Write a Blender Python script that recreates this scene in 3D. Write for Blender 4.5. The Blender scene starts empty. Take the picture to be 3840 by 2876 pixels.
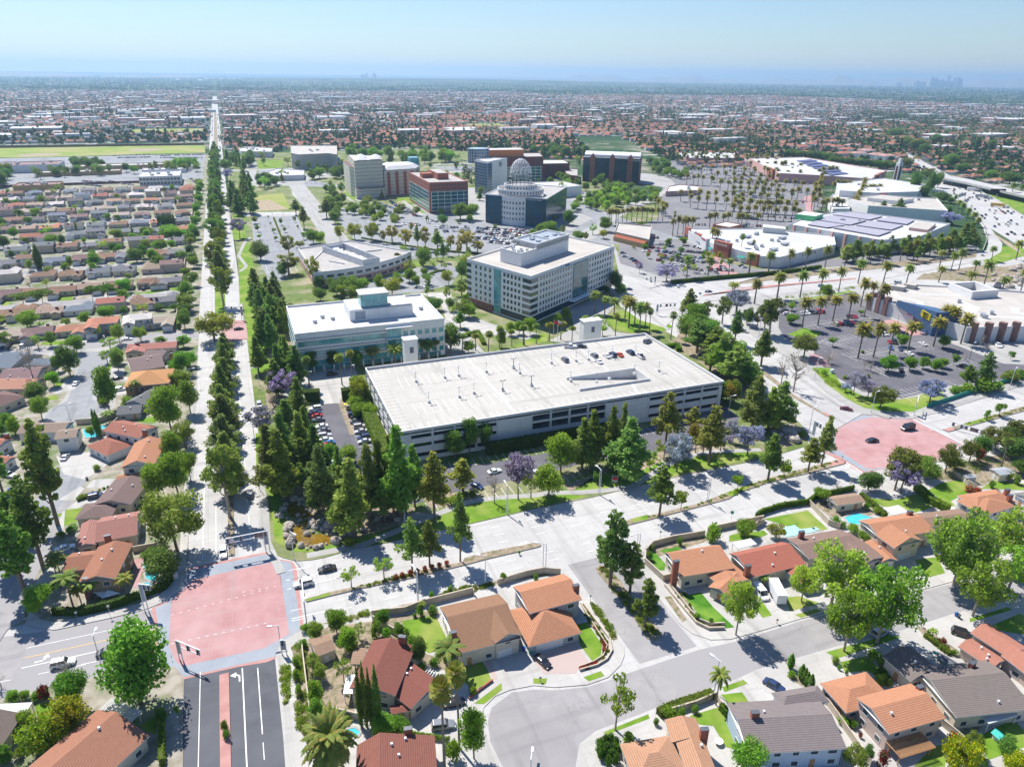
import bpy, bmesh, math, random
import numpy as np
from mathutils import Vector, Matrix
from mathutils.geometry import tessellate_polygon
random.seed(7); RNG=np.random.default_rng(7)
C=bpy.context.scene.collection
PI=math.pi
F=2665.;H=118.;PITCH=math.radians(23.4);ROLL=math.radians(.77);AZ=math.radians(21.3)
RM=Matrix.Rotation(-AZ,3,'Z')@Matrix.Rotation(PI/2-PITCH,3,'X')@Matrix.Rotation(ROLL,3,'Z')
RI=RM.transposed()
TILES={'Z1':(0,2100,2.135),'Z2':(1000,2100,2.135),'Z3':(2000,2100,2.135),'Z4':(2840,2100,2.135),'P':(0,0,.576),'N':(0,0,1)}
for k,y in(('A',1400),('B',750),('C',200)):
    for i,x in enumerate((0,911,1822,2734)):TILES[k+str(i+1)]=(x,y,2.)
def G(t,x,y,z=0):
    a,b,s=TILES[t];d=RM@Vector((a+x/s-1920,-(b+y/s-1438),-F));k=(z-H)/d.z
    return Vector((d.x*k,d.y*k))
def W2N(p):
    q=RI@(Vector(p)-Vector((0,0,H)))
    if q.z>-1:return (-9999,-9999)
    return 1920+F*q.x/-q.z,1438-F*q.y/-q.z
def hgt(t,bx,by,ty):
    b=G(t,bx,by);v=TILES[t][1]+ty/TILES[t][2];lo,hi=0,60
    for _ in range(24):
        m=(lo+hi)/2
        if W2N((b.x,b.y,m))[1]>v:lo=m
        else:hi=m
    return lo
def mpx(t,bx,by):
    b=G(t,bx,by);a=W2N((b.x,b.y,0));c=W2N((b.x+math.cos(-AZ),b.y+math.sin(-AZ),0))
    return 1/(abs(c[0]-a[0])*TILES[t][2])
def parse(s):
    t=None
    for k in s.split():
        if ',' in k:yield t,[float(v) for v in k.split(',')]
        else:t=k
def pts(s,z=0):return [G(t,v[0],v[1],z) for t,v in parse(s)]
def W(*a):return [Vector(p) for p in a]
def rect(x0,y0,x1,y1):return W((x0,y0),(x1,y0),(x1,y1),(x0,y1))
def inpoly(p,poly):
    x,y=p[0],p[1];c=False;j=len(poly)-1
    for i in range(len(poly)):
        a,b=poly[i],poly[j]
        if (a[1]>y)!=(b[1]>y) and x<(b[0]-a[0])*(y-a[1])/(b[1]-a[1])+a[0]:c=not c
        j=i
    return c
def inview(p,m=60):
    u,v=W2N((p[0],p[1],p[2] if len(p)>2 else 0));return -m<u<3840+m and 0<v<2876+m*1.5
class MB:
    def __init__(s):s.v=[];s.f=[];s.m=[];s.uv=[];s.hasuv=False
    def add(s,vs,fs,m=0,uvs=None):
        o=len(s.v);s.v+=[tuple(v) for v in vs]
        for i,f in enumerate(fs):
            s.f.append([o+k for k in f]);s.m.append(m)
            if uvs:s.uv.append(uvs[i]);s.hasuv=True
            else:s.uv.append([(0,0)]*len(f))
        return s
    def poly(s,P,z,m=0):
        P=list(P);tr=tessellate_polygon([[Vector((p[0],p[1],0)) for p in P]])
        fs=[]
        for t in tr:
            a,b,c=[P[i] for i in t]
            fs.append(t if (b[0]-a[0])*(c[1]-a[1])-(b[1]-a[1])*(c[0]-a[0])>0 else t[::-1])
        return s.add([(p[0],p[1],z) for p in P],fs,m)
    def wall(s,p,q,z0,z1,m=0,uv=True):
        L=math.hypot(q[0]-p[0],q[1]-p[1])
        return s.add([(p[0],p[1],z0),(q[0],q[1],z0),(q[0],q[1],z1),(p[0],p[1],z1)],[(0,1,2,3)],m,[[(0,0),(L,0),(L,z1-z0),(0,z1-z0)]])
    def prism(s,P,z0,z1,m=0,mt=None,top=True,bot=False):
        P=list(P);A=sum(P[i-1][0]*P[i][1]-P[i][0]*P[i-1][1] for i in range(len(P)))
        if A<0:P=P[::-1]
        for i in range(len(P)):s.wall(P[i-1],P[i],z0,z1,m)
        if top:s.poly(P,z1,m if mt is None else mt)
        if bot:s.poly(P,z0,m)
        return s
    def box(s,c,d,m=0,rot=0,mt=None):
        x,y,z=d[0]/2,d[1]/2,d[2]/2;ca,sa=math.cos(rot),math.sin(rot)
        P=[(c[0]+a*x*ca-b*y*sa,c[1]+a*x*sa+b*y*ca) for a,b in((-1,-1),(1,-1),(1,1),(-1,1))]
        return s.prism(P,c[2]-z,c[2]+z,m,mt,True,True)
    def tube(s,p,q,r0,r1=None,n=6,m=0,cap=True):
        p,q=Vector(p),Vector(q);r1=r0 if r1 is None else r1;d=(q-p)
        if d.length<1e-6:return s
        d.normalize();a=d.orthogonal().normalized();b=d.cross(a)
        vs=[c+(a*math.cos(t)+b*math.sin(t))*r for c,r in((p,r0),(q,r1)) for t in [2*PI*i/n for i in range(n)]]
        fs=[(i,(i+1)%n,n+(i+1)%n,n+i) for i in range(n)]
        if cap:fs+=[tuple(range(n,2*n)),tuple(range(n-1,-1,-1))]
        return s.add(vs,fs,m)
    def chain(s,P,R,n=6,m=0):
        P=[Vector(p) for p in P];vs=[];fs=[]
        for i,(p,r) in enumerate(zip(P,R)):
            d=(P[min(i+1,len(P)-1)]-P[max(i-1,0)]).normalized();a=Vector((1,0,.01)).cross(d)
            if a.length<.1:a=Vector((0,1,0)).cross(d)
            a.normalize();b=d.cross(a)
            vs+=[p+(a*math.cos(2*PI*k/n)+b*math.sin(2*PI*k/n))*r for k in range(n)]
        for i in range(len(P)-1):
            fs+=[(i*n+k,i*n+(k+1)%n,(i+1)*n+(k+1)%n,(i+1)*n+k) for k in range(n)]
        fs.append(tuple((len(P)-1)*n+k for k in range(n)))
        return s.add(vs,fs,m)
    def ell(s,c,r,n=8,k=5,m=0,jit=0):
        vs=[];fs=[]
        for j in range(k+1):
            t=PI*j/k
            for i in range(n):
                a=2*PI*i/n;q=1+random.uniform(-jit,jit)
                vs.append((c[0]+r[0]*math.sin(t)*math.cos(a)*q,c[1]+r[1]*math.sin(t)*math.sin(a)*q,c[2]+r[2]*math.cos(t)*q))
        for j in range(k):
            for i in range(n):fs.append((j*n+i,(j+1)*n+i,(j+1)*n+(i+1)%n,j*n+(i+1)%n))
        return s.add(vs,fs,m)
    def mesh(s,name,mats):
        me=bpy.data.meshes.new(name);me.from_pydata(s.v,[],s.f)
        for m in (mats if isinstance(mats,(list,tuple)) else [mats]):me.materials.append(m)
        me.polygons.foreach_set('material_index',s.m)
        if s.hasuv:
            l=me.uv_layers.new(name='UV');l.data.foreach_set('uv',np.array([c for u in s.uv for c in u],dtype=np.float32).ravel())
        me.update();return me
    def build(s,name,mats,parent=None,color=None,smooth=False):
        if parent is not None and parent.location.length>0:
            l=parent.location;s.v=[(v[0]-l.x,v[1]-l.y,v[2]-l.z) for v in s.v]
        me=s.mesh(name,mats)
        if smooth:me.polygons.foreach_set('use_smooth',[True]*len(me.polygons))
        return obj(name,me,parent,color)
def npmesh(name,V,Fq,mats,mi=None,k=4):
    me=bpy.data.meshes.new(name);nv,nf=len(V),len(Fq)
    me.vertices.add(nv);me.vertices.foreach_set('co',np.asarray(V,np.float32).ravel())
    me.loops.add(nf*k);me.loops.foreach_set('vertex_index',np.asarray(Fq,np.int32).ravel())
    me.polygons.add(nf);me.polygons.foreach_set('loop_start',np.arange(nf,dtype=np.int32)*k)
    me.polygons.foreach_set('loop_total',np.full(nf,k,np.int32))
    for m in (mats if isinstance(mats,(list,tuple)) else [mats]):me.materials.append(m)
    if mi is not None:me.polygons.foreach_set('material_index',np.asarray(mi,np.int32))
    me.update(calc_edges=True);me.validate();return me
def obj(name,me,parent=None,color=None):
    o=bpy.data.objects.new(name,me);C.objects.link(o)
    if parent is not None:o.parent=parent
    if color is not None:o.color=(*color[:3],1)
    return o
THINGS=[]
def thing(name,label,cat,loc=(0,0,0),rot=0,group=None,sc=1,me=None,ctx=True):
    o=bpy.data.objects.new(name,me);C.objects.link(o);o.location=(loc[0],loc[1],loc[2] if len(loc)>2 else 0);o.rotation_euler=(0,0,rot)
    o.scale=(sc,sc,sc) if not isinstance(sc,(tuple,list)) else sc
    reg(o,label,cat,group,ctx);return o
def reg(o,label,cat,group=None,ctx=True):
    o['label']=label;o['category']=cat
    if group:o['group']=group
    THINGS.append((o,ctx))
def struct(name,mb,mats,kind='structure'):
    o=mb.build(name,mats);o['kind']=kind;return o
def copytree(p,parent=None,color=None,skip=()):
    c=p.copy();C.objects.link(c);c.parent=parent
    if color is not None and c.get('tint'):c.color=(*color,1)
    for ch in p.children:
        if ch.name.split('.')[0] not in skip:copytree(ch,c,color,skip)
    return c
def place(proto,loc,rot,label,cat,group,sc=1,colors=None,skip=(),ctx=True,name=None):
    """copy a prototype tree; colors: {part name: rgb}"""
    r=proto.copy();C.objects.link(r);r.parent=None
    r.location=(loc[0],loc[1],loc[2] if len(loc)>2 else 0);r.rotation_euler=(0,0,rot)
    r.scale=(sc,sc,sc) if not isinstance(sc,(tuple,list)) else sc
    if colors and '*' in colors:r.color=(*colors['*'],1)
    for ch in proto.children:
        n=ch.name.split('.')[0]
        if n in skip:continue
        c=ch.copy();C.objects.link(c);c.parent=r
        if colors and n in colors:c.color=(*colors[n],1)
        for g in ch.children:
            k=g.name.split('.')[0]
            if k in skip:continue
            d=g.copy();C.objects.link(d);d.parent=c
            if colors and k in colors:d.color=(*colors[k],1)
    reg(r,label,cat,group,ctx);return r
PROTOS=[]
def proto(name):
    o=bpy.data.objects.new(name,None);C.objects.link(o);PROTOS.append(o);return o
def kill_protos():
    for p in PROTOS:
        for c in list(p.children):
            for g in list(c.children):bpy.data.objects.remove(g)
            bpy.data.objects.remove(c)
        bpy.data.objects.remove(p)
def jit(c,a=.12):
    k=1+random.uniform(-a,a);return tuple(max(0,min(1,v*k*(1+random.uniform(-a/3,a/3)))) for v in c)
def hexc(h):
    h=h.lstrip('#');return tuple(((int(h[i:i+2],16)/255+.055)/1.055)**2.4 if int(h[i:i+2],16)>10 else int(h[i:i+2],16)/3294 for i in (0,2,4))
def nodes(name):
    m=bpy.data.materials.new(name);m.use_nodes=True;t=m.node_tree;return m,t,t.nodes['Principled BSDF']
def N(t,k,**kw):
    n=t.nodes.new(k)
    for a,b in kw.items():
        if a in n.inputs.keys():n.inputs[a].default_value=b
        else:setattr(n,a,b)
    return n
def mixc(t,a,b,f,mode='MIX'):
    n=t.nodes.new('ShaderNodeMix');n.data_type='RGBA';n.blend_type=mode
    for i,x in((0,f),(6,a),(7,b)):
        if hasattr(x,'links'):t.links.new(x,n.inputs[i])
        else:n.inputs[i].default_value=(*x,1) if isinstance(x,tuple) and len(x)==3 else x
    return n.outputs[2]
def noisef(t,scale,lo=.35,hi=.65,detail=4,vec=None,coord='Object',stretch=None):
    if vec is None:
        tc=t.nodes.new('ShaderNodeTexCoord');vec=tc.outputs[coord]
    if stretch:
        mp=t.nodes.new('ShaderNodeMapping');mp.inputs['Scale'].default_value=stretch;t.links.new(vec,mp.inputs[0]);vec=mp.outputs[0]
    n=N(t,'ShaderNodeTexNoise',Scale=scale,Detail=detail);t.links.new(vec,n.inputs['Vector'])
    r=N(t,'ShaderNodeMapRange');r.inputs[1].default_value=lo;r.inputs[2].default_value=hi;t.links.new(n.outputs[0],r.inputs[0])
    return r.outputs[0]
def mat(name,col,col2=None,scale=.3,rough=.85,col3=None,scale3=.02,objc=False,metal=0,spec=.3,bump=0,lo=.35,hi=.65,emit=None):
    m,t,b=nodes(name);b.inputs['Roughness'].default_value=rough;b.inputs['Metallic'].default_value=metal;b.inputs['Specular IOR Level'].default_value=spec
    c=col
    if col2:c=mixc(t,col,col2,noisef(t,scale,lo,hi))
    if col3:c=mixc(t,c,col3,noisef(t,scale3,.45,.7))
    if objc:
        oi=t.nodes.new('ShaderNodeObjectInfo');c=mixc(t,c if not isinstance(c,tuple) else c,oi.outputs['Color'],1.0,'MULTIPLY')
    if isinstance(c,tuple):b.inputs['Base Color'].default_value=(*c,1)
    else:t.links.new(c,b.inputs['Base Color'])
    if bump:
        n=N(t,'ShaderNodeTexNoise',Scale=scale*6,Detail=3);bp=N(t,'ShaderNodeBump',Strength=bump,Distance=.1)
        t.links.new(n.outputs[0],bp.inputs['Height']);t.links.new(bp.outputs[0],b.inputs['Normal'])
    return m
def gridf(t,px,pz,w,offx=0,offz=0):
    """1 on the lines of a px by pz grid in uv metres"""
    tc=t.nodes.new('ShaderNodeTexCoord');sp=t.nodes.new('ShaderNodeSeparateXYZ');t.links.new(tc.outputs['UV'],sp.inputs[0]);o=[]
    for i,(p,off) in enumerate(((px,offx),(pz,offz))):
        if not p:continue
        a=N(t,'ShaderNodeMath',operation='ADD');a.inputs[1].default_value=off;t.links.new(sp.outputs[i],a.inputs[0])
        d=N(t,'ShaderNodeMath',operation='DIVIDE');d.inputs[1].default_value=p;t.links.new(a.outputs[0],d.inputs[0])
        f=N(t,'ShaderNodeMath',operation='FRACT');t.links.new(d.outputs[0],f.inputs[0])
        l=N(t,'ShaderNodeMath',operation='LESS_THAN');l.inputs[1].default_value=w/p;t.links.new(f.outputs[0],l.inputs[0]);o.append(l.outputs[0])
    if len(o)==1:return o[0]
    mx=N(t,'ShaderNodeMath',operation='MAXIMUM');t.links.new(o[0],mx.inputs[0]);t.links.new(o[1],mx.inputs[1]);return mx.outputs[0]
def gridmat(name,col,line,px,pz,w,rough=.5,rl=None,spec=.5,metal=0,noise=.12,objc=False,nscale=.4,offx=0,offz=0):
    m,t,b=nodes(name);b.inputs['Roughness'].default_value=rough;b.inputs['Specular IOR Level'].default_value=spec;b.inputs['Metallic'].default_value=metal
    c=mixc(t,tuple(v*(1-noise) for v in col),tuple(min(1,v*(1+noise)) for v in col),noisef(t,nscale))
    if objc:
        oi=t.nodes.new('ShaderNodeObjectInfo');c=mixc(t,c,oi.outputs['Color'],1.0,'MULTIPLY')
        l=mixc(t,oi.outputs['Color'],line,1.0,'MULTIPLY')
    else:l=line
    t.links.new(mixc(t,c,l,gridf(t,px,pz,w,offx,offz)),b.inputs['Base Color']);return m
def leafmat(name,c1,c2,trans=.3,c3=None):
    m,t,b=nodes(name);oi=t.nodes.new('ShaderNodeObjectInfo')
    c=mixc(t,c1,c2,noisef(t,.55,.3,.7,2))
    if c3:c=mixc(t,c,c3,noisef(t,1.3,.52,.62,2))
    c=mixc(t,c,oi.outputs['Color'],1.0,'MULTIPLY')
    g=N(t,'ShaderNodeHueSaturation');r=N(t,'ShaderNodeMapRange');r.inputs[3].default_value=.8;r.inputs[4].default_value=1.25
    t.links.new(oi.outputs['Random'],r.inputs[0]);t.links.new(r.outputs[0],g.inputs['Value']);t.links.new(c,g.inputs['Color'])
    t.links.new(g.outputs[0],b.inputs['Base Color']);b.inputs['Roughness'].default_value=.65;b.inputs['Specular IOR Level'].default_value=.25
    tr=t.nodes.new('ShaderNodeBsdfTranslucent');t.links.new(g.outputs[0],tr.inputs[0]);mx=t.nodes.new('ShaderNodeMixShader');mx.inputs[0].default_value=trans
    t.links.new(b.outputs[0],mx.inputs[1]);t.links.new(tr.outputs[0],mx.inputs[2]);t.links.new(mx.outputs[0],t.nodes['Material Output'].inputs[0]);return m
M={}
def mm(k,*a,**kw):M[k]=mat(k,*a,**kw);return M[k]
mm('concrete_road',(.50,.485,.46),(.57,.555,.53),.12,col3=(.43,.42,.40),scale3=.05,rough=.9)
mm('asphalt_new',(.062,.064,.072),(.085,.087,.094),.5,col3=(.11,.11,.115),scale3=.08,rough=.9)
mm('asphalt_old',(.27,.255,.25),(.33,.31,.305),.3,col3=(.38,.36,.35),scale3=.07,rough=.92)
mm('asphalt_grey',(.25,.26,.265),(.31,.315,.32),.3,col3=(.36,.36,.36),scale3=.05,rough=.92)
mm('asphalt_lot',(.11,.108,.118),(.15,.145,.155),.4,col3=(.19,.185,.19),scale3=.06,rough=.92)
mm('asphalt_mall',(.17,.165,.17),(.22,.21,.215),.3,col3=(.26,.25,.25),scale3=.05,rough=.92)
mm('pavement',(.52,.50,.47),(.60,.58,.55),.25,col3=(.45,.43,.4),scale3=.12,rough=.9)
mm('drive',(.55,.53,.50),(.63,.61,.58),.2,rough=.9,col3=(.48,.46,.43),scale3=.15)
mm('pinkpave',(.53,.29,.275),(.60,.36,.34),.15,rough=.85,col3=(.62,.44,.42),scale3=.06)
mm('greyband',(.30,.33,.37),(.36,.39,.43),.2,rough=.85)
mm('redpave',(.38,.19,.17),(.44,.24,.215),.4)
mm('lawn',(.10,.20,.018),(.17,.27,.03),.35,rough=.95,col3=(.25,.30,.06),scale3=.12,spec=.1)
mm('lawn_lush',(.05,.17,.012),(.08,.22,.02),.5,rough=.95,col3=(.13,.24,.03),scale3=.2,spec=.1)
mm('field_grass',(.19,.27,.05),(.27,.31,.08),.03,rough=.95,col3=(.35,.30,.14),scale3=.012,spec=.1)
mm('dirt',(.32,.25,.18),(.42,.33,.25),.4,rough=.95,col3=(.22,.2,.1),scale3=.3)
mm('mulch',(.24,.19,.14),(.34,.27,.2),.9,rough=.95,col3=(.12,.13,.05),scale3=.7)
mm('yard',(.24,.21,.16),(.35,.32,.27),.3,rough=.95,col3=(.09,.15,.035),scale3=.11,lo=.4,hi=.6)
mm('kerb',(.40,.385,.36),(.48,.46,.43),.5)
mm('white_paint',(.78,.78,.76),(.70,.70,.68),1.5,rough=.7)
mm('yellow_paint',(.66,.44,.12),(.6,.4,.15),1.5,rough=.7)
mm('red_paint',(.5,.08,.05),(.45,.1,.07),1.5,rough=.7)
mm('stucco',(1,1,1),(.93,.92,.9),.8,rough=.9,objc=True,spec=.1)
mm('white_wall',(.64,.635,.62),(.70,.69,.68),.3,rough=.85)
mm('blockwall',(.42,.36,.28),(.50,.43,.34),.8,rough=.9)
mm('trim_white',(.75,.75,.73),(.70,.70,.68),1,rough=.6)
mm('brick',(.30,.10,.065),(.38,.14,.09),2.5,rough=.85)
mm('wood',(.36,.19,.09),(.45,.25,.12),3,rough=.7)
mm('metal_grey',(.40,.42,.44),(.47,.49,.5),1,rough=.45,metal=.3)
mm('metal_dark',(.09,.10,.12),(.12,.13,.15),1,rough=.5,metal=.2)
mm('metal_white',(.68,.69,.70),(.74,.75,.76),1,rough=.5)
mm('bark',(.16,.12,.09),(.24,.19,.15),3,rough=.95)
mm('bark_pale',(.34,.28,.22),(.45,.39,.33),2,rough=.95)
mm('palm_bark',(.17,.14,.12),(.25,.21,.17),4,rough=.95)
mm('window_glass',(.035,.05,.06),(.06,.08,.09),.3,rough=.08,spec=.9)
mm('garage_door',(.72,.71,.69),(.66,.65,.63),2,rough=.7)
mm('pool_water',(.05,.42,.50),(.08,.52,.58),.7,rough=.03,spec=.6)
mm('pond_water',(.14,.085,.01),(.24,.15,.02),.6,rough=.05,spec=.7)
mm('rock',(.36,.31,.26),(.48,.43,.37),.9,rough=.9,bump=.5,col3=(.28,.25,.22),scale3=.4)
mm('car_paint',(1,1,1),objc=True,rough=.25,spec=.7)
mm('car_glass',(.025,.035,.045),rough=.05,spec=.9)
mm('tyre',(.025,.025,.025),rough=.8)
mm('rim',(.5,.5,.52),rough=.3,metal=.8)
mm('lamp_lens',(.8,.8,.75),rough=.15)
mm('tail_lens',(.45,.02,.02),rough=.2)
mm('membrane',(.50,.50,.50),(.58,.58,.575),.08,rough=.8,col3=(.45,.45,.45),scale3=.04)
mm('deck',(.60,.575,.52),(.67,.64,.585),.1,rough=.9,col3=(.50,.48,.44),scale3=.05)
mm('gravel_roof',(.36,.34,.32),(.43,.41,.385),.3,rough=.95,col3=(.33,.31,.29),scale3=.05)
mm('tan_roof',(.40,.37,.335),(.46,.43,.39),.1,rough=.9)
mm('hotel_cream',(.66,.64,.54),(.7,.68,.58),.1)
mm('pink_wall',(.50,.30,.27),(.55,.34,.3),.2)
mm('blue_wall',(.05,.10,.20),(.06,.12,.23),.6,rough=.6)
mm('bby_yellow',(.85,.72,.02),rough=.5);mm('black',(.015,.015,.015),rough=.5)
mm('sign_red',(.55,.02,.04),rough=.5);mm('sign_blue',(.02,.13,.42),rough=.5);mm('sign_cyan',(.05,.42,.70),rough=.5);mm('sign_brown',(.16,.07,.06),rough=.6)
mm('sign_green',(.03,.30,.22),rough=.5);mm('sign_grey',(.30,.34,.39),rough=.5);mm('orange',(.6,.2,.05),rough=.6);mm('teal',(.03,.42,.36),rough=.6);mm('awn_blue',(.02,.22,.5),rough=.6)
mm('lit_green',(.12,.5,.22),rough=.5);mm('plastic_blue',(.02,.10,.38),rough=.4);mm('solar',(.09,.10,.20),(.11,.13,.24),.8,rough=.6,spec=.15)
mm('gold_stucco',(.42,.28,.13),(.5,.34,.17),.5);mm('container_col',(1,1,1),objc=True,rough=.6)
mm('hill_rock',(.20,.19,.15),(.27,.25,.19),.002,rough=1)
mm('teal_panel',(.04,.28,.33),rough=.1,spec=.8)
M['roof_tile']=gridmat('roof_tile',(1,1,1),(.55,.5,.48),0,.42,.09,rough=.85,spec=.15,noise=.10,objc=True,nscale=1.2)
M['roof_shingle']=gridmat('roof_shingle',(1,1,1),(.8,.8,.8),0,.5,.1,rough=.95,spec=.1,noise=.10,objc=True,nscale=1.5)
M['glass_grid']=gridmat('glass_grid',(.005,.055,.085),(.06,.14,.18),1.6,1.5,.10,rough=.15,spec=.35,noise=.35,nscale=.12)
M['glass_green']=gridmat('glass_green',(.03,.13,.14),(.30,.34,.35),3.0,3.3,.16,rough=.08,spec=.9,noise=.35,nscale=.2)
M['glass_teal']=gridmat('glass_teal',(.07,.30,.33),(.28,.48,.50),1.6,1.0,.07,rough=.08,spec=.8,noise=.3,nscale=.25)
M['glass_dark']=gridmat('glass_dark',(.006,.035,.06),(.02,.07,.1),1.8,1.8,.08,rough=.15,spec=.4,noise=.4,nscale=.1)
M['glass_brick']=gridmat('glass_brick',(.02,.12,.13),(.66,.66,.66),6.2,3.4,.55,rough=.1,spec=.8,noise=.35,nscale=.15)
M['glass_hotel']=gridmat('glass_hotel',(.025,.08,.14),(.45,.5,.56),2.2,2.9,.35,rough=.12,spec=.8,noise=.3,nscale=.2)
M['brick_bands']=gridmat('brick_bands',(.26,.09,.07),(.05,.045,.05),2.2,0,.9,rough=.85,noise=.1,spec=.1)
M['panel_joint']=gridmat('panel_joint',(.74,.73,.71),(.5,.49,.47),4.2,1.9,.07,rough=.8,noise=.03,spec=.2)
M['panel_pale']=gridmat('panel_pale',(.74,.73,.70),(.55,.54,.52),2.0,1.2,.05,rough=.8,noise=.03,spec=.2)
M['cream_bands']=gridmat('cream_bands',(.62,.60,.49),(.16,.10,.09),0,3.6,.30,rough=.85,noise=.04,spec=.2)
M['solar_roof']=gridmat('solar_roof',(.10,.095,.17),(.34,.33,.38),2.1,1.1,.16,rough=.6,noise=.1,spec=.1)
M['rock_ground']=mat('rock_ground',(.30,.24,.19),(.45,.38,.31),.5,col3=(.14,.11,.08),scale3=.6,rough=.95,bump=.6)
M['paver']=gridmat('paver',(.50,.40,.36),(.42,.33,.30),.4,.4,.05,rough=.9,noise=.1,nscale=1.5)
def far_ground():
    m,t,b=nodes('far_ground');tc=t.nodes.new('ShaderNodeTexCoord')
    c=mixc(t,(.12,.15,.08),(.30,.27,.22),noisef(t,.045,.40,.6,5));c=mixc(t,c,(.045,.09,.035),noisef(t,.012,.40,.54,6))
    c=mixc(t,c,(.42,.38,.35),noisef(t,.03,.60,.68,3));c=mixc(t,c,(.045,.085,.04),noisef(t,.0016,.42,.58,5))
    t.links.new(c,b.inputs['Base Color']);b.inputs['Roughness'].default_value=1;b.inputs['Specular IOR Level'].default_value=0;return m
M['far_ground']=far_ground()
M['leaf_green']=leafmat('leaf_green',(.15,.27,.025),(.25,.38,.045),.45)
M['leaf_dark']=leafmat('leaf_dark',(.11,.19,.035),(.18,.265,.05),.45)
M['leaf_pine']=leafmat('leaf_pine',(.17,.24,.05),(.27,.33,.075),.45)
M['leaf_olive']=leafmat('leaf_olive',(.18,.25,.035),(.27,.34,.055),.45)
M['leaf_syc']=leafmat('leaf_syc',(.27,.38,.035),(.38,.48,.06),.45,(.24,.26,.12))
M['leaf_jac']=leafmat('leaf_jac',(.36,.30,.58),(.50,.43,.70),.4,(.16,.15,.10))
M['leaf_palm']=leafmat('leaf_palm',(.15,.21,.04),(.25,.28,.06),.35,(.36,.28,.07))
M['leaf_bush']=leafmat('leaf_bush',(.15,.24,.025),(.25,.35,.04),.45)
M['twig']=leafmat('twig',(.18,.14,.11),(.24,.2,.15),.1)
M['flower_red']=leafmat('flower_red',(.38,.02,.03),(.25,.05,.02),.2,(.06,.12,.02))
M['flower_yel']=leafmat('flower_yel',(.18,.27,.015),(.28,.34,.015),.35,(.50,.44,.02))

def paved(name,c1,c2,dark,jx,jy,jc,w=.06,wear=(.02,.35),patch=None):
    """slabs with joints, blotches and long wheel wear"""
    m,t,b=nodes(name);b.inputs['Roughness'].default_value=.9;b.inputs['Specular IOR Level'].default_value=.2;tc=t.nodes.new('ShaderNodeTexCoord')
    c=mixc(t,c1,c2,noisef(t,.25,.3,.7,6));c=mixc(t,c,dark,noisef(t,.035,.48,.78,5));f=noisef(t,1,.56,.8,4,None,'Object',(wear[1],wear[0],1));f2=noisef(t,1,.56,.8,4,None,'Object',(wear[0],wear[1],1))
    c=mixc(t,c,tuple(v*.74 for v in dark),f);c=mixc(t,c,tuple(v*.84 for v in dark),f2)
    vo=N(t,'ShaderNodeTexVoronoi',feature='DISTANCE_TO_EDGE',Scale=.07);mp=N(t,'ShaderNodeTexNoise',Scale=.5,Detail=4);mix=t.nodes.new('ShaderNodeVectorMath');mix.operation='ADD';sc_=t.nodes.new('ShaderNodeVectorMath');sc_.operation='SCALE';sc_.inputs[3].default_value=3.5;t.links.new(mp.outputs[1],sc_.inputs[0]);t.links.new(tc.outputs['Object'],mp.inputs['Vector']);t.links.new(tc.outputs['Object'],mix.inputs[0]);t.links.new(sc_.outputs[0],mix.inputs[1]);t.links.new(mix.outputs[0],vo.inputs['Vector'])
    lt=N(t,'ShaderNodeMath',operation='LESS_THAN');lt.inputs[1].default_value=.0018;t.links.new(vo.outputs['Distance'],lt.inputs[0]);c=mixc(t,c,tuple(v*.85 for v in dark),lt.outputs[0])
    if patch:
        v2=N(t,'ShaderNodeTexVoronoi',Scale=.045,distance='CHEBYCHEV');t.links.new(tc.outputs['Object'],v2.inputs['Vector']);h=N(t,'ShaderNodeSeparateColor');t.links.new(v2.outputs['Color'],h.inputs[0]);g=N(t,'ShaderNodeMath',operation='GREATER_THAN');g.inputs[1].default_value=.8;t.links.new(h.outputs[0],g.inputs[0]);c=mixc(t,c,patch,g.outputs[0])
    if jx:
        sp=t.nodes.new('ShaderNodeSeparateXYZ');t.links.new(tc.outputs['Object'],sp.inputs[0])
        for i,p in enumerate((jx,jy)):
            d=N(t,'ShaderNodeMath',operation='DIVIDE');d.inputs[1].default_value=p;t.links.new(sp.outputs[i],d.inputs[0]);fr=N(t,'ShaderNodeMath',operation='FRACT');t.links.new(d.outputs[0],fr.inputs[0]);l=N(t,'ShaderNodeMath',operation='LESS_THAN');l.inputs[1].default_value=w/p;t.links.new(fr.outputs[0],l.inputs[0]);c=mixc(t,c,jc,l.outputs[0])
    t.links.new(c,b.inputs['Base Color']);M[name]=m
paved('concrete_road',(.41,.40,.385),(.47,.46,.445),(.36,.35,.34),3.7,4.6,(.33,.325,.31),.08)
paved('pavement',(.33,.325,.31),(.40,.39,.37),(.29,.285,.27),1.5,1.5,(.29,.285,.275),.05)
paved('drive',(.40,.385,.36),(.47,.455,.43),(.34,.33,.31),3.0,3.0,(.34,.33,.315),.06)
paved('asphalt_old',(.275,.262,.262),(.33,.318,.312),(.24,.23,.23),0,0,None,patch=(.295,.284,.286))
paved('asphalt_grey',(.24,.25,.26),(.30,.31,.32),(.19,.195,.205),0,0,None,patch=(.26,.265,.275))
paved('asphalt_new',(.085,.088,.10),(.11,.115,.13),(.135,.138,.15),0,0,None,patch=(.10,.104,.118))
paved('asphalt_lot',(.10,.098,.112),(.14,.135,.15),(.18,.175,.185),0,0,None,patch=(.115,.11,.125))
paved('asphalt_mall',(.17,.165,.175),(.22,.215,.22),(.25,.245,.25),0,0,None,patch=(.19,.185,.19))
paved('pinkpave',(.36,.19,.185),(.44,.255,.25),(.47,.34,.335),2.6,2.6,(.41,.26,.255),.08)
paved('deck',(.425,.405,.365),(.46,.44,.40),(.395,.38,.345),9.4,15,(.39,.375,.345),.10)
paved('greyband',(.24,.27,.31),(.30,.33,.37),(.33,.345,.37),1.3,1.3,(.29,.32,.36),.06)
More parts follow.
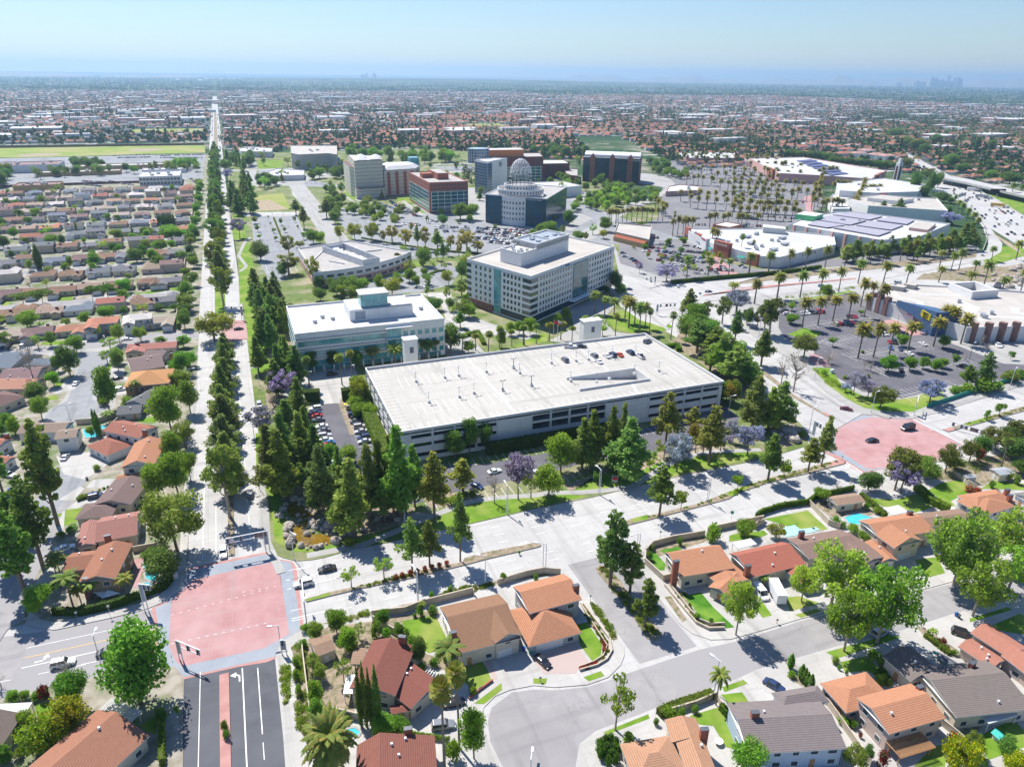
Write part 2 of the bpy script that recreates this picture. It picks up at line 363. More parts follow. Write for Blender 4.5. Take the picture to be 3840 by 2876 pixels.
mm('campus_ground',(.09,.14,.03),(.15,.19,.05),.3,rough=.95,col3=(.33,.28,.20),scale3=.06)
mm('lawn',(.10,.20,.018),(.16,.265,.03),.3,rough=.95,col3=(.26,.29,.075),scale3=.1,spec=.1)
mm('lawn_lush',(.045,.15,.012),(.07,.19,.02),.5,rough=.95,col3=(.16,.28,.04),scale3=.2,spec=.1)
M['kerb_dark']=mat('kerb_dark',(.22,.21,.2),(.3,.29,.27),.6)
mm('pier_brown',(.20,.115,.10),(.26,.15,.13),1.5)
def sheet(name,P,z,m,kind='structure'):
    if isinstance(P,str):P=pts(P)
    b=MB();b.poly(P,z);return struct(name,b,M[m],kind)
def sheets(name,L,z,m,kind='structure'):
    b=MB()
    for i,P in enumerate(L):b.poly(pts(P) if isinstance(P,str) else P,z+.0004*i)
    return struct(name,b,M[m],kind)
def raised(name,P,z0,z1,m,side='kerb_dark'):
    if isinstance(P,str):P=pts(P)
    b=MB();b.prism(P,z0,z1,0,1);return struct(name,b,[M[side],M[m]])
def strip(P,w,closed=False):
    P=[Vector((p[0],p[1])) for p in (pts(P) if isinstance(P,str) else P)];L=[];Rr=[]
    for i,p in enumerate(P):
        d=(P[min(i+1,len(P)-1)]-P[max(i-1,0)]).normalized();n=Vector((-d.y,d.x))*w/2
        L.append(p+n);Rr.append(p-n)
    return L+Rr[::-1]
b=MB()
# one sheet to the horizon with a faint far rise in the middle distance
rings=[0,700,1500,3000,6000,9000,12000,15000,20000,30000,52000];na=96
vs=[(0,0,0)];fs=[]
def rise(x,y):
    r=math.hypot(x,y);a=math.degrees(math.atan2(x,y))-21.3
    return 62*math.exp(-((r-13500)/3200)**2)*math.exp(-((a+4)/17)**2) if r>8000 else 0
for r in rings[1:]:
    for i in range(na):
        a=2*PI*i/na;x,y=r*math.sin(a),r*math.cos(a);vs.append((x,y,rise(x,y)))
for i in range(na):fs.append((0,1+(i+1)%na,1+i))
for k in range(len(rings)-2):
    for i in range(na):
        a,b2=1+k*na,1+(k+1)*na;fs.append((a+i,a+(i+1)%na,b2+(i+1)%na,b2+i))
b.add(vs,fs);struct('ground',b,M['far_ground'])
sheet('main_road',rect(-320,40,560,372),.02,'concrete_road')
sheet('boulevard',W((-24.3,372),(-24.6,900),(-26,4300),(-5,4300),(-4.6,900),(-2.3,372)),.16,'concrete_road')
# big kerbed blocks
NW='Z1 -900,780 -300,640 230,500 300,540 440,560 900,460 1150,400 1330,330 1430,255 1500,150 A1 1412,1440'
raised('northwest_block',pts(NW)+W((-24.0,200),(-24.3,1240),(-900,1240),(-900,100)),0,.15,'yard')
NEp='A2 1700,1130 1180,1250 800,1330 600,1385 500,1403 400,1408 300,1385 230,1350 200,1300'
C_W='A4 600,540 590,510 600,470 540,385 440,290 P 1680,905 1620,840 1590,810'
raised('office_park_block',W((420,369),(420,1250),(-2.3,1250),(-2.3,230),(-4.2,215),(-4.2,182))+pts(NEp)[::-1]+pts('A3 400,1010 800,930 1100,855 1500,760 2100,640 '+C_W)+W((197,300),(205,369)),0,.15,'campus_ground')
raised('store_block',pts('B4 1040,1600 900,1560 720,1440 560,1290 420,1170 230,1060 100,960 10,900 0,860 B3 1690,790 B4 0,735 300,705 700,662 1000,625 1250,640 1480,600 2212,640 3400,900 3300,1200 2212,1390 1550,1600 1380,1640 1200,1640'),0,.15,'pavement')
raised('southwest_block','Z1 -900,1330 -300,1170 0,1110 300,1040 650,960 1000,890 1300,850 1400,855 1440,900 1475,960 1470,1100 1465,1657 1460,1900 -900,1900',0,.15,'yard')
S1='Z2 150,1900 150,1657 110,1100 75,780 90,700 130,650 230,590 330,545 820,420 1050,365 1240,330 1450,250 2080,100 A3 300,1500 430,1485 540,1490 620,1510 700,1590 Z3 350,200 480,420 690,640 725,700 730,760 700,840 600,940 430,1000 170,1020 0,1005 Z2 1950,1040 1830,1090 1740,1180 1720,1280 1760,1400 1850,1600 1900,1900'
raised('southern_block',S1,0,.15,'drive')
S2='A3 1180,1330 1240,1270 1440,1225 1640,1190 2000,1105 A4 190,1040 600,940 960,830 1010,745 1530,672 1900,600 2212,520 2600,440 2900,900 Z4 2700,-100 2135,20 1410,215 1270,250 510,432 350,470 0,575 Z3 1700,600 1580,635 1420,640 1270,590 1180,520 1000,300 880,110 A3 1190,1420'
raised('eastern_block',S2,0,.15,'drive')
S3='Z3 350,1900 350,1657 370,1480 500,1380 940,1240 980,1190 1400,1040 1640,960 Z4 0,890 150,840 600,710 1050,600 1300,530 1500,460 1700,400 2135,310 2900,120 2900,1900'
raised('southeast_block',S3,0,.15,'drive')
b=MB();b.prism(pts('Z3 500,70 530,40 600,60 700,170 800,330 1030,590 1020,630 960,650 900,625 860,540 660,280 510,100'),.02,.17,0,1);struct('planted_island',b,[M['kerb'],M['mulch']])
# asphalt surfaces
sheet('boulevard_south',rect(-23.2,20,-4.5,131),.028,'asphalt_new')
sheet('west_road','Z1 -600,700 440,558 1230,395 1235,560 1240,870 1000,892 650,962 -600,1240',.028,'asphalt_old')
sheets('residential_street',['Z3 275,38 500,-20 760,-20 900,130 1080,420 1310,690 850,830',
 'Z2 1770,1290 1800,1180 1960,1060 2135,1035 Z3 200,1040 430,1015 620,955 870,866 1330,716 1600,655 1750,615 Z4 350,485 520,445 1270,262 2135,42 2900,-100 2900,100 2135,298 1700,390 1050,588 600,698 0,872 Z3 1640,945 1000,1175 500,1365 370,1470 340,1640 330,1900 Z2 1950,1900 1890,1657 1790,1450'],.026,'asphalt_old')
# intersections
sheets('crosswalk_border',['Z1 1215,385 1240,575 1225,860 1440,925 1460,955 1900,855 Z2 0,815 75,785 130,655 300,548 240,60 A2 370,1410 250,1390 A1 1990,1340 1540,1432 1400,1470 Z1 1330,330',
 'A4 600,470 700,388 1000,305 1120,330 1420,342 1500,400 1760,520 1530,672 1010,755 800,640 600,530'],.032,'redpave')
sheets('crosswalk_band',['Z1 1245,380 1270,575 1260,850 1450,920 1475,935 1900,840 Z2 0,790 85,765 140,648 275,560 200,20 A2 350,1420 250,1395 A1 1990,1355 1540,1450 1400,1482 Z1 1330,345',
 'A4 620,480 720,400 1010,310 1130,334 1410,346 1740,520 1530,668 1015,735 820,620 620,540'],.036,'greyband')
sheets('red_intersection',['Z1 1370,325 1355,690 1400,800 1455,850 2135,700 Z2 0,690 100,640 180,590 130,250 90,0 A1 2120,1656 2090,1405 1450,1545',
 'A4 800,392 1060,330 1380,350 1720,520 1530,668 1040,718 790,560'],.040,'pinkpave')
sheets('plaza_crossing',['B1 1765,905 1840,905 1880,1040 1690,1070 1640,1000','B4 610,1150 700,1180 760,1250 640,1240 590,1200','B3 1720,450 1830,520 1740,540 1690,480'],.166,'pinkpave')
# northeastern roads on top of the blocks
sheets('connecting_road',['B3 880,560 1000,560 1390,640 1500,690 1620,720 1700,830 1640,800 1560,780 1450,850 1340,960 1150,900 1010,800'],.17,'concrete_road')
CR='A4 600,540 590,510 600,470 540,385 440,290 B4 300,1400 100,1240 0,1150 B3 1640,960 1540,870 1450,840 1340,720 1560,690 1640,745 1700,830 B4 0,900 100,962 230,1062 420,1172 560,1292 720,1442 900,1560 1040,1602 1000,1606'
sheet('north_road',CR,.172,'concrete_road')
sheet('parkway','B3 1390,640 1500,600 B4 0,640 300,620 900,572 1500,500 1800,455 1925,400 1945,330 1900,200 1800,80 1700,-40 1790,-40 1870,110 1990,250 2050,330 2040,390 1950,445 1500,530 1250,575 1150,595 1300,605 1480,600 2212,630 2212,700 1400,640 1240,655 1000,640 700,672 300,715 0,745 B3 1700,760 1500,720',.174,'concrete_road')
FW='C4 1180,690 1250,720 1370,830 1450,900 1540,1000 1600,1090 1750,1110 1850,1230 1950,1310 2100,1400 2212,1470 2900,1900 3000,1500 2212,1230 2000,1090 1880,1040 1700,950 1560,870 1400,790 1290,732 1230,690'
sheet('freeway',FW,.178,'concrete_road')
sheet('freeway_median_ground','B4 1960,240 2130,340 2212,420 2080,340',.182,'dirt')
# car parks
sheet('mall_car_park','B3 990,570 1000,300 C3 950,1420 1300,1230 1330,950 1400,760 2000,700 C4 0,740 120,790 310,830 700,930 700,1160 580,1200 480,1300 0,1330 C3 1530,1420 1700,1500 1900,1600 2110,1630 B4 380,480 850,440 1850,330 1880,380 1500,460 700,505 0,575 B3 1390,625',.158,'asphalt_mall')
sheet('store_car_park','B4 370,960 380,770 950,690 1060,800 1150,850 1270,930 1700,1090 2060,1230 2300,1240 2300,1320 1650,1400 1300,1490 1000,1440 800,1330 630,1190 640,1130 420,1040',.158,'asphalt_lot')
sheets('office_car_park',['A2 590,235 720,225 760,250 880,250 990,540 1100,640 1180,700 A3 0,680 840,530 1280,380 1420,330 1800,250 1900,330 1850,500 1500,555 1250,590 840,650 500,740 130,820 A2 1560,900 1300,980 960,1000 800,900 620,600 560,360 500,250'],.158,'asphalt_lot')
sheets('campus_car_park',['B2 60,120 400,108 450,230 560,330 400,470 300,610 200,612 90,400',rect(84,480,330,700),'B2 1000,560 1500,480 1640,520 1560,640 1300,700 720,700 740,640 930,610'],.158,'asphalt_grey')
sheet('loop_road',W((62,500),(75,500),(77,620),(76,700),(72,800),(75,870),(90,930),(82,936),(64,880),(60,800),(64,700),(62,600)),.166,'concrete_road')
sheet('campus_street','B2 0,95 560,90 560,120 0,125',.167,'concrete_road')
sheets('driveway',[rect(8,262,40,292),'A2 585,110 710,110 730,225 580,235','B2 1330,705 1560,690 1600,900 1950,960 1900,1010 1740,1000 1520,900 1480,760'],.17,'drive')
sheets('plaza_paving',[rect(8,262,40,295),rect(82,290,100,345),'B3 280,890 480,860 700,780 900,720 1000,760 880,890 960,990 1100,1010 1200,1010 1250,1050 880,1050 560,1070 470,1060 660,960 640,850','B2 1500,690 1620,760 1700,870 1950,960 2212,1000 2212,1060 1900,1020 1750,1000 1520,900','B2 930,610 1260,480 1290,500 940,640','C2 760,1040 860,1110 1040,1130 1000,1090 860,1075 800,1020','C2 1660,1010 1820,1010 1820,1270 1680,1260 1600,1230 1680,1110','C3 0,1300 640,1330 800,1240 700,1200 590,1290','C3 560,980 800,1070 740,1120 590,1100','C2 0,880 100,880 120,1000 0,1010','C2 100,980 400,1000 520,940 800,920 800,900 500,900 100,960','C3 860,930 1350,1010 1290,1060 1100,1080 1000,1190 600,1400 640,1420 800,1400 1000,1230 1300,1090 1420,980 1350,920 1180,900','B3 940,300 1000,560 1400,640 1390,600 1010,480 980,380','A2 1160,1140 1180,1080 1300,1040 1400,1060']+[rect(62,480,80,940),rect(100,930,420,945),rect(-2,1020,420,1034)],.164,'pavement')
sheets('campus_lots',['C3 390,880 560,860 560,950 400,960','C2 120,880 330,870 330,930 800,1000 790,1010 100,990',rect(25,1040,60,1130),'C2 1380,850 1760,850 1760,900 1600,890','C3 660,1040 800,1040 900,1060 700,1090'],.1648,'asphalt_grey')
# grass and planting
sheets('lawn',['A1 1915,450 1960,460 1975,700 2000,840 2120,880 2160,1120 2190,1200 A2 340,1140 310,1260 500,1320 700,1290 880,1230 1080,1190 1080,1240 760,1330 500,1345 380,1340 240,1260 200,900 130,850 100,700 95,450',
 'A2 1180,1140 1500,1060 1700,1000 1800,940 2212,900 A3 500,905 780,925 560,960 0,1100 A2 1700,1130 1200,1240','A3 520,850 700,780 900,740 1130,740 1240,670 1330,660 1270,760 1050,850 850,870 640,880',
 'A3 1120,850 1400,690 1560,620 1700,600 2040,600 2090,620 1500,750 1250,820','A4 1100,230 1400,180 1560,110 1640,180 1480,230 1390,290 1100,280',
 'B4 580,0 581,1','B4 620,1260 760,1260 850,1400 1000,1470 1260,1500 1390,1480 1480,1480 1500,1540 1380,1590 1200,1590 1010,1560 880,1490 740,1390',
 'B3 900,890 1000,830 1200,870 1300,910 1370,970 1300,990 1100,1000 960,970','B3 1280,875 1400,950 1370,970 1310,920','B3 1450,850 1500,870 1640,940 1560,940','B3 180,1110 400,1010 470,1000 460,1060 290,1095',
 rect(-1.8,300,6,480),rect(-1.5,620,8,690),'B4 1900,450 2050,350 2212,340 2212,420 1950,500','C4 1950,1020 2212,1060 2212,1210 1880,1040','B4 400,760 700,720 900,680 940,690 700,740',
 'B2 560,640 900,600 1300,470 1340,490 930,625 560,650','B1 1740,230 1830,210 1850,300 1750,300','B1 1800,400 1850,310 1900,350 1880,420 1910,520 1860,600 1850,740 1800,790 1790,600',
 'C2 760,1030 850,1010 880,1080 800,1110','C2 1150,1080 1280,1080 1270,1120 1160,1110','C2 1230,1120 1380,1200 1340,1200','C2 100,810 300,800 290,860 110,870','C3 1200,1000 1240,980 1230,1005','B4 440,1010 560,960 700,1000 600,1060'],.162,'lawn','stuff')
sheets('garden_grass',['Z2 1080,490 1350,440 1475,700 1300,750 1180,680','Z2 1560,800 1730,790 1800,960 1660,1050 1560,960','Z3 340,520 430,500 550,680 540,760 480,825 370,680','Z3 400,940 540,890 570,930 445,972','Z3 0,950 110,950 100,995 0,990','Z2 1660,1150 1880,985 1885,1040 1740,1155',
 'Z3 1750,350 1830,330 1910,445 1835,465','Z3 2020,320 2135,300 2135,380 2050,410','Z4 230,300 330,290 500,350 270,410','Z4 300,440 480,390 510,410 350,465','Z3 560,1380 920,1235 930,1270 590,1400','Z3 1250,1250 1480,1180 1640,1450 1600,1510 1540,1500 1440,1330 1330,1320',
 'Z3 1500,1080 1670,1060 1740,1160 1640,1250 1560,1150','Z3 1510,1020 1680,960 1715,990 1530,1060','Z4 660,820 870,770 1000,900 960,940 880,890 700,900','Z4 550,740 1050,600 1150,620 640,790','Z4 1700,470 2000,380 2040,400 1700,500','Z4 1800,560 2100,430 2135,450 2135,600 1900,560',
 'Z4 1740,1430 2050,1270 2135,1370 2135,1500 1850,1600','Z4 1400,1500 1520,1470 1500,1657 1250,1657','A4 260,1095 590,1030 740,1170 700,1180 520,1165 420,1145','A4 0,1220 60,1200 190,1190 260,1180 290,1210 240,1230 0,1265','A4 1040,940 1250,950 1400,905 1530,1010 1360,1055 1290,1010 1150,1000','A4 1490,880 1600,820 1760,800 1790,900 1660,960 1700,1000 1620,990 1560,930',
 'A4 1880,870 1980,810 2212,830 2212,880 2000,870','A4 1390,1400 1560,1380 1620,1500 1480,1535 1440,1480','Z1 280,1160 500,1110 560,1130 400,1300 320,1320','Z1 1120,1330 1250,1250 1250,1400 1180,1380','A1 350,175 430,165 440,200 360,205','A1 490,1025 620,1010 640,1090 480,1150','A1 1000,345 1170,325 1170,375 1030,370','A1 430,1060 470,1050 460,1075 430,1080',
 'B1 1095,690 1450,640 1380,660 1110,710','Z3 640,1200 641,1201'],.168,'lawn','stuff')
sheets('artificial_turf',['Z3 1200,290 1340,260 1440,380 1610,540 1540,550 1440,500 1330,470 1280,380','Z3 930,0 1050,25 1050,75 975,85','A3 1215,1350 1265,1340 1345,1430 1340,1480 1260,1478','A3 1305,1330 1450,1300 1468,1325 1330,1352'],.172,'lawn_lush','stuff')
sheets('flower_bed_soil',['Z2 330,640 480,540 860,490 1000,600 820,700 680,1100 720,1270 480,1200 400,1300 330,950 290,700','Z2 200,700 300,650 320,900 400,1450 330,1470 240,1330 235,900','Z2 110,860 185,860 185,1120 140,1180','Z2 430,515 800,415 830,440 600,510','Z2 1050,366 1240,335 1450,243 1750,190 2080,103 2070,125 1820,205 1650,255 1250,352 1120,385',
 'A3 200,1560 300,1505 430,1490 560,1510 300,1540','Z2 1080,490 1180,680 1290,760 1500,800 1560,960 1480,900 1300,850 1000,620 850,490 1370,390 1380,440','Z3 1050,300 1100,290 1230,480 1190,500','Z3 450,340 500,360 680,630 640,650','Z3 1110,230 1210,260 1330,480 1450,520 1520,520 1510,545 1400,540 1280,460','Z3 380,350 410,350 600,660 610,720 560,800 370,880 360,860 520,790 560,740 540,640 440,500',
 'A3 1200,1300 1260,1265 1640,1200 1660,1260 1220,1400','A4 1480,800 1680,680 1900,640 2212,560 2212,800 1800,860 1600,800','A3 640,890 900,720 1200,640 1380,560 1700,540 2050,560 A4 460,400 580,460 590,500 420,560 250,580 0,560 A3 1700,600 1400,660 1330,660 1130,740 900,745 560,840','A2 300,960 400,760 600,800 900,980 1300,1010 1180,1140 880,1230 700,1250 640,1220 480,1080',
 rect(2,262,17,425),rect(28,230,40,262),'A2 1300,880 1600,900 1560,1000 1400,1020','B3 1450,1000 1600,960 1900,1300 2000,1450 1900,1500 1760,1330 1400,1080','B3 1390,610 2212,550 B4 0,640 700,560 700,530 300,560 B3 1400,640','B4 700,560 1500,480 1850,430 1860,380 1500,440 700,520','B4 1450,560 1900,490 2212,520 2212,640 1400,600','Z3 530,60 600,70 980,560 1000,600 930,620 650,260','Z4 1280,545 1330,540 1600,720 1500,760 1340,620','Z4 230,930 300,900 470,1020 400,1040',
 'Z4 920,900 1000,880 1180,950 1000,1010','Z4 1650,1250 1850,1250 1750,1400 1600,1420','A4 630,980 720,960 1000,920 1090,1060 1000,1080 760,1080'],.160,'mulch','stuff')
sheets('rocky_ground',['A2 300,950 420,760 640,880 900,1000 1200,1000 1300,1050 1200,1130 900,1220 730,1240 560,1100 400,1090 300,1020','A4 330,400 480,380 590,470 520,520 400,520','B4 1900,520 2212,480 2212,680 1980,640 1850,580'],.164,'rock_ground','stuff')
sheet('dry_field','C2 90,1070 300,1050 360,1170 100,1190',.164,'field_grass')
sheet('dry_field_dirt','C2 92,1110 200,1100 300,1150 340,1172 100,1186',.169,'dirt')
# paths
sheets('footpath',[strip('A1 2110,1500 2000,1270 1985,1000 1960,870 1990,810 1960,600',2.2),strip('A2 480,1370 900,1290 1080,1215 1200,1165 1500,1040 1700,965 1900,935 2212,915 A3 450,900 700,895 900,880 1100,850 1240,760 1350,690 1500,620 1700,590 2060,575',2.4),
 strip('B1 1800,540 1850,500 1790,420 1830,330 1880,280',2.2),strip('B3 1230,860 1290,920 1370,975',2.2),strip('A4 500,20 700,160 850,260 1000,300 1200,315 1400,318 1600,240 2212,60',2.4),strip('B4 560,1300 640,1340 800,1480 1000,1590',2.4),
 strip('C2 760,1060 840,1130',3),strip('C2 1200,1110 1350,1220',4)],.176,'pavement')
sheets('stamped_driveway',['Z3 0,795 330,650 450,830 360,870 340,910 80,912','Z2 1690,770 1770,740 1850,950 1820,960 1770,880'],.174,'paver')
sheets('patio_paving',['A1 1000,1400 1240,1350 1250,1380 1060,1500 1040,1600 1000,1610','B3 1700,400 1900,560 1760,560 1650,460','B4 1130,905 1240,900 1480,1010 1380,1020 1230,960','C4 520,1220 580,1180 640,1190 560,1260','C4 560,1080 640,1060 620,1200 580,1200','B4 0,430 80,420 240,490 200,500'],.175,'pinkpave')
sheets('residential_street',['Z1 -400,700 0,650 60,560 200,480 200,380 260,200 330,60 A1 330,1450 380,1300 470,1080 560,960 400,960 250,1200 100,1500 Z1 -200,400'],.171,'asphalt_old')
sheets('footpath',['Z1 200,520 300,545 440,562 900,462 1150,402 1330,332 1430,257 1500,152 A1 1412,1440 1350,1440 1330,1500 Z1 1380,190 1280,280 1130,345 880,410 440,500 330,480 240,400','A1 1400,1440 1440,600 1475,100 1440,100 1400,600 1340,1440','A1 420,620 480,760 640,800 700,760 860,650 780,600 690,590 560,610 460,630','A1 640,862 830,860 870,790 700,800','A1 440,952 560,955 636,866 600,850','A1 330,1500 400,1300 560,1300 560,1350 430,1400 400,1560 300,1600 250,1656 180,1656','A1 600,940 830,910 820,950 620,990 500,1090 470,1200 430,1190 460,1050','B1 820,1270 930,1260 930,1320 850,1330','B1 830,1420 960,1410 960,1450 860,1470','B1 500,1340 620,1330 560,1420 420,1460 340,1430 450,1410','B1 850,1330 1000,1330 1000,1350 850,1360'],.173,'drive')
# left neighbourhood streets
for v in (361,440.5,520,604,685,765,845):
    x1=-38 if v!=361 else -24
    sheet('footpath',strip(W((-420,v),(x1,v)),14.5),.164,'pavement');sheet('residential_street',strip(W((-420,v),(x1,v)),10),.170,'asphalt_old')
    b=MB();b.poly([(-45+9*math.cos(a),v+9*math.sin(a)) for a in [i*PI/8 for i in range(16)]],.172);struct('cul_de_sac',b,M['asphalt_old'])
sheets('footpath',['B1 350,1160 600,1130 640,1130 900,1110 830,1250 870,1500 870,1560 640,1656 A1 500,380 320,370 310,320 480,200 B1 560,1300'],.166,'pavement')
sheets('cul_de_sac',['B1 630,1140 820,1140 800,1250 690,1300 700,1500 800,1530 800,1570 640,1645 A1 480,365 380,365 330,330 390,270 510,200 550,100 B1 560,1350','A1 380,720 450,712 560,722 640,760 645,820 600,880 480,950 400,1100 250,1330 60,1656 -300,1656 100,1250 300,900 360,800'],.172,'asphalt_grey')
sheets('garden_grass',['B1 445,725 550,715 540,755 430,760','B1 20,755 80,750 70,790 10,800','B1 540,500 590,490 560,515','B1 840,1010 900,1000 880,1040 840,1040','B1 310,1070 540,1050 520,1080 310,1090','B1 810,1230 840,1225 830,1275 800,1280','B1 410,1375 490,1365 490,1400 420,1405'],.174,'lawn','stuff')
# school field, far fields and far boulevards
sheets('school_field',[W((-900,1285),(-330,1285),(-292,1262),(-220,1263),(-30,1275),(-33,1411),(-340,1425),(-900,1450)),W((-180,1700),(-35,1700),(-35,1840),(-190,1840)),W((580,1780),(690,1780),(690,1900),(580,1900))],.05,'field_grass')
sheets('ball_field_dirt',[[(-262+30*math.cos(a),1300+22*math.sin(a)) for a in [i*PI/7 for i in range(14)]],[(-120+26*math.cos(a),1345+24*math.sin(a)) for a in [i*PI/7 for i in range(14)]]],.06,'dirt')
sheet('school_paving',rect(-420,950,-30,1255),.158,'asphalt_grey')
L=[]
for y in range(1500,6200,430):L.append(rect(-2600,y,4800,y+14))
for x in (-1300,-640,560,1180,1900,2700,3500):L.append(rect(x,1500,x+16,6500))
sheets('distant_street',L,.07,'pavement')
# freeway bridge and sound ground
b=MB();P=pts('C4 1590,905 1800,945 2212,1040 2900,1210 2900,1250 2212,1075 1780,975 1590,938',7);b.prism(P,5.6,7,0,1,True,True)
ov=thing('overpass_bridge','long pale concrete road bridge crossing above the freeway','bridge',(P[1].x,P[1].y,0))
b.build('deck',[M['concrete_road'],M['concrete_road']],ov)
b=MB();Q=pts('C4 1590,938 1780,975 2212,1075 2900,1250',7)
for i in range(3):b.prism(strip([Q[i],Q[i+1]],.3),7,8,0)
b.build('parapet',M['concrete_road'],ov)
for q in pts('C4 1640,945 1700,955 1850,985 1900,1000',6):
    b=MB();b.tube((q.x,q.y+4,0),(q.x,q.y+4,5.6),.9,n=8);b.build('pier',M['concrete_road'],ov)
# medians
def median(spec,m='mulch'):
    b=MB();b.prism(pts(spec) if isinstance(spec,str) else spec,.02,.3,0,1);struct('median',b,[M['kerb'],M[m]])
median(W((-13.3,171),(-11.8,171),(-11.6,205),(-11.2,300),(-10.9,330),(-13.1,330),(-14,300),(-13.3,215)),'mulch')
median(W((-16.5,372),(-11.2,372),(-11,900),(-18,900)),'lawn');median(W((-18,910),(-11,910),(-11,2600),(-17,2600)),'mulch')
median(rect(-15.9,30,-14,128.5),'redpave')
median('Z2 303,320 500,262 680,225 1000,150 1170,100 1570,20 A2 1660,1390 1800,1350 2212,1270 A3 380,1275 415,1290 400,1303 0,1397 A2 1700,1430 1300,1530 690,1655 Z2 700,245 500,292 320,338')
median('A3 1000,1130 1090,1095 1280,1060 1600,980 1800,900 1960,840 A4 150,838 300,790 560,720 700,680 840,650 875,665 860,682 600,750 300,820 150,870 60,903 0,943 A3 1650,990 1300,1080 1040,1148')
median('A4 1600,425 1700,400 1900,340 2212,250 2900,60 2900,90 2212,285 1900,370 1650,440')
median('A4 480,160 700,298 790,342 775,352 680,300 470,180 B4 160,1240 170,1225 300,1310','mulch')
median('B4 0,1045 170,1175 180,1190 60,1130 0,1075','mulch')
median('B3 1630,712 2212,650 B4 0,668 950,588 950,596 0,680 B3 1630,722','redpave')
sheets('turf_strip',['A3 1800,900 1960,842 1975,860 1840,930','Z2 310,322 500,268 505,290 330,335','A3 1095,1095 1210,1065 1215,1100 1100,1122','A4 1760,385 1950,330 1960,350 1780,400'],.305,'lawn','stuff')
sheets('red_tip',['A4 740,672 840,652 870,664 860,680 760,700','A4 1605,425 1680,408 1690,430 1640,440','A4 695,300 760,340 790,345 730,300'],.306,'redpave')
# lane markings
mk=MB()
def dash(P,on=3,off=9,w=.15,z=.046,m=0):
    P=pts(P) if isinstance(P,str) else P
    for a,c in zip(P,P[1:]):
        a=Vector(a[:2]);c=Vector(c[:2]);L=(c-a).length;d=(c-a).normalized();s=0
        while s<L:
            e=min(s+on,L) if off else L
            mk.poly(strip([a+d*s,a+d*e],w),z,m);s=e+off
            if not off:break
def line(P,w=.15,z=.046,m=0):dash(P,1,0,w,z,m)
Q=lambda x0,y0,x1,y1:W((x0,y0),(x1,y1))
line(Q(-7.6,172,-7.6,330));dash(Q(-7.6,372,-7.6,1200),z=.2);dash(Q(-20,372,-20,1200),z=.2);line(Q(-19.8,172,-19.8,215));dash(Q(-19.8,215,-19.8,360));line(Q(-16.5,172,-16.5,200))
line(Q(-19.7,60,-19.7,131),z=.05);line(Q(-11.3,60,-11.3,129),z=.05,w=.25);line(Q(-8.2,110,-8.2,128),z=.05,w=.2);dash(Q(-8.2,60,-8.2,108),5,6,z=.05)
for y in (140.4,144,):dash(Q(0,y-.2,110,y-.2),3,8)
for y in (152.2,155.8,159.6):dash(Q(1,y,160,y),3,8)
line(Q(0,152.2,14,152.2),.2);line(Q(0,155.8,14,155.8),.2);line(Q(0,141,12,141),.2)
line('Z1 210,705 1228,485',z=.05);line('Z1 190,785 920,625 1225,560',.2,.05,1);line('Z1 170,865 800,725',z=.05,w=.2);dash('Z1 650,835 1000,765',z=.05);dash('Z1 0,975 900,790',2,5,z=.05)
line('Z1 1230,875 900,940 0,1140',z=.05)
for s in ('Z1 1370,440 2135,235','Z1 1370,670 2135,505','A2 0,1640 280,1590'):dash(s,.6,1.2,.12,.052)
line('A4 1380,345 1750,525',.5,.05);line('A4 870,662 1000,745',.4,.05)
for s in ('A4 0,760 650,600','A4 400,850 900,700','A4 1500,430 2212,200','A4 1700,470 2212,330','A4 1700,380 2212,190'):dash(s,3,8,z=.05)
for s in ('B4 30,1180 500,1560','B4 200,1150 700,1500','B4 400,1210 860,1560'):dash(s,3,8,z=.19)
dash('B4 0,695 700,640 950,610',3,8,z=.19);dash('B4 0,665 800,600',3,8,z=.19)
for k in (.17,.33,.5,.67,.83):
    A=pts('C4 1370,830 1560,1000 1750,1110 1950,1310 2212,1470');B_=pts('C4 1400,790 1700,950 1880,1040 2060,1130 2212,1230')
    dash([a.lerp(c,k) for a,c in zip(A,B_)],4,10,.3,z=.19)
def arrow(t,x,y,ang,L=3.6,z=.05,turn=0):
    c=G(t,x,y);ca,sa=math.cos(ang),math.sin(ang);T=lambda p:(c.x+p[0]*ca-p[1]*sa,c.y+p[0]*sa+p[1]*ca)
    if turn:P=[[(0,-.12),(1.8,-.12),(1.8,.18),(0,.18)],[(1.5,.18),(1.8,-.12),(2.3,.6),(2.1,.9)],[(1.4,.8),(2.9,.6),(2.3,1.9)]]
    else:P=[[(0,-.15),(2,-.15),(2,.15),(0,.15)],[(2,-.5),(3.6,0),(2,.5)]]
    for q in P:mk.poly([T(p) for p in q],z,0)
arrow('Z1',275,820,.05,turn=1);arrow('Z2',1,1,0) if 0 else None
arrow('Z1',1920,970,PI/2,turn=1);arrow('A2',540,1640,PI,turn=1);arrow('A2',2150,1270,PI,turn=1);arrow('A3',310,1260,PI,turn=1)
arrow('A1',1880,85,PI/2);arrow('A2',500,1450,PI);arrow('A4',870,710,0,turn=1)
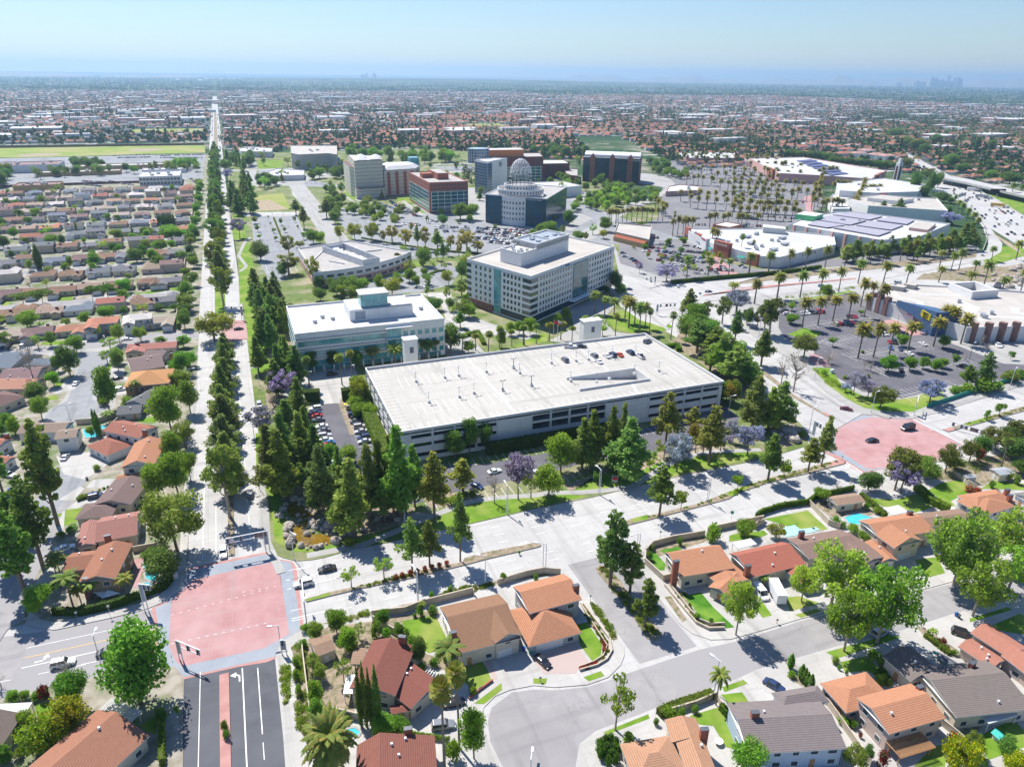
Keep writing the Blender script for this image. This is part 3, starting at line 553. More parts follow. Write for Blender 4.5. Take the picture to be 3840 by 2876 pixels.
# parking bay lines
def bays(P,n,depth,z=.182,w=.12,both=False,skew=0):
    a,c=pts(P) if isinstance(P,str) else P;d=(c-a);L=d.length;d.normalize();nn=Vector((-d.y,d.x))
    for i in range(n+1):
        p=a+d*(L*i/n);q=p+nn*depth+d*skew
        mk.poly(strip([p,q],w),z,0)
        if both:mk.poly(strip([p,p-nn*depth+d*skew],w),z,0)
    if both:mk.poly(strip([a,c],w),z+.001,0)
GARAGE=(40.1,203.6,166.5,262.2);GH=12.0
for x0,x1 in ((15,34.5),):
    bays(W((34.5,198),(34.5,250)),19,5.2);bays(W((12.5,250),(12.5,198)),19,5.2)
bays(W((42,173.2),(150,173.2)),40,5.2);bays(W((150,199.5),(42,199.5)),40,5.2)
for s,n in (('B4 430,770 900,700',14),('B4 560,950 1080,880',16),('B4 700,1060 1240,1190',1),('B4 720,1080 960,1030',8),('B4 900,1180 1500,1090',18),('B4 1130,1300 1830,1215',20),('B4 1290,1470 1700,1390',12)):
    a,c=pts(s);d=(c-a).normalized();bays([a,c],n,5.2,.181,.13,True)
for k,x in enumerate((15,33,50)):
    for y0,y1 in ((470,560),(575,690)):bays(W((x,y0),(x,y1)),int((y1-y0)/2.8),5.2,.181,.13,True)
struct('lane_markings',mk,[M['white_paint'],M['yellow_paint']])
def cen(P):
    n=len(P);return Vector((sum(p[0] for p in P)/n,sum(p[1] for p in P)/n))
def bld(name,label,P,h,wall,roof='membrane',cat='building',par=.9,parmat=None,z0=.15,group=None,inset=.45,deckz=None):
    P=pts(P) if isinstance(P,str) else list(P);c=cen(P);r=thing(name,label,cat,(c.x,c.y,z0),group=group)
    A=sum(P[i-1][0]*P[i][1]-P[i][0]*P[i-1][1] for i in range(len(P)))
    if A<0:P=P[::-1]
    b=MB();b.prism(P,z0,h-par,0,top=False);b.build('wall',M[wall],r)
    b=MB();b.poly(P,h-par);b.build('roof',M[roof],r)
    if par>0:
        I=insetp(P,inset);b=MB()
        for i in range(len(P)):
            b.wall(P[i-1],P[i],h-par,h);b.wall(I[i],I[i-1],h-par,h)
            b.add([(*P[i-1][:2],h),(*P[i][:2],h),(*I[i][:2],h),(*I[i-1][:2],h)],[(0,1,2,3)])
        b.build('parapet',M[parmat or wall],r)
    return r
def insetp(P,d):
    out=[];n=len(P)
    for i in range(n):
        a,b,c=[Vector(P[(i+k)%n][:2]) for k in(-1,0,1)]
        d1=(b-a).normalized();d2=(c-b).normalized();n1=Vector((-d1.y,d1.x));n2=Vector((-d2.y,d2.x));m=(n1+n2)
        if m.length<.1:m=n1
        m.normalize();out.append(b+m*d/max(.35,m.dot(n1)))
    return out
WC={}
def window(r,p,q,z0,z1,glass='window_glass',frame='trim_white',fw=.12,proud=.06,name='window'):
    """one window lying on the wall line p-q (outside to the right of p->q)"""
    p=Vector(p[:2]);q=Vector(q[:2]);d=(q-p).normalized();n=Vector((d.y,-d.x))
    k=WC.get(r.name,0);WC[r.name]=k+1
    b=MB();f0=p+n*.0;P=[p-n*.03,q-n*.03,q+n*proud*.5,p+n*proud*.5]
    b.prism(P,z0,z1,0,bot=True)
    if frame:
        for a,c,y0,y1 in((p-d*fw,p,z0-fw,z1+fw),(q,q+d*fw,z0-fw,z1+fw),(p,q,z0-fw,z0),(p,q,z1,z1+fw)):
            b.prism([a-n*.03,c-n*.03,c+n*proud,a+n*proud],y0,y1,1,bot=True)
    mats=[M[glass],M[frame or glass]]
    if k<98:return b.build(name,mats,r)
    S=WC.setdefault(r.name+'*',[MB(),mats,r]);o=len(S[0].v);S[0].v+=b.v;S[0].f+=[[i+o for i in f] for f in b.f];S[0].m+=b.m;S[0].uv+=b.uv;S[0].hasuv=True
def flush_windows():
    for k,S in WC.items():
        if k.endswith('*'):
            o=S[0].build('window',S[1],S[2]);o['kind']='stuff'
def wingrid(r,p,q,z0,dz,rows,cols,ww,wh,s0=0,s1=1,sill=.9,**kw):
    p=Vector(p[:2]);q=Vector(q[:2]);L=(q-p).length;d=(q-p).normalized();a=L*s0;step=L*(s1-s0)/cols
    for j in range(rows)[::-1]:
        for i in range(cols):
            c=p+d*(a+step*(i+.5));window(r,c-d*ww/2,c+d*ww/2,z0+dz*j+sill,z0+dz*j+sill+wh,**kw)
def panel(r,name,p,q,z0,z1,m,proud=.12,s0=0,s1=1):
    p=Vector(p[:2]);q=Vector(q[:2]);a=p.lerp(q,s0);c=p.lerp(q,s1);d=(c-a).normalized();n=Vector((d.y,-d.x))
    b=MB();b.prism([a-n*.05,c-n*.05,c+n*proud,a+n*proud],z0,z1,0,bot=True);return b.build(name,M[m],r)
def text(s,p,q,z,size,m,name='sign',parent=None,proud=.35,label=None,thick=.08,align='CENTER'):
    cu=bpy.data.curves.new(name,'FONT');cu.body=s;cu.size=size;cu.extrude=thick;cu.align_x=align;cu.align_y='CENTER'
    tmp=bpy.data.objects.new('tmp',cu);C.objects.link(tmp);dg=bpy.context.evaluated_depsgraph_get();dg.update()
    me=bpy.data.meshes.new_from_object(tmp.evaluated_get(dg));bpy.data.objects.remove(tmp)
    p=Vector(p[:2]);q=Vector(q[:2]);d=(q-p).normalized();n=Vector((d.y,-d.x));c=(p+q)/2+n*proud
    me.transform(Matrix(((d.x,0,n.x,c.x),(d.y,0,n.y,c.y),(0,1,0,z),(0,0,0,1))))
    if parent is not None:me.transform(Matrix.Translation(-parent.location))
    me.materials.clear();me.materials.append(M[m]);return obj(name,me,parent)
x0,y0,x1,y1=GARAGE
g=thing('parking_garage','wide pale parking garage with marked open roof deck behind the pine trees','parking garage',((x0+x1)/2,(y0+y1)/2,.15))
b=MB();xr,yr0,yr1=111.0,215.5,227.0
b.prism(rect(x0,y0,x1,yr0),GH-1.5,GH-1,0,bot=True);b.prism(rect(x0,yr1,x1,y1),GH-1.5,GH-1,0,bot=True);b.prism(rect(x0,yr0,xr,yr1),GH-1.5,GH-1,0,bot=True);b.prism(rect(141,yr0,x1,yr1),GH-1.5,GH-1,0,bot=True);b.build('roof_deck',M['deck'],g)
b=MB()
b.add([(xr,yr0+.2,GH-1.02),(xr,yr1-.2,GH-1.02),(141,yr1-.2,GH-4.2),(141,yr0+.2,GH-4.2)],[(0,3,2,1)]);b.build('ramp',M['deck'],g)
b=MB()
for yy in (yr0,yr1):b.prism(rect(xr,yy-.15,141,yy+.15),GH-4.4,GH-.1,0,bot=True)
b.prism(rect(140.8,yr0,141.1,yr1),GH-4.4,GH-.1,0,bot=True);b.build('ramp_wall',M['white_wall'],g)
b=MB();w=.35
for P in (rect(x0,y0,x1,y0+w),rect(x0,y1-w,x1,y1),rect(x0,y0+w,x0+w,y1-w),rect(x1-w,y0+w,x1,y1-w)):b.prism(P,GH-1,GH,0,bot=True)
b.build('parapet',M['white_wall'],g)
# levels: spandrel bands with open bays between piers
sp=MB();piers=MB()
def bandwall(p,q,solid):
    p=Vector(p);q=Vector(q);L=(q-p).length;d=(q-p).normalized();n=Vector((d.y,-d.x));t=.5
    def blk(a,c,z0,z1,mb,o=0):mb.prism([p+d*a+n*o,p+d*c+n*o,p+d*c-n*t,p+d*a-n*t],z0,z1,0,bot=True)
    s=0
    for a,c,kind in solid:
        if kind=='s':blk(L*a,L*c,.15,GH-1,sp)
        else:
            nb=max(1,round((c-a)*L/7.6));
            for z0,z1 in kind:blk(L*a,L*c,z0,z1,sp)
            for i in range(nb+1):
                x=L*a+(c-a)*L*i/nb;pm=MB();blk(max(L*a,x-.35),min(L*c,x+.35),.15,GH-1,pm,.12);pm.build('pier',M['white_wall'],g)
lou=[(GH-2.2,GH-1),(6.6,8.6),(3.0,5.4),(.15,1.6)]
wide=[(GH-2.0,GH-1),(7.1,7.9),(.15,4.6)]
bandwall((x0,y0),(x1,y0),[(0,.03,'s'),(.03,.27,lou),(.27,.37,'s'),(.37,.60,wide),(.60,.74,'s'),(.74,.985,lou),(.985,1,'s')])
bandwall((x0,y1),(x0,y0),[(0,.02,'s'),(.02,.98,lou),(.98,1,'s')]);bandwall((x1,y0),(x1,y1),[(0,.02,'s'),(.02,.98,lou),(.98,1,'s')]);bandwall((x1,y1),(x0,y1),[(0,1,'s')])
sp.build('wall',M['panel_joint'],g)
b=MB()
for z in (.16,4.2,7.6):b.poly(rect(x0+.6,y0+.6,x1-.6,y1-.6),z)
b.build('parking_level',M['asphalt_grey'],g)
for a,c in(((81.8,y0+.4),(81.8,y1-.4)),((129.5,y0+.4),(133,yr0-.3)),((131,yr1+.4),(131,y1-.4))):b=MB();b.poly(strip(W(a,c),1.1),GH-.985);b.build('expansion_strip',M['membrane'],g)
mk=MB();mzk=GH-.98
for yy,sg in ((y0+5.8,-1),(y1-5.8,1)):
    for i in range(44):
        x=x0+3+i*2.75
        if x<x1-3:mk.poly(strip(W((x,yy),(x,yy+sg*5)),.13),mzk)
for yy in (y0+17,y1-17):
    for i in range(40):
        x=x0+10+i*2.75
        if x<x1-8 and not(xr-2<x<143 and yr0-6<yy<yr1+6):mk.poly(strip(W((x,yy-5),(x,yy+5)),.13),mzk)
for i in range(18):
    for xx,sg in((x0+.6,1),(x1-.6,-1)):
        y=y0+5+i*2.8;mk.poly(strip(W((xx,y),(xx+sg*5,y)),.13),mzk)
b=mk.build('bay_markings',M['white_paint'],g);b['kind']='stuff'
def rooflamp(x,y,z,h=4.2,label='short white lamp mast on a square base on the garage roof',loc=None):
    r=thing('lamp_mast',label,'lamp mast',(x,y,z),group='lamp masts on the garage roof')
    b=MB();b.box((x,y,z+.5),(.9,.9,1.0));b.build('base',M['white_wall'],r)
    b=MB();b.tube((x,y,z+1),(x,y,z+h),.09);b.box((x,y,z+h),(1.9,.14,.1));b.build('pole',M['metal_grey'],r)
    for s in(-.8,.8):
        b=MB();b.box((x+s,y,z+h-.05),(.75,.5,.22));b.build('lamp_head',M['metal_white'],r)
for t,x,y in [l.split()[0:1]+[float(v) for v in l.split()[1].split(',')] for l in '''B2 1298,1365|B2 1513,1335|B2 1618,1320|B2 1825,1292|B2 2030,1262|B2 1395,1520|B2 1622,1480|B2 1733,1452|B2 1948,1432|B2 2165,1395|B3 490,1225|B3 675,1210|B3 768,1200|B3 635,1360|B3 340,1395|B3 127,1432|B3 830,1372|B3 925,1350|B3 1113,1310|B3 1296,1285|B3 945,1182|B3 1122,1160|B3 205,1262|B2 2075,1300'''.split('|')]:
    p=G(t,x,y,GH-1);rooflamp(p.x,p.y,GH-1)
for t,x,y,h,w in (('B2',1268,1205,7,5.5),('B3',800,1045,6.5,9)):
    p=G(t,x,y,GH-4);r=thing('stair_tower','narrow white stair tower with a dark doorway at the north edge of the garage' if w<6 else 'wide white stair tower rising behind the garage parapet','stair tower',(p.x,p.y+1.5,.15))
    b=MB();b.box((p.x,p.y+2.5,(GH+h)/2-1),(w,4,GH+h-2));b.build('wall',M['white_wall'],r);b=MB();b.box((p.x,p.y+2.5,GH+h-1.9),(w+.6,4.6,.35));b.build('cornice',M['trim_white'],r);b=MB();b.box((p.x+.2,p.y+.45,GH+.5),(1.6,.12,2.6));b.build('doorway',M['metal_dark'],r)
# hedges beside the garage are made with the plants
OB=rect(17,295.4,82,337.5)
r=bld('office_building','low white three storey office with teal ribbon windows and roof penthouse',OB,17.5,'panel_pale',par=.9,parmat='white_wall')
P,Q=(17,295.4),(56,295.4)
for z in (11.3,6.7,2.4):
    panel(r,'ribbon_window',P,Q,z,z+2.3,'glass_teal',.12,.02,.985)
    b=MB();b.box((36.5,295.2,z+3.4),(39,.5,.25));b.build('ledge',M['sign_grey'],r)
panel(r,'glass_bay',(56,295.4),(62,295.4),.3,15.8,'glass_teal',.5)
for z in (15.9,11,6.3):
    b=MB();b.box((61,294.4,z),(12,1.6,.25));b.build('canopy',M['metal_white'],r)
wingrid(r,(62.5,295.4),(82,295.4),1.2,4.4,3,6,2.0,2.2,sill=1.3,glass='teal_panel',frame=None)
wingrid(r,(82,295.4),(82,337.5),1.2,4.4,3,12,2.0,2.2,sill=1.3,glass='teal_panel',frame=None)
for z in (11.3,6.7,2.4):panel(r,'ribbon_window',(17,337.5),(17,295.4),z,z+2.3,'glass_teal',.12,.02,.98)
b=MB();b.prism(rect(42,307,70.5,325),16.6,21.5,0);b.build('penthouse',M['panel_joint'],r)
b=MB();b.prism(rect(42.4,307.4,60,324.6),21.5,21.7,0);b.prism(rect(60.3,307.3,70.2,307.6),21.5,22.2);b.prism(rect(60.3,324.3,70.2,324.6),21.5,22.2);b.build('penthouse_roof',M['membrane'],r)
b=MB();b.prism(rect(47.5,309,59.5,317),21.5,27.5,0);o=b.build('glass_lantern',M['glass_teal'],r)
b=MB();b.prism(rect(47,308.5,60,317.5),27.5,28,0,bot=True);b.build('lantern_roof',M['membrane'],r)
for x,y in ((27,310),(31,316),(35,312),(66,318),(64,312),(76,314)):
    b=MB();b.box((x,y,17.4),(1.6,1.4,1.3),rot=.3);b.build('roof_vent',M['metal_grey'],r)
panel(r,'louvre',(42,307),(70.5,307),17.2,20.8,'sign_grey',.1,.08,.24)
for i in range(15):
    p=G('B2',430+i*72,1285-i*4);b=MB();x=19+i*4.2;b.tube((x,293,.15),(x,293,2.6),.35,n=8);b.build('column',M['white_wall'],r)
panel(r,'entrance_glass',(19,295.4),(80,295.4),.3,2.2,'glass_teal',.1)
F0=Vector((134.8,321.4));L0=Vector((115.5,367.0));R0=Vector((208.6,370.2));B0=L0+R0-F0
OC=[F0,R0,B0,L0];r=bld('office_building','tall white office block with six rows of windows and rooftop plant',OC,26,'panel_pale','tan_roof',par=1.0,parmat='white_wall');oc=r
for a,c in((F0,R0),(L0,F0)):
    panel(r,'cornice_band',a,c,24.0,24.35,'sign_grey',.18);panel(r,'base_glass',a,c,1.0,4.2,'glass_dark',-.02 if 0 else .1)
wingrid(r,F0,R0,4.4,3.35,6,12,1.35,1.9,.09,.46,sill=.7,frame=None);wingrid(r,F0,R0,4.4,3.35,6,9,1.5,1.9,.66,.97,sill=.7,frame=None)
panel(r,'glass_bay',F0,R0,3,24,'glass_green',.5,.47,.65)
wingrid(r,L0,F0,4.4,3.35,6,4,1.5,1.9,.12,.42,sill=.7,frame=None);wingrid(r,L0,F0,4.4,3.35,6,5,1.6,1.9,.58,.86,sill=.7,frame=None)
panel(r,'glass_strip',L0,F0,1,24.8,'glass_teal',.25,.45,.555)
for j in range(6):
    z=5.1+3.35*j
    panel(r,'corner_window',F0,R0,z,z+1.9,'window_glass',.1,0,.075);panel(r,'corner_window',L0,F0,z,z+1.9,'window_glass',.1,.88,1);panel(r,'corner_window',L0,F0,z,z+1.9,'window_glass',.1,0,.075)
u=(R0-F0).normalized();v=(L0-F0).normalized()
def RF(a,c,d,e):return [F0+u*a+v*c,F0+u*d+v*c,F0+u*d+v*e,F0+u*a+v*e]
b=MB();b.prism(RF(12,17,27,33),25,31.5,0);b.prism(RF(27.02,17,60,35),25,34,0,);b.build('penthouse',M['panel_joint'],r)
b=MB();I=RF(28,18,59,34);b.prism(I,34,34.05);b.build('penthouse_roof',M['sign_grey'],r)
b=MB()
for P in (RF(27.02,17,60,17.6),RF(27.02,34.4,60,35),RF(27.02,17.6,27.6,34.4),RF(59.4,17.6,60,34.4),RF(42,17.6,42.6,34.4),RF(12,17,27,17.5),RF(12,32.5,27,33),RF(12,17.5,12.5,32.5)):b.prism(P,31.5,34.9 if P[0]!=F0+u*12+v*17 and (P[0]-F0).dot(u)>26 else 32.4,0)
b.build('penthouse_parapet',M['white_wall'],r)
for i in range(9):
    p=F0+u*(14+random.random()*11)+v*(19+random.random()*12);b=MB();b.box((p.x,p.y,32.1),(1.4,1.1,1.2),rot=.5);b.build('roof_unit',M['metal_grey'],r)
for i in range(6):
    p=F0+u*(30+random.random()*28)+v*(20+random.random()*12);b=MB();b.box((p.x,p.y,34.5),(3,1.6,1.0),rot=.57);b.build('roof_unit',M['metal_grey'],r)
s=text('blueshield',F0+u*29,F0+u*40,25.0,1.2,'sign_blue','sign',r,.15,thick=.1)
s2=text('of california',F0+u*32,F0+u*41,24.55,.5,'sign_cyan','sign',r,.15,thick=.1) if 0 else None
b=MB();p=F0+u*28.2;n=Vector((u.y,-u.x));b.prism([p,p+u*1.4,p+u*1.4+n*.2,p+n*.2],24.6,25.6,bot=True);b.build('emblem',M['sign_cyan'],r)
panel(r,'brick_base',L0,F0,.2,4.4,'brick',.16,.02,.42)
wingrid(r,L0+Vector((.0,0)),F0,.3,4,1,5,1.8,2.4,.04,.4,sill=.6,proud=.4)
panel(r,'entrance_canopy',F0,R0,4.2,4.6,'metal_white',4.0,.42,.66)
arc=[]
A_,B_,C_=Vector((39.5,427.5)),Vector((76,437.5)),Vector((107.2,463.7))
for i in range(13):
    s=i/12;p=A_.lerp(B_,s*2) if s<.5 else B_.lerp(C_,s*2-1);q=(1-s)**2*A_+2*s*(1-s)*(B_*2-(A_+C_)*.5)+s*s*C_;arc.append(q)
P=arc+W((73.7,510.5),(37.1,495.6))
r=bld('office_building','low curved two storey office with grey roof and long roof plant screen',P,9.5,'panel_pale','gravel_roof',par=.8,parmat='white_wall')
for i in range(12):
    a,c=arc[i],arc[i+1]
    panel(r,'stone_base',a,c,.3,4.2,'pink_wall',.12,0,1);panel(r,'window_band',a,c,5.4,7.0,'window_glass',.16,.18,.82);panel(r,'window_band',a,c,1.4,3.2,'window_glass',.2,.2,.8)
panel(r,'stone_base',(37.1,495.6),arc[0],.3,4.2,'pink_wall',.12)
wingrid(r,(37.1,495.6),arc[0],4.6,4,1,9,4,1.6,sill=.8,frame=None)
sc1=[Vector(p) for p in((51.6,482.5),(66.5,487.5),(81.4,440.2),(70.2,436.0))]
b=MB();I=insetp(sc1[::-1],.4)[::-1]
for i in range(4):b.prism([sc1[i-1],sc1[i],I[i],I[i-1]],8.7,12.8,0)
b.build('plant_screen',M['white_wall'],r)
for i in range(14):
    s=(i+.5)/14;p=(sc1[0].lerp(sc1[3],s)).lerp(sc1[1].lerp(sc1[2],s),.35+.3*random.random());b=MB();b.box((p.x,p.y,9.8),(4.2,2.6,2.2),rot=.3);b.build('air_conditioner',M['metal_white'],r)
for a,c in(((55,492),(41,455)),((90,476),(73,473)),((60,445),(52,455))):
    b=MB();b.prism(strip(W(a,c),.5),8.7,9.5,0);b.build('roof_joint',M['white_wall'],r)
P=W((169,647.5),(206,647.5),(206,729),(169,729));k=P
r=bld('office_building','red brick office with green glass lower floors and brick rooftop boxes',P,28,'brick','gravel_roof',par=.8)
panel(r,'glass_wall',k[0],k[1],2,20,'glass_brick',.15,.04,.97);panel(r,'glass_wall',k[3],k[0],2,20,'glass_brick',.15,.03,.97)
for z in(21,24):
    for a,c,n_ in((k[0],k[1],14),(k[3],k[0],26)):wingrid(r,a,c,z,3,1,n_,1.1,1.5,.03,.97,sill=.3,frame=None)
b=MB();b.prism(rect(172,683,182,693),27.2,31.5);b.prism(rect(183,670,194,703),27.2,33);b.build('rooftop_box',M['brick'],r)
b=MB();b.prism(rect(183.4,670.4,193.6,702.6),33,33.1);b.build('rooftop',M['gravel_roof'],r)
r=bld('hotel_building','cream stepped tower block with thin dark horizontal lines','C2 850,1085 1060,1075 1060,1020 800,1010' and W((120,756),(150,762),(156,800),(124,822)),37,'cream_bands','membrane',par=.6)
b=MB();b.prism(W((117,770),(121,757),(124.9,800),(123.9,820),(118,818)),.15,30);b.build('stepped_wing',M['cream_bands'],r)
b=MB()
for cx,cy in((130,770),(144,775),(134,795),(149,790)):b.add([(cx-6,cy-8,36.9),(cx+6,cy-8,36.9),(cx+6,cy+8,36.9),(cx-6,cy+8,36.9),(cx,cy,40)],[(0,1,4),(1,2,4),(2,3,4),(3,0,4)])
b.build('roof_peak',M['membrane'],r)
b=MB();b.prism(W((119,748),(150,753),(150,762),(119,757)),.15,10);b.build('entrance_wing',M['cream_bands'],r)
P=W((151,762.5),(186,770),(196,790),(190,812),(156,808));r=bld('hotel_building','lower cream wing with a white hipped roof and dark brick bays beside the tower',P,26,'cream_bands','membrane',par=.5)
for s in (.1,.36,.62,.85):panel(r,'brick_bay',P[0],P[1],1,24,'brick',.3,s,s+.09)
panel(r,'glass_bay',P[1],P[2],1,24,'glass_brick',.3,.05,.95)
b=MB();I=insetp(P,6);b.add([(p[0],p[1],26.05) for p in P]+[(p[0],p[1],29.5) for p in I],[(i,(i+1)%5,5+(i+1)%5,5+i) for i in range(5)]+[(5,6,7,8,9)]);b.build('roof_slope',M['membrane'],r)
b=MB();b.prism(rect(188,800,198,812),.2,34);b.build('glass_tower',M['glass_teal'],r)
cx,cy=236.5,572;f1,f2,f3,f4=Vector((204,592)),Vector((244.5,553.5)),Vector((291,613)),Vector((250,652))
P=[f1,f2,f3,f4];r=bld('office_building','dark glass office with a white drum and open lattice dome',P,24.5,'glass_grid','gravel_roof',par=.8,parmat='metal_white')
dc=(f1+f2)/2+(f4-f1).normalized()*15;
def cyl(n,rad,z0,z1,m,name,thick=.6,lip=False):
    b=MB();O=[(dc.x+rad*math.cos(2*PI*i/n),dc.y+rad*math.sin(2*PI*i/n)) for i in range(n)];I=[(dc.x+(rad-thick)*math.cos(2*PI*i/n),dc.y+(rad-thick)*math.sin(2*PI*i/n)) for i in range(n)]
    for i in range(n):b.prism([O[i-1],O[i],I[i],I[i-1]],z0,z1,0,bot=True)
    return b.build(name,M[m],r)
cyl(40,18.5,.2,24.6,'white_wall','drum');cyl(40,20,25.5,29.6,'white_wall','drum_rail');cyl(40,14,24,33,'white_wall','upper_drum')
b=MB();b.poly([(dc.x+18*math.cos(2*PI*i/32),dc.y+18*math.sin(2*PI*i/32)) for i in range(32)],25.6);b.poly([(dc.x+13.5*math.cos(2*PI*i/32),dc.y+13.5*math.sin(2*PI*i/32)) for i in range(32)],31.5);b.build('drum_roof',M['gravel_roof'],r)
for rad,zs,n_,ww,wh in((18.5,(5,9.4,13.8,18.2),40,1.2,1.9),(14,(29.8,),34,1.1,1.6),(20,(26.3,),44,1.0,2.2)):
    for z in zs:
        for i in range(n_):
            a=2*PI*(i+.5)/n_;p=Vector((dc.x+rad*math.cos(a),dc.y+rad*math.sin(a)))
            d=Vector((-math.sin(a),math.cos(a)));
            if p.y-dc.y<3:window(r,p-d*ww/2,p+d*ww/2,z,z+wh,frame=None,proud=.12)
text('Allmark Anderson Law Institute',f2.lerp(f3,.0)+Vector((-18,17.2)),f2,22.6,1.3,'white_paint','sign',r,.5)
b=MB()
for j,(rad,z) in enumerate(((9.5,32),(9.5,35.5),(9.5,39),(9.2,42),(8.2,46.5),(6.4,50),(3.8,52.4),(1.2,53.5))):
    n=28
    for i in range(n):
        a0,a1=2*PI*i/n,2*PI*(i+1)/n;b.tube((dc.x+rad*math.cos(a0),dc.y+rad*math.sin(a0),z),(dc.x+rad*math.cos(a1),dc.y+rad*math.sin(a1),z),.16,n=4,cap=False)
prof=((9.5,31.5),(9.5,39),(9.2,42),(8.2,46.5),(6.4,50),(3.8,52.4),(1.2,53.5))
for i in range(16):
    for j in range(len(prof)-1):
        for sg in ((0,0) if prof[j][1]<40 else (1,-1)):
            a0=2*PI*i/16;a1=a0+sg*2*PI/32*(1 if j%2 else -1);b.tube((dc.x+prof[j][0]*math.cos(a0),dc.y+prof[j][0]*math.sin(a0),prof[j][1]),(dc.x+prof[j+1][0]*math.cos(a1),dc.y+prof[j+1][0]*math.sin(a1),prof[j+1][1]),.16,n=4,cap=False)
b.build('lattice_dome',M['metal_white'],r);b=MB();b.tube((dc.x,dc.y,53),(dc.x,dc.y,58),.12);b.build('finial',M['metal_dark'],r)
P=W((252,724),(266,738),(284,752),(268,764),(246,748));r=bld('hotel_building','white hotel slab with gridded blue glass side and round crest',P,36,'panel_pale','membrane',par=.8)
P=W((232,690),(266,716),(260,730),(226,706));r=bld('hotel_building','narrow glass hotel wing with a white end wall and round crest',W((226,736),(262,700),(276,716),(240,752)),36,'white_wall','membrane',par=.8) if 0 else r
panel(r,'glass_wall',(246,748),(252,724),2,34,'glass_hotel',.2);panel(r,'glass_wall',(252,724),(266,738),2,34,'glass_hotel',.2,0,.5)
b=MB();c=Vector((273,743.3));b.tube((c.x,c.y-.6,31),(c.x+.5,c.y-1.2,31),2.3,n=20);b.build('crest',M['sign_grey'],r);text('S',(270,741.2),(277,746.6),31,3,'white_paint','crest_letter',r,1.0)
P=[(258+12*math.cos(2*PI*i/20),772+9*math.sin(2*PI*i/20)) for i in range(20)];b=MB();b.prism(P,30,45);b.build('glass_drum',M['glass_hotel'],r)
P=W((271,812),(350,805),(364,850),(285,862));r=bld('office_building','wide dark brick office with orange rooftop box behind the hotel slab',P,31,'brick_bands','gravel_roof',par=.8)
panel(r,'glass_wall',(271,812),(350,805),2,20,'glass_brick',.3,.02,.98);panel(r,'glass_wall',(285,862),(271,812),2,20,'glass_brick',.3,.05,.95)
b=MB();b.prism(W((283,822),(330,818),(332,840),(290,842)),30,38,0,1);b.build('rooftop_box',[M['orange'],M['membrane']],r)
r=bld('office_building','low grey annex office to the right of the wide brick office',W((366,846),(402,842),(412,882),(372,890)),18,'brick_bands','membrane',par=.6)
r=bld('meeting_hall','low white meeting hall with slanted roof beside the domed office',W((300,690),(352,704),(346,742),(300,742)),11,'panel_pale','membrane',par=.6)
a,c=Vector((404,808)),Vector((459,769));n=(c-a).normalized();m_=Vector((-n.y,n.x))
P=[a,c,c+m_*34,a+m_*34];r=bld('office_building','dark glass office with three peaked brick columns and a barrel roof',P,29,'glass_dark','gravel_roof',par=.5,parmat='metal_white')
for s in(.17,.52,.84):
    p=a.lerp(c,s);q=[p-n*3-m_*2,p+n*3-m_*2,p+n*3+m_*4,p-n*3+m_*4];b=MB();b.prism(q,.2,29);t0=[(v.x,v.y,29) for v in q];b.add(t0+[(p.x-m_.x*2,p.y-m_.y*2,33.5),(p.x+m_.x*4,p.y+m_.y*4,33.5)],[(0,1,4),(1,2,5,4),(2,3,5),(3,0,4,5)]);b.build('brick_tower',M['brick'],r)
    for z in range(2,9):
        for k in(-1.6,0,1.6):
            w0=p-m_*2+n*k;window(r,w0-n*.35,w0+n*.35,z*3,z*3+1.6,frame=None)
b=MB();st=[]
for i in range(9):
    t=PI*i/8;st.append((20-11*math.cos(t),29.2+5*math.sin(t)))
vs=[];[vs.extend([(a.x+m_.x*d,a.y+m_.y*d,z),(c.x+m_.x*d,c.y+m_.y*d,z)]) for d,z in st]
b.add(vs,[(2*i,2*i+1,2*i+3,2*i+2) for i in range(8)]+[tuple(range(0,18,2)),tuple(range(17,0,-2))]);b.build('barrel_roof',M['metal_white'],r)
panel(r,'brick_wall',P[1],P[2],.3,29,'brick_bands',.2);text('Spectrum',a.lerp(c,.86),a.lerp(c,1.02),26.8,2.8,'white_paint','sign',r,.5)
P=pts('B3 965,240 1225,300 1245,195 990,170',6.5);r=bld('restaurant_building','gold stucco restaurant with scalloped parapet and red tiled awning roof',P,6.8,'gold_stucco','tan_roof',par=1.0,parmat='tan_roof')
a,c=P[0],P[1]
if a.x>c.x:a,c=c,a
d=(c-a).normalized();n=Vector((d.y,-d.x));b=MB();e=[a+d*2,c-d*2];b.add([(e[0].x,e[0].y,5.0),(e[1].x,e[1].y,5.0),(e[1].x+n.x*3.4,e[1].y+n.y*3.4,3.6),(e[0].x+n.x*3.4,e[0].y+n.y*3.4,3.6)],[(0,3,2,1)]);o=b.build('tiled_awning',M['roof_tile'],r,(.55,.2,.12))
b=MB();b.prism([e[0]+n*.2,e[1]+n*.2,e[1]+n*3,e[0]+n*3],.15,3.5);b.build('porch',M['gold_stucco'],r)
def boxstore(label,P,h,roof='membrane',wall='white_wall',units=6,skyl=0,**kw):
    r=bld('store_building',label,P,h,wall,roof,**kw);Q=pts(P) if isinstance(P,str) else [Vector(p) for p in P];c=cen(Q)
    for i in range(units):
        p=c.lerp(Q[random.randrange(len(Q))],random.uniform(.1,.65));b=MB();b.box((p.x,p.y,h+.2),(random.uniform(1.5,4),random.uniform(1.5,3),1.8),rot=.7);b.build('roof_unit',M['metal_grey'],r)
    return r
HGP=W((332,400.4),(321.5,426),(336,481),(347,478),(361,470),(393,463),(431,424),(407.5,398),(339,377.5),(329,379.5))
HGP=W((330,384),(322,426),(330,470),(337,481),(347,478),(395,463),(431,424),(407,397),(340,377.5))
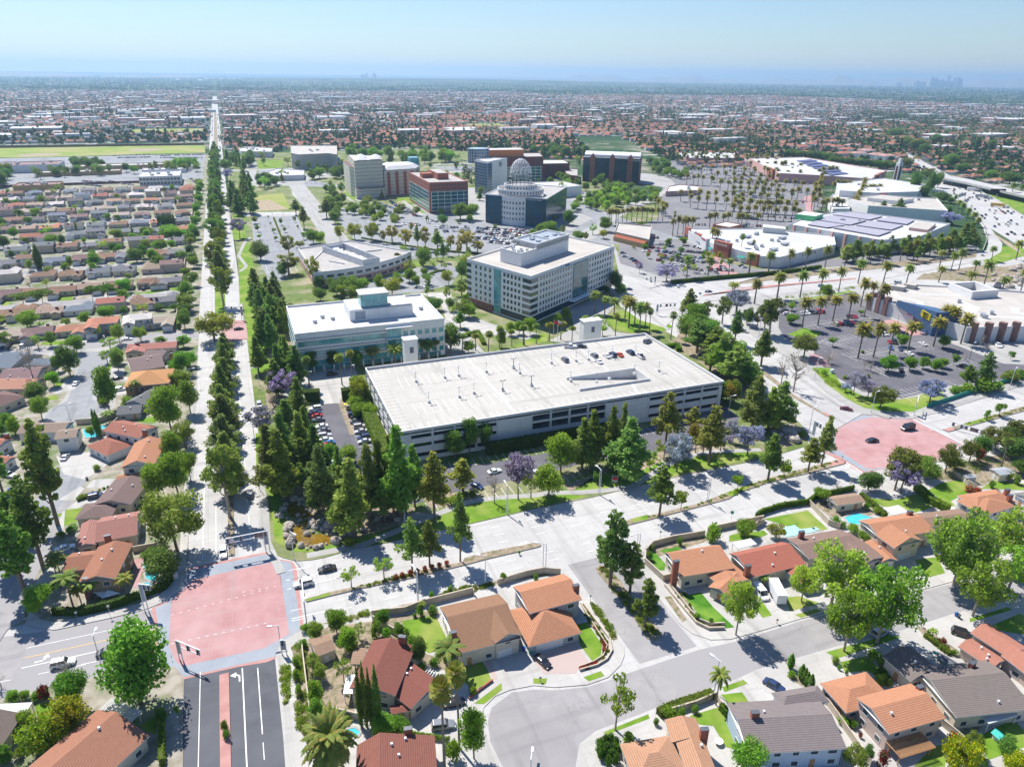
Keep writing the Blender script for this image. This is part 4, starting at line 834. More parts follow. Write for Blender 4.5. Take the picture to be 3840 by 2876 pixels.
r=boxstore('white roofed strip of shops with brick entrance blocks beside the palm car park',HGP,8,'membrane','white_wall',10);hg=r
def blockfront(spec,h,m,name='brick_entrance'):
    P=pts(spec,h-1) if isinstance(spec,str) else spec;b=MB();b.prism(P,.2,h);return b.build(name,M[m],r)
def U(p,q,s,d,w,h,m,name):
    p=Vector(p);q=Vector(q);e=(q-p).normalized();n=Vector((e.y,-e.x));c=p.lerp(q,s)
    P=[c-e*w/2-n*.5,c+e*w/2-n*.5,c+e*w/2+n*d,c-e*w/2+n*d];b=MB();b.prism(P,.2,h,bot=True);return b.build(name,M[m],r),c-e*w/2+n*d,c+e*w/2+n*d
def awn(p,q,s,w,z,m):
    p=Vector(p);q=Vector(q);e=(q-p).normalized();n=Vector((e.y,-e.x));c=p.lerp(q,s);a=c-e*w/2;g_=c+e*w/2
    b=MB();b.add([(a.x,a.y,z+1),(g_.x,g_.y,z+1),(g_.x+n.x*2.2,g_.y+n.y*2.2,z),(a.x+n.x*2.2,a.y+n.y*2.2,z)],[(0,3,2,1),(0,1,2,3)]);b.build('awning',M[m],r)
WF=((336,481),(322,426));WF2=((322,426),(330,384))
for s,w,m in((.05,9,'brick'),(.28,8,'white_wall'),(.5,8,'brick')):U(*WF,s,1.6,w,9.5,m,'entrance_block')
for s,w,m in((.1,8,'awn_blue'),(.3,9,'teal'),(.52,8,'awn_blue'),(.75,9,'awn_blue'),(.93,5,'teal')):awn(*WF,s,w,3.6,m)
o,a,c=U(*WF,.74,2.4,11,9.8,'white_wall','entrance_block');text('TRADER JOE\'S',a,c,8.2,1.5,'sign_red','sign',r,.2)
o,a,c=U(*WF2,.22,3.0,14,11.5,'brick','entrance_block');text('HomeGoods',a,c,9.6,2.1,'white_paint','sign',r,.25);awn(*WF2,.25,12,3.8,'sign_red');awn(*WF2,.62,6,3.6,'teal')
U(*WF2,.86,1.5,9,8.6,'brick','entrance_block')
for s in(.18,.4,.62,.8):
    p,q=Vector((340,377.5)),Vector((407,397));c=p.lerp(q,s);e=(q-p).normalized();n=Vector((e.y,-e.x));b=MB();w0=c+n*.12
    b.add([(w0.x,w0.y,6.6),(w0.x+e.x*.9,w0.y+e.y*.9,5.6),(w0.x,w0.y,4.6),(w0.x-e.x*.9,w0.y-e.y*.9,5.6)],[(0,3,2,1)]);b.build('diamond_tile',M['sign_brown'],r)
for x,y in((350,420),(372,410),(362,440),(385,428),(352,398)):
    b=MB();b.box((x,y,8.3),(7,3.6,1.3),rot=.4);b.build('skylight',M['metal_grey'],r)
b=MB();b.prism(W((386,452),(398,440),(404,448),(394,462)),7,11.5);b.build('raised_roof',M['membrane'],r)
b=MB();b.box((385,478,4.4),(18,13,8.5),rot=-.35,mt=1);b2=bld('store_building','small red brick shop standing alone behind the strip of shops',W((372,475),(390,482),(384,497),(366,489)),8,'brick','membrane',par=.5)
SP=W((417,459),(459,484),(500,493),(513,491),(549,420),(478,388),(440,387.5))
r=boxstore('big white store with rows of purple solar panels and a green glass corner',SP,11,'membrane','panel_pale',3)
for q in (W((452,470),(480,480),(492,452),(462,440)),W((484,482),(508,487),(520,462),(496,453)),W((440,436),(462,437),(474,410),(450,400)),W((466,438),(494,449),(504,426),(478,414)),W((500,450),(524,458),(532,440),(510,428)),W((430,452),(450,464),(459,441),(436,437))):
    b=MB();b.prism(q,10.6,11.2);b.build('solar_array',M['solar_roof'],r)
b=MB();b.prism(W((440,478),(456,486),(464,472),(448,464)),10,14.5,0,1);b.build('glass_corner',[M['lit_green'],M['membrane']],r)
b=MB();b.prism(W((500,400),(530,418),(524,430),(494,412)),10,12.4,0,1);b.build('raised_roof',[M['pink_wall'],M['tan_roof']],r)
for i in range(7):
    p=Vector((417,459)).lerp(Vector((440,387.5)),(i+.5)/7);b=MB();b.box((p.x-.3,p.y,5.5),(1.4,2.2,10.6),rot=-.1);b.build('pilaster',M['pink_wall'],r)
r=boxstore('long pale cinema building with stepped grey roof beside the freeway palms',W((548,505),(560,545),(608,556),(652,520),(597,462)),12,'tan_roof','panel_pale',5)
b=MB();b.prism(W((572,530),(600,540),(612,512),(584,505)),11,14.5,0,1);b.build('raised_roof',[M['panel_pale'],M['tan_roof']],r)
r=boxstore('white entertainment building with brown entry porch and red script sign',W((596,590),(640,640),(724,655),(730,600),(672,560),(620,565)),12,'membrane','white_wall',6)
text('Edwards',(615,566),(640,562),11,3,'sign_red','sign',r,2)
WM=W((640,735),(668,795),(720,895),(812,888),(800,720),(712,660),(680,700))
r=boxstore('largest white store at the rear of the palm car park with blue solar rows',WM,11,'membrane','pink_wall',8)
for i in range(6):
    x,y=690+i*14,700+i*26
    b=MB();b.prism(W((x,y),(x+34,y+8),(x+38,y+26),(x+4,y+16)),10.6,11.2);b.build('solar_array',M['solar'],r)
o,a,c=U((668,795),(640,735),.5,3,26,13,'brick','entrance_block');text('Walmart',a,c,10,4,'bby_yellow','sign',r,.3)
o,a,c=U((712,662),(800,720),.45,3,40,12.5,'brick','entrance_block');text('Walmart',a,c,10,5,'white_paint','sign',r,.3)
for l,P,h in (('low cream shop with pale roof among the palms at the car park edge',pts('C3 1350,1040 1590,1030 1600,1000 1450,985 1370,1000',5),5.5),('pale pink shop at the far left end of the palm car park',pts('C3 1400,760 1500,740 1640,745 1870,750 1860,790 1640,790 1500,790',6),7),('low white shop right of the far pink shop',pts('C3 1940,790 2110,785 2212,800 2200,865 2060,830 1950,815',7),8)):
    boxstore(l,P,h,'membrane','pink_wall',3)
r=boxstore('white covered food court between the palm rows',pts('C4 780,1060 900,1050 940,1100 900,1170 780,1170 740,1110',6),6.5,'membrane','white_wall',4)
p=G('C4',1250,968);r=thing('clock_tower','slim white and brown clock tower beside the freeway trees','tower',(p.x,p.y,.15))
b=MB();b.box((p.x,p.y,10),(5,5,20));b.build('shaft',M['sign_brown'],r)
b=MB()
for s in(-2.3,2.3):
    for q in(-2.3,2.3):b.box((p.x+s,p.y+q,10),(1.2,1.2,20.2))
b.box((p.x,p.y,22),(5.6,5.6,4));b.box((p.x,p.y,26.5),(3.6,3.6,5));b.build('stone_frame',M['white_wall'],r)
for z in(6,11,16,22.5):
    b=MB();b.box((p.x-.2,p.y-2.85,z),(1.5,.2,1.5),rot=0);b.build('opening',M['metal_dark'],r)
BB=W((324,286),(342,293),(369,296),(394,282),(420,262),(420,200),(360,218.5),(342.5,223.5),(327,227.5),(327,243))
r=boxstore('electronics store with curved tan roof pattern and slanted blue entrance wall',BB,8,'tan_roof','white_wall',4)
b=MB();Q=pts('B4 1240,680 1330,690 1400,730 1400,765 1230,765 1300,740',8);b.poly(Q,7.2) if 0 else b.poly(strip(W((346,290),(340,280),(345,270),(336,262)),4),7.13)
b.poly(strip(W((352,294),(360,280),(376,272),(392,272)),3.5),7.132);b.poly(strip(W((345,236),(358,238),(372,230),(380,220)),4),7.134);b.poly(W((352,255),(368,262),(366,250),(354,244)),7.136);b.poly(strip(W((385,245),(376,238),(385,222),(400,216)),5),7.138);b.build('roof_pattern',M['membrane'],r)
b=MB();q=W((324.2,266.5),(320.8,240.5),(327.5,240),(331,262));b.prism(q,.2,.5);A1,A2=Vector((325,268)),Vector((319.8,240))
e=(A2-A1).normalized();n=Vector((e.y,-e.x))
b=MB();b.add([(A1.x,A1.y,7.6),(A2.x,A2.y,.15),(A2.x,A2.y,12.4),(A1.x,A1.y,10.2),((A1.lerp(A2,.72)).x,(A1.lerp(A2,.72)).y,5.0),((A1.lerp(A2,.74)).x,(A1.lerp(A2,.74)).y,.15)],[(0,4,5,1,2,3)])
vv=list(b.v);o=6;b.add([(v[0]-n.x*1.6,v[1]-n.y*1.6,v[2]) for v in vv],[(3,2,1,5,4,0)]);
for i,j in((2,3),(3,0),(0,4),(4,5),(1,2)):b.add([vv[j],vv[i],(vv[i][0]-n.x*1.6,vv[i][1]-n.y*1.6,vv[i][2]),(vv[j][0]-n.x*1.6,vv[j][1]-n.y*1.6,vv[j][2])],[(0,1,2,3),(3,2,1,0)])
b.build('blue_wall',M['blue_wall'],r)
b=MB();b.add([(A2.x,A2.y,.15),(333,236,.15),(333,236,12.4),(A2.x,A2.y,12.4)],[(0,1,2,3)]);b.add([(A1.x,A1.y,10.2),(A2.x,A2.y,12.4),(333,236,12.4),(334,262,8)],[(0,1,2,3)]);b.build('blue_side_wall',[M['blue_wall']],r)
sc0=A1.lerp(A2,.60)
def onb(s,z,o=.12):p=A1.lerp(A2,s)+n*o;return (p.x,p.y,z)
tg=[onb(.66,10.4,.3),onb(.69,11.2,.3),onb(.90,10.3,.3),onb(.90,7.2,.3),onb(.70,7.4,.3),onb(.66,8.6,.3)]
b=MB();b.add(tg+[(v[0]-n.x*.25,v[1]-n.y*.25,v[2]) for v in tg],[tuple(range(6))[::-1],tuple(range(6))]+[(i,(i+1)%6,6+(i+1)%6,6+i) for i in range(6)]);b.build('price_tag_sign',M['bby_yellow'],r)
text('BEST',A1.lerp(A2,.69),A1.lerp(A2,.89),9.8,1.75,'black','sign_lettering',r,.36);text('BUY',A1.lerp(A2,.69),A1.lerp(A2,.89),8.2,1.75,'black','sign_lettering',r,.36)
panel(r,'entrance_glass',(327,262),(326.5,246),.2,4.6,'window_glass',.8);panel(r,'entrance_frame',(327,262),(326.5,246),4.6,5.2,'sign_red',1.2);panel(r,'shop_window',(327,268),(326.9,262),.2,7.8,'white_wall',1.2)
for y in(284,279,274):
    b=MB();b.box((325.5,y,5.2),(3,2.6,10));b.build('brick_pier',M['pier_brown'],r)
for x,y in((345,222.6),(338,224.6),(331,227),(352,220.8)):
    b=MB();b.box((x,y,5.2),(2.6,3,10),rot=.25);b.build('brick_pier',M['pier_brown'],r)
for i in range(7):
    c=Vector((358,219)).lerp(Vector((418,200.7)),(i+.5)/7);b=MB();e2=Vector((.957,-.29));n2=Vector((-.29,-.957));w0=c+n2*.12;b.add([(w0.x,w0.y,6),(w0.x+e2.x,w0.y+e2.y,4.9),(w0.x,w0.y,3.8),(w0.x-e2.x,w0.y-e2.y,4.9)],[(0,3,2,1),(0,1,2,3)]);b.build('diamond_tile',M['sign_brown'],r)
b=MB();q=W((376,264),(394,262),(398,280),(380,282));I=insetp(q,1.2)
for i in range(4):b.prism([q[i-1],q[i],I[i],I[i-1]],7,11.5)
b.build('roof_screen',M['white_wall'],r)
for x,y in((352,292),(362,293)):
    b=MB();b.prism(W((x,y-4),(x+5,y-2),(x+4,y+3),(x-3,y+1)),7,9.6);b.build('roof_box',M['tan_roof'],r)
r=boxstore('white two storey office north of the neighbourhood with many columns',W((-93.6,904.5),(-94,952),(-52,955),(-51.5,904)),10.5,'membrane','white_wall',6)
for z in(1.2,5.6):wingrid(r,(-93.6,904.5),(-51.5,904),z,4,1,12,2.6,2.4,frame=None,sill=.5)
for l,x,y,w,d,h,m,rf in (('brown roofed school hall with a low pitched roof','-190',905,42,26,7,'gold_stucco','sign_brown'),('dark maroon roofed school gymnasium','-232',1085,70,40,10,'white_wall','sign_brown'),('long flat school classroom wing nearest the tree line','-170',1030,90,18,5,'gold_stucco','membrane'),('flat school classroom wing in the middle of the campus','-125',1085,110,22,5.5,'gold_stucco','membrane'),('grey block school theatre at the left edge','-345',1110,60,50,13,'panel_pale','gravel_roof'),('white flat school wing left of the maroon gymnasium','-300',1020,60,40,7,'white_wall','membrane'),('small flat school annex beside the boulevard trees','-75',1030,50,24,5,'white_wall','membrane')):
    x=float(x);boxstore(l,rect(x-w/2,y-d/2,x+w/2,y+d/2),h,rf,m,5)
boxstore('white civic library with a faceted glass atrium',W((22,1190),(64,1172),(70,1230),(40,1262),(20,1240)),9,'membrane','white_wall',7)
r=boxstore('white low clinic with flat roof between dark trees',pts('C2 140,905 260,865 460,880 455,915 150,925',6),6.5,'membrane','white_wall',5)
r=boxstore('tan concert hall with tall blank walls',pts('C2 355,690 705,690 705,760 640,750 420,760 360,750',20),20,'tan_roof','tan_roof',3);boxstore('low white terrace building in front of the concert hall',pts('C2 420,760 650,745 730,790 720,810 560,815 440,800',7),7,'membrane','white_wall',4)
boxstore('low brick parking deck left of the dark glass office',pts('C3 585,860 690,865 690,920 640,915 600,900',10),10,'gravel_roof','brick_bands',0)
def rectfrom(spec,z):
    A,B,D=pts(spec,z);u=(B-A);L=u.length;u.normalize();n=Vector((u.y,-u.x));w=(D-A).dot(n)
    if w<0:n=-n;w=-w
    # choose a rotation shared by both edges
    d=(D-A).normalized();c=abs(u.dot(d))
    return A,u,n,L,w
class Block:
    """rectangular roofed volume: A corner, u along first edge, n along second"""
    def __init__(s,A,u,n,L,w,h,kind='g',pitch=.38,over=.5,r=.5,axis='u',z0=.15):
        s.__dict__.update(A=A,u=u,n=n,L=L,w=w,h=h,kind=kind,pitch=pitch,over=over,r=r,axis=axis,z0=z0)
    def P(s,a,b):return s.A+s.u*a+s.n*b
    def walls(s):
        o=s.over;return [s.P(o,o),s.P(s.L-o,o),s.P(s.L-o,s.w-o),s.P(o,s.w-o)]
    def roof(s,mb,ws=None):
        L,w=s.L,s.w
        if s.axis=='u':f=lambda a,b,z:(*s.P(a,b),z)
        else:f=lambda a,b,z:(*s.P(b,a),z);L,w=w,L
        h=s.h;r=s.r*w;rh=h+s.pitch*min(r,w-r) if abs(s.r-.5)<.2 else h+s.pitch*w*.5
        t=.18;i=0 if s.kind=='g' else min(min(r,w-r),L*.48)
        def face(q,slope_axis):
            a,b=Vector(q[0]),Vector(q[1]);e=(b-a).normalized();nn=(Vector(q[2])-a);m=(nn-e*nn.dot(e));m.normalize()
            uv=[((Vector(p)-a).dot(e),(Vector(p)-a).dot(m)) for p in q];mb.add(q,[tuple(range(len(q)))],0,[uv])
        face([f(0,0,h),f(L,0,h),f(L-i,r,rh),f(i,r,rh)],1);face([f(L,w,h),f(0,w,h),f(i,r,rh),f(L-i,r,rh)],1)
        if i:face([f(0,w,h),f(0,0,h),f(i,r,rh)],1);face([f(L,0,h),f(L,w,h),f(L-i,r,rh)],1)
        # fascia and soffit
        q=[(0,0),(L,0),(L,w),(0,w)]
        if s.kind=='g':
            for a in(0,L):
                mb.add([f(a,0,h),f(a,r,rh),f(a,r,rh-t),f(a,0,h-t)],[(0,1,2,3),(3,2,1,0)],1);mb.add([f(a,w,h),f(a,r,rh),f(a,r,rh-t),f(a,w,h-t)],[(0,1,2,3)],1)
            for b in(0,w):mb.add([f(0,b,h),f(L,b,h),f(L,b,h-t),f(0,b,h-t)],[(0,1,2,3)],1)
            if ws is not None:
                o=s.over
                for a in(o,L-o):
                    k=o/max(r,.01);z0=h+(rh-h)*o/r-.12;z1=h+(rh-h)*o/(w-r)-.12
                    ws.add([f(a,o,h-.3),f(a,w-o,h-.3),f(a,w-o,z1),f(a,r,rh-.14),f(a,o,z0)],[(0,1,2,3,4)])
        else:
            for k in range(4):
                a,b=q[k-1],q[k];mb.add([f(*a,h),f(*b,h),f(*b,h-t),f(*a,h-t)],[(0,1,2,3)],1)
        mb.add([f(a,b,h-.02) for a,b in q],[(0,1,2,3)],1)
        s.rh=rh
    def inside(s,p,m=.1):
        d=Vector(p[:2])-s.A;a,b=d.dot(s.u),d.dot(s.n);return m<a<s.L-m and m<b<s.w-m
def housebuild(r,blocks,roofc,wallc,chim=(),garage=(),doors=1,roofmat='roof_tile',balcony=None,local=False,maxw=14,trimc=None,vents=3,seed=0):
    rnd=random.Random(seed+int(blocks[0].A.x*10));rb=MB();wb=MB()
    for i,k in enumerate(blocks):
        W4=k.walls()
        if k.u.cross(k.n)<0 if hasattr(k.u,'cross') and isinstance(k.u.cross(k.n),float) else False:pass
        wb.prism(W4,k.z0,k.h-.02-.001*i,0);k.roof(rb,wb)
    ro=rb.build('roof',[M[roofmat],M['trim_white']],r,roofc);ro['tint']=1
    wo=wb.build('wall',M['stucco'],r,wallc)
    gspots=[]
    for g in garage:
        k=blocks[g[0]];W4=k.walls();A=sum(W4[i-1].x*W4[i].y-W4[i].x*W4[i-1].y for i in range(4));W5=W4 if A>0 else W4[::-1]
        # edges facing: choose index by target direction
        t=Vector(g[1]);best=None
        for i in range(4):
            a,b=W5[i-1],W5[i];d=(b-a).normalized();n=Vector((d.y,-d.x));q=n.dot(t)
            if best is None or q>best[0]:best=(q,a,b,d,n)
        _,a,b,d,n=best;L=(b-a).length;wd=min(g[2] if len(g)>2 else 4.9,L-.8);s=(g[3] if len(g)>3 else .5)*L;c=a+d*s
        m=MB();m.prism([c-d*wd/2,c+d*wd/2,c+d*wd/2+n*.06,c-d*wd/2+n*.06],k.z0+.02,2.35);m.build('garage_door',M['garage_door'],r);gspots.append(c)
    nw=0;cand=[]
    for bi,k in enumerate(blocks):
        W4=k.walls();A=sum(W4[i-1].x*W4[i].y-W4[i].x*W4[i-1].y for i in range(4));W5=W4 if A>0 else W4[::-1]
        for i in range(4):
            a,b=W5[i-1],W5[i];L=(b-a).length;d=(b-a).normalized();n=Vector((d.y,-d.x));m=max(1,int(L/3.4))
            for j in range(m):
                c=a+d*L*(j+.5)/m
                for zz in ((.9,3.6) if k.h>4.6 else (.9,)):
                    pr=c+n*.6
                    if any(q is not k and q.inside(pr) and (zz<q.h-.5) for q in blocks):continue
                    if zz<2 and any((c-s).length<3.6 for s in gspots):continue
                    vis=n.dot((Vector((0,0))-c).normalized()) if not local else -n.y
                    cand.append((vis+rnd.random()*.2,c,d,zz))
    cand.sort(key=lambda v:-v[0]);door=0
    for vis,c,d,zz in cand[:maxw]:
        if zz<2 and not door and doors:
            b=MB();n=Vector((d.y,-d.x));b.prism([c-d*.5,c+d*.5,c+d*.5+n*.07,c-d*.5+n*.07],.2,2.25);b.build('door',M['wood'],r);door=1;continue
        window(r,c-d*rnd.uniform(.5,.9),c+d*rnd.uniform(.5,.9),zz,zz+1.15,fw=.09)
    for c in chim:
        x,y,hh=c;b=MB();b.box((x,y,hh/2),(1.5,.8,hh),rot=math.atan2(blocks[0].u.y,blocks[0].u.x),m=0);b.box((x,y,hh+.06),(1.6,.9,.12),rot=math.atan2(blocks[0].u.y,blocks[0].u.x),m=1);q=b.build('chimney',[M['brick'],M['metal_dark']],ro if not local else ro)
        if r.location.length>0:
            for v in q.data.vertices:v.co-=Vector((r.location.x,r.location.y,r.location.z))
    for i in range(vents):
        k=blocks[rnd.randrange(len(blocks))];a,bb=rnd.uniform(.2,.8),rnd.uniform(.15,.85);p=k.P(k.L*a,k.w*bb);W_=k.w if k.axis=='u' else k.L;fr=bb if k.axis=='u' else a
        z=k.h+(k.rh-k.h)*(fr/k.r if fr<k.r else (1-fr)/(1-k.r));
        if k.kind!='g' or any(q is not k and q.inside(p) for q in blocks):continue
        b=MB();b.box((p.x,p.y,z+.2),(.4,.4,.6))
        q=b.build('roof_vent',M['metal_white'],ro)
        if r.location.length>0:
            for v in q.data.vertices:v.co-=Vector((r.location.x,r.location.y,r.location.z))
    if balcony:
        a,b,z=balcony;a=G(*a,z);b=G(*b,z);d=(b-a).normalized();n=Vector((d.y,-d.x));
        if n.dot(-a)<0:n=-n
        m=MB();m.prism([a-n*.6,b-n*.6,b+n*.5,a+n*.5],z-.2,z,bot=True);m.prism([a+n*.42,b+n*.42,b+n*.5,a+n*.5],z+.95,z+1.05,bot=True)
        L=(b-a).length;k=int(L/.35)
        for i in range(k+1):
            p=a+d*L*i/k+n*.46;m.box((p.x,p.y,z+.5),(.07,.07,1.0))
        m.build('balcony',M['trim_white'],r)
CREAM=(.62,.55,.44);BEIGE=(.52,.45,.36);WHT=(.72,.71,.69);BLUEW=(.42,.52,.62);GRYW=(.42,.42,.42);PINKW=(.58,.46,.40)
SUN_R=(.36,.17,.11)
def house(label,specs,roofc,wallc,chim=(),garage=(),cat='house',name='house',**kw):
    bl=[]
    for s in specs:
        A,u,n,L,w=rectfrom(s[0],s[1]);bl.append(Block(A,u,n,L,w,s[1],*(s[2:3] or ('g',)),**(s[3] if len(s)>3 else {})))
    c=bl[0].P(bl[0].L/2,bl[0].w/2);r=thing(name,label,cat,(c.x,c.y,.15),group='houses')
    ch=[(*G(t,x,y,z),z) for t,x,y,z in chim]
    housebuild(r,bl,roofc,wallc,ch,garage,**kw);return r
FS=(0,-1);U_=dict(axis='u');N_=dict(axis='n')
BR=(.27,.155,.095);OR=(.44,.215,.125);RD=(.22,.085,.065);GB=(.17,.135,.12);GY=(.17,.175,.19);SAL=(.42,.20,.14);ORL=(.55,.26,.13)
h1=house('brown tiled two storey house with white balcony over its garage',[('Z2 1385,375 1855,268 1525,752',4.6,'g',dict(r=.42)),('Z2 1690,440 1900,375 1800,678',5.2,'g',dict(axis='n',pitch=.5))],BR,CREAM,chim=[('Z2',1492,575,7)],garage=[(1,FS)],balcony=(('Z2',1790,700),('Z2',1985,650),2.9))
h2=house('orange tiled two storey house with hipped garage and flower lined lawn',[('Z3 -165,212 240,108 -55,436',5.6,'g',dict(r=.42)),('Z3 -195,400 208,300 -35,695',2.9,'h',dict(pitch=.45))],OR,GRYW,chim=[('Z3',342,200,7.5)],garage=[(1,FS,6.5,.4)])
h3=house('dark red roofed corner house with four tall cypresses beside it',[('Z2 850,640 1195,690 675,1030',5.0,'g',dict(axis='n',r=.42)),('Z2 1130,790 1400,985 985,1060',3.8,'g',dict(pitch=.2)),('Z2 985,1165 1150,1130 1000,1235',2.9,'g',dict(pitch=.25))],RD,CREAM,chim=[('Z2',1085,610,7.6)],garage=[(1,(1,0))])
h4=house('dark red roofed house at the bottom edge behind the kidney pool',[('Z2 722,1480 1345,1400 760,1760',4.2,'g',dict(axis='n',r=.3,pitch=.35))],(.24,.10,.075),CREAM,chim=[('Z2',1132,1345,6.5)])
h5=house('salmon and brown roofed house at the bottom left with white trellis',[('Z1 780,1195 1200,1405 300,1700',3.6,'g',dict(axis='n',r=.42)),('Z1 480,1580 700,1520 400,1760',3.3,'g',dict(axis='n',pitch=.45))],(.33,.16,.105),CREAM)
h6=house('brown grey roofed house at the bottom left corner with white patio roof',[('Z1 -260,1250 188,1226 -360,1560',3.2,'g',dict(axis='n',r=.6))],GB,CREAM)
h7=house('salmon and brown house on the boulevard corner beside the curved pool',[('A1 735,1300 998,1275 680,1560',5.6,'g',dict(axis='n',r=.52)),('A1 545,1345 830,1312 525,1482',3.4,'g')],(.33,.155,.10),(.34,.24,.16),chim=[('A1',643,1535,6.2)],garage=[(1,(-1,0))])
h8=house('faded pink tiled house with a wide brick chimney',[('A1 610,1128 760,1100 552,1315',3.3,'g',dict(axis='n')),('A1 760,1080 1060,1028 700,1270',3.7,'g',dict(r=.5))],(.36,.18,.15),CREAM,chim=[('A1',803,1215,6.4)],garage=[(0,(-1,0))])
h9=house('grey brown roofed house with low hedge and round bushes in front',[('A1 860,800 1130,795 815,985',3.6,'g',dict(axis='n',pitch=.3)),('A1 640,975 905,955 612,1090',3.1,'h',dict(pitch=.3))],(.19,.135,.125),CREAM,garage=[(1,(-1,0))])
h10=house('orange tiled two storey house with white gable wall',[('A1 1010,520 1250,500 872,712',5.7,'g',dict(axis='n',pitch=.42)),('A1 885,765 1100,735 885,812',3.0,'g')],(.43,.21,.125),WHT,garage=[(0,(-1,0))])
h11=house('red tiled two storey house with hipped garage and tall brick chimney',[('A1 925,350 1195,402 822,442',5.9,'g',dict(pitch=.35)),('A1 850,462 1008,533 655,550',3.0,'h',dict(pitch=.4))],(.33,.14,.10),WHT,chim=[('A1',1082,425,8.5)],garage=[(1,FS,7)])
h12=house('grey slate roofed house behind the long block wall',[('A1 1095,125 1245,140 1035,235',3.4,'g',dict(axis='n')),('A1 905,245 1085,228 866,312',2.9,'g')],(.16,.165,.17),GRYW)
h13=house('bright orange hip roofed house with brown walls by the cul de sac',[('B1 985,1290 1310,1262 945,1402',5.9,'h',dict(pitch=.4)),('B1 1100,1350 1290,1335 1105,1375',5.7,'h')],(.52,.27,.12),(.33,.21,.14),garage=[(0,(-1,0))])
h14=house('long pink tiled house facing the parkway corner',[('B1 975,1085 1345,1060 962,1130',3.2,'g'),('B1 960,1110 1110,1100 960,1150',3.1,'g',N_)],(.43,.19,.15),CREAM,chim=[('B1',1027,1072,5.5)])
h15=house('grey brown low house between pink and orange roofs',[('B1 950,1190 1195,1150 925,1300',3.2,'g',dict(pitch=.3)),('B1 1150,1125 1295,1130 1140,1190',3.1,'g')],(.23,.17,.16),CREAM,chim=[('B1',1283,1150,5.2)])
h16=house('white walled house with pale brown roofs beside the small pool',[('A1 215,372 560,362 175,450',3.8,'g'),('A1 450,422 612,405 447,492',5.2,'g',dict(pitch=.3))],(.30,.23,.18),WHT,garage=[(1,FS,6)])
h17=house('dark brown hip roofed house left of the near cul de sac',[('A1 30,130 195,170 -60,290',3.4,'h')],(.20,.125,.115),CREAM)
h18=house('salmon roofed house with a skylight on the near cul de sac',[('B1 20,1340 350,1335 -30,1420',3.4,'g')],(.48,.25,.17),CREAM)
h19=house('slate blue hip roofed house on the street corner',[('B1 170,1140 330,1160 42,1262',3.4,'g'),('B1 240,1190 445,1185 250,1240',3.2,'h')],(.17,.20,.24),CREAM)
h20=house('purple brown roofed house left of the near cul de sac',[('B1 80,1262 365,1245 0,1350',3.3,'g',dict(pitch=.3))],(.24,.16,.16),CREAM,garage=[(0,(1,0))])
h21=house('red roofed house at the left edge behind tall pines',[('A1 -80,480 100,490 -110,560',4.0,'g'),('A1 -40,610 130,625 -70,680',3,'g')],(.36,.15,.10),WHT,chim=[('A1',45,455,6)])
# south east houses
h22=house('orange tiled house with tall brick chimney beside artificial turf',[('A3 1335,1345 1720,1285 1440,1530',4.2,'g',dict(r=.22,pitch=.3)),('A3 1590,1450 1800,1380 1720,1640',3.2,'g',dict(axis='n',pitch=.2)),('A3 1800,1480 1960,1560 1760,1650',3.0,'g',dict(axis='n'))],OR,CREAM,chim=[('A3',1428,1405,8)])
h23=house('worn red tiled house with a satellite dish behind the van',[('A4 0,1350 390,1262 110,1545',3.8,'g',dict(r=.3,pitch=.3)),('A4 380,1440 520,1400 470,1600',3.1,'g',dict(axis='n',pitch=.3))],(.36,.13,.09),CREAM,chim=[('A4',143,1440,6.5)],garage=[(1,(-1,0))])
h24=house('brown flat tiled house with chimney below the covered teal pool',[('A4 435,1240 830,1168 560,1400',3.6,'g',dict(r=.45,pitch=.22)),('A4 700,1260 900,1190 930,1470',3.2,'g',dict(axis='n',pitch=.2))],(.24,.165,.135),CREAM,chim=[('A4',547,1185,6)])
h25=house('orange tiled house with white balcony over a double garage',[('A4 970,1105 1360,1045 1100,1255',5.2,'g',dict(r=.4)),('A4 1090,1205 1300,1150 1215,1318',5.4,'g',dict(axis='n',pitch=.45)),('A4 1000,1268 1120,1258 1140,1412',2.9,'g',dict(axis='n'))],OR,CREAM,chim=[('A4',1360,1035,7)],garage=[(1,FS),(2,FS,2.6)],balcony=(('A4',1215,1345),('A4',1380,1300),2.9))
h26=house('brown roofed low house between two orange roofs with white patio cover',[('A4 1360,1055 1720,1015 1420,1160',3.6,'g',dict(pitch=.25))],(.27,.18,.13),CREAM)
h27=house('orange hip roofed two storey house with an arched side porch',[('A4 1705,915 2000,868 1850,1020',5.4,'h',dict(pitch=.35)),('A4 1960,880 2170,990 1840,1030',5.2,'h',dict(pitch=.2))],OR,WHT,chim=[('A4',2090,870,7.5),('A4',2112,912,7.6)],garage=[(0,FS)])
h28=house('small tan pool house with white double doors',[('A4 728,925 940,895 790,995',2.9,'g',dict(pitch=.3))],(.33,.23,.165),CREAM,name='pool_house',cat='pool house',maxw=4,vents=0)
h29=house('red brown roofed house at the right edge beyond the sycamores',[('A4 2120,1110 2300,1130 2140,1260',3.2,'g')],(.42,.18,.11),CREAM)
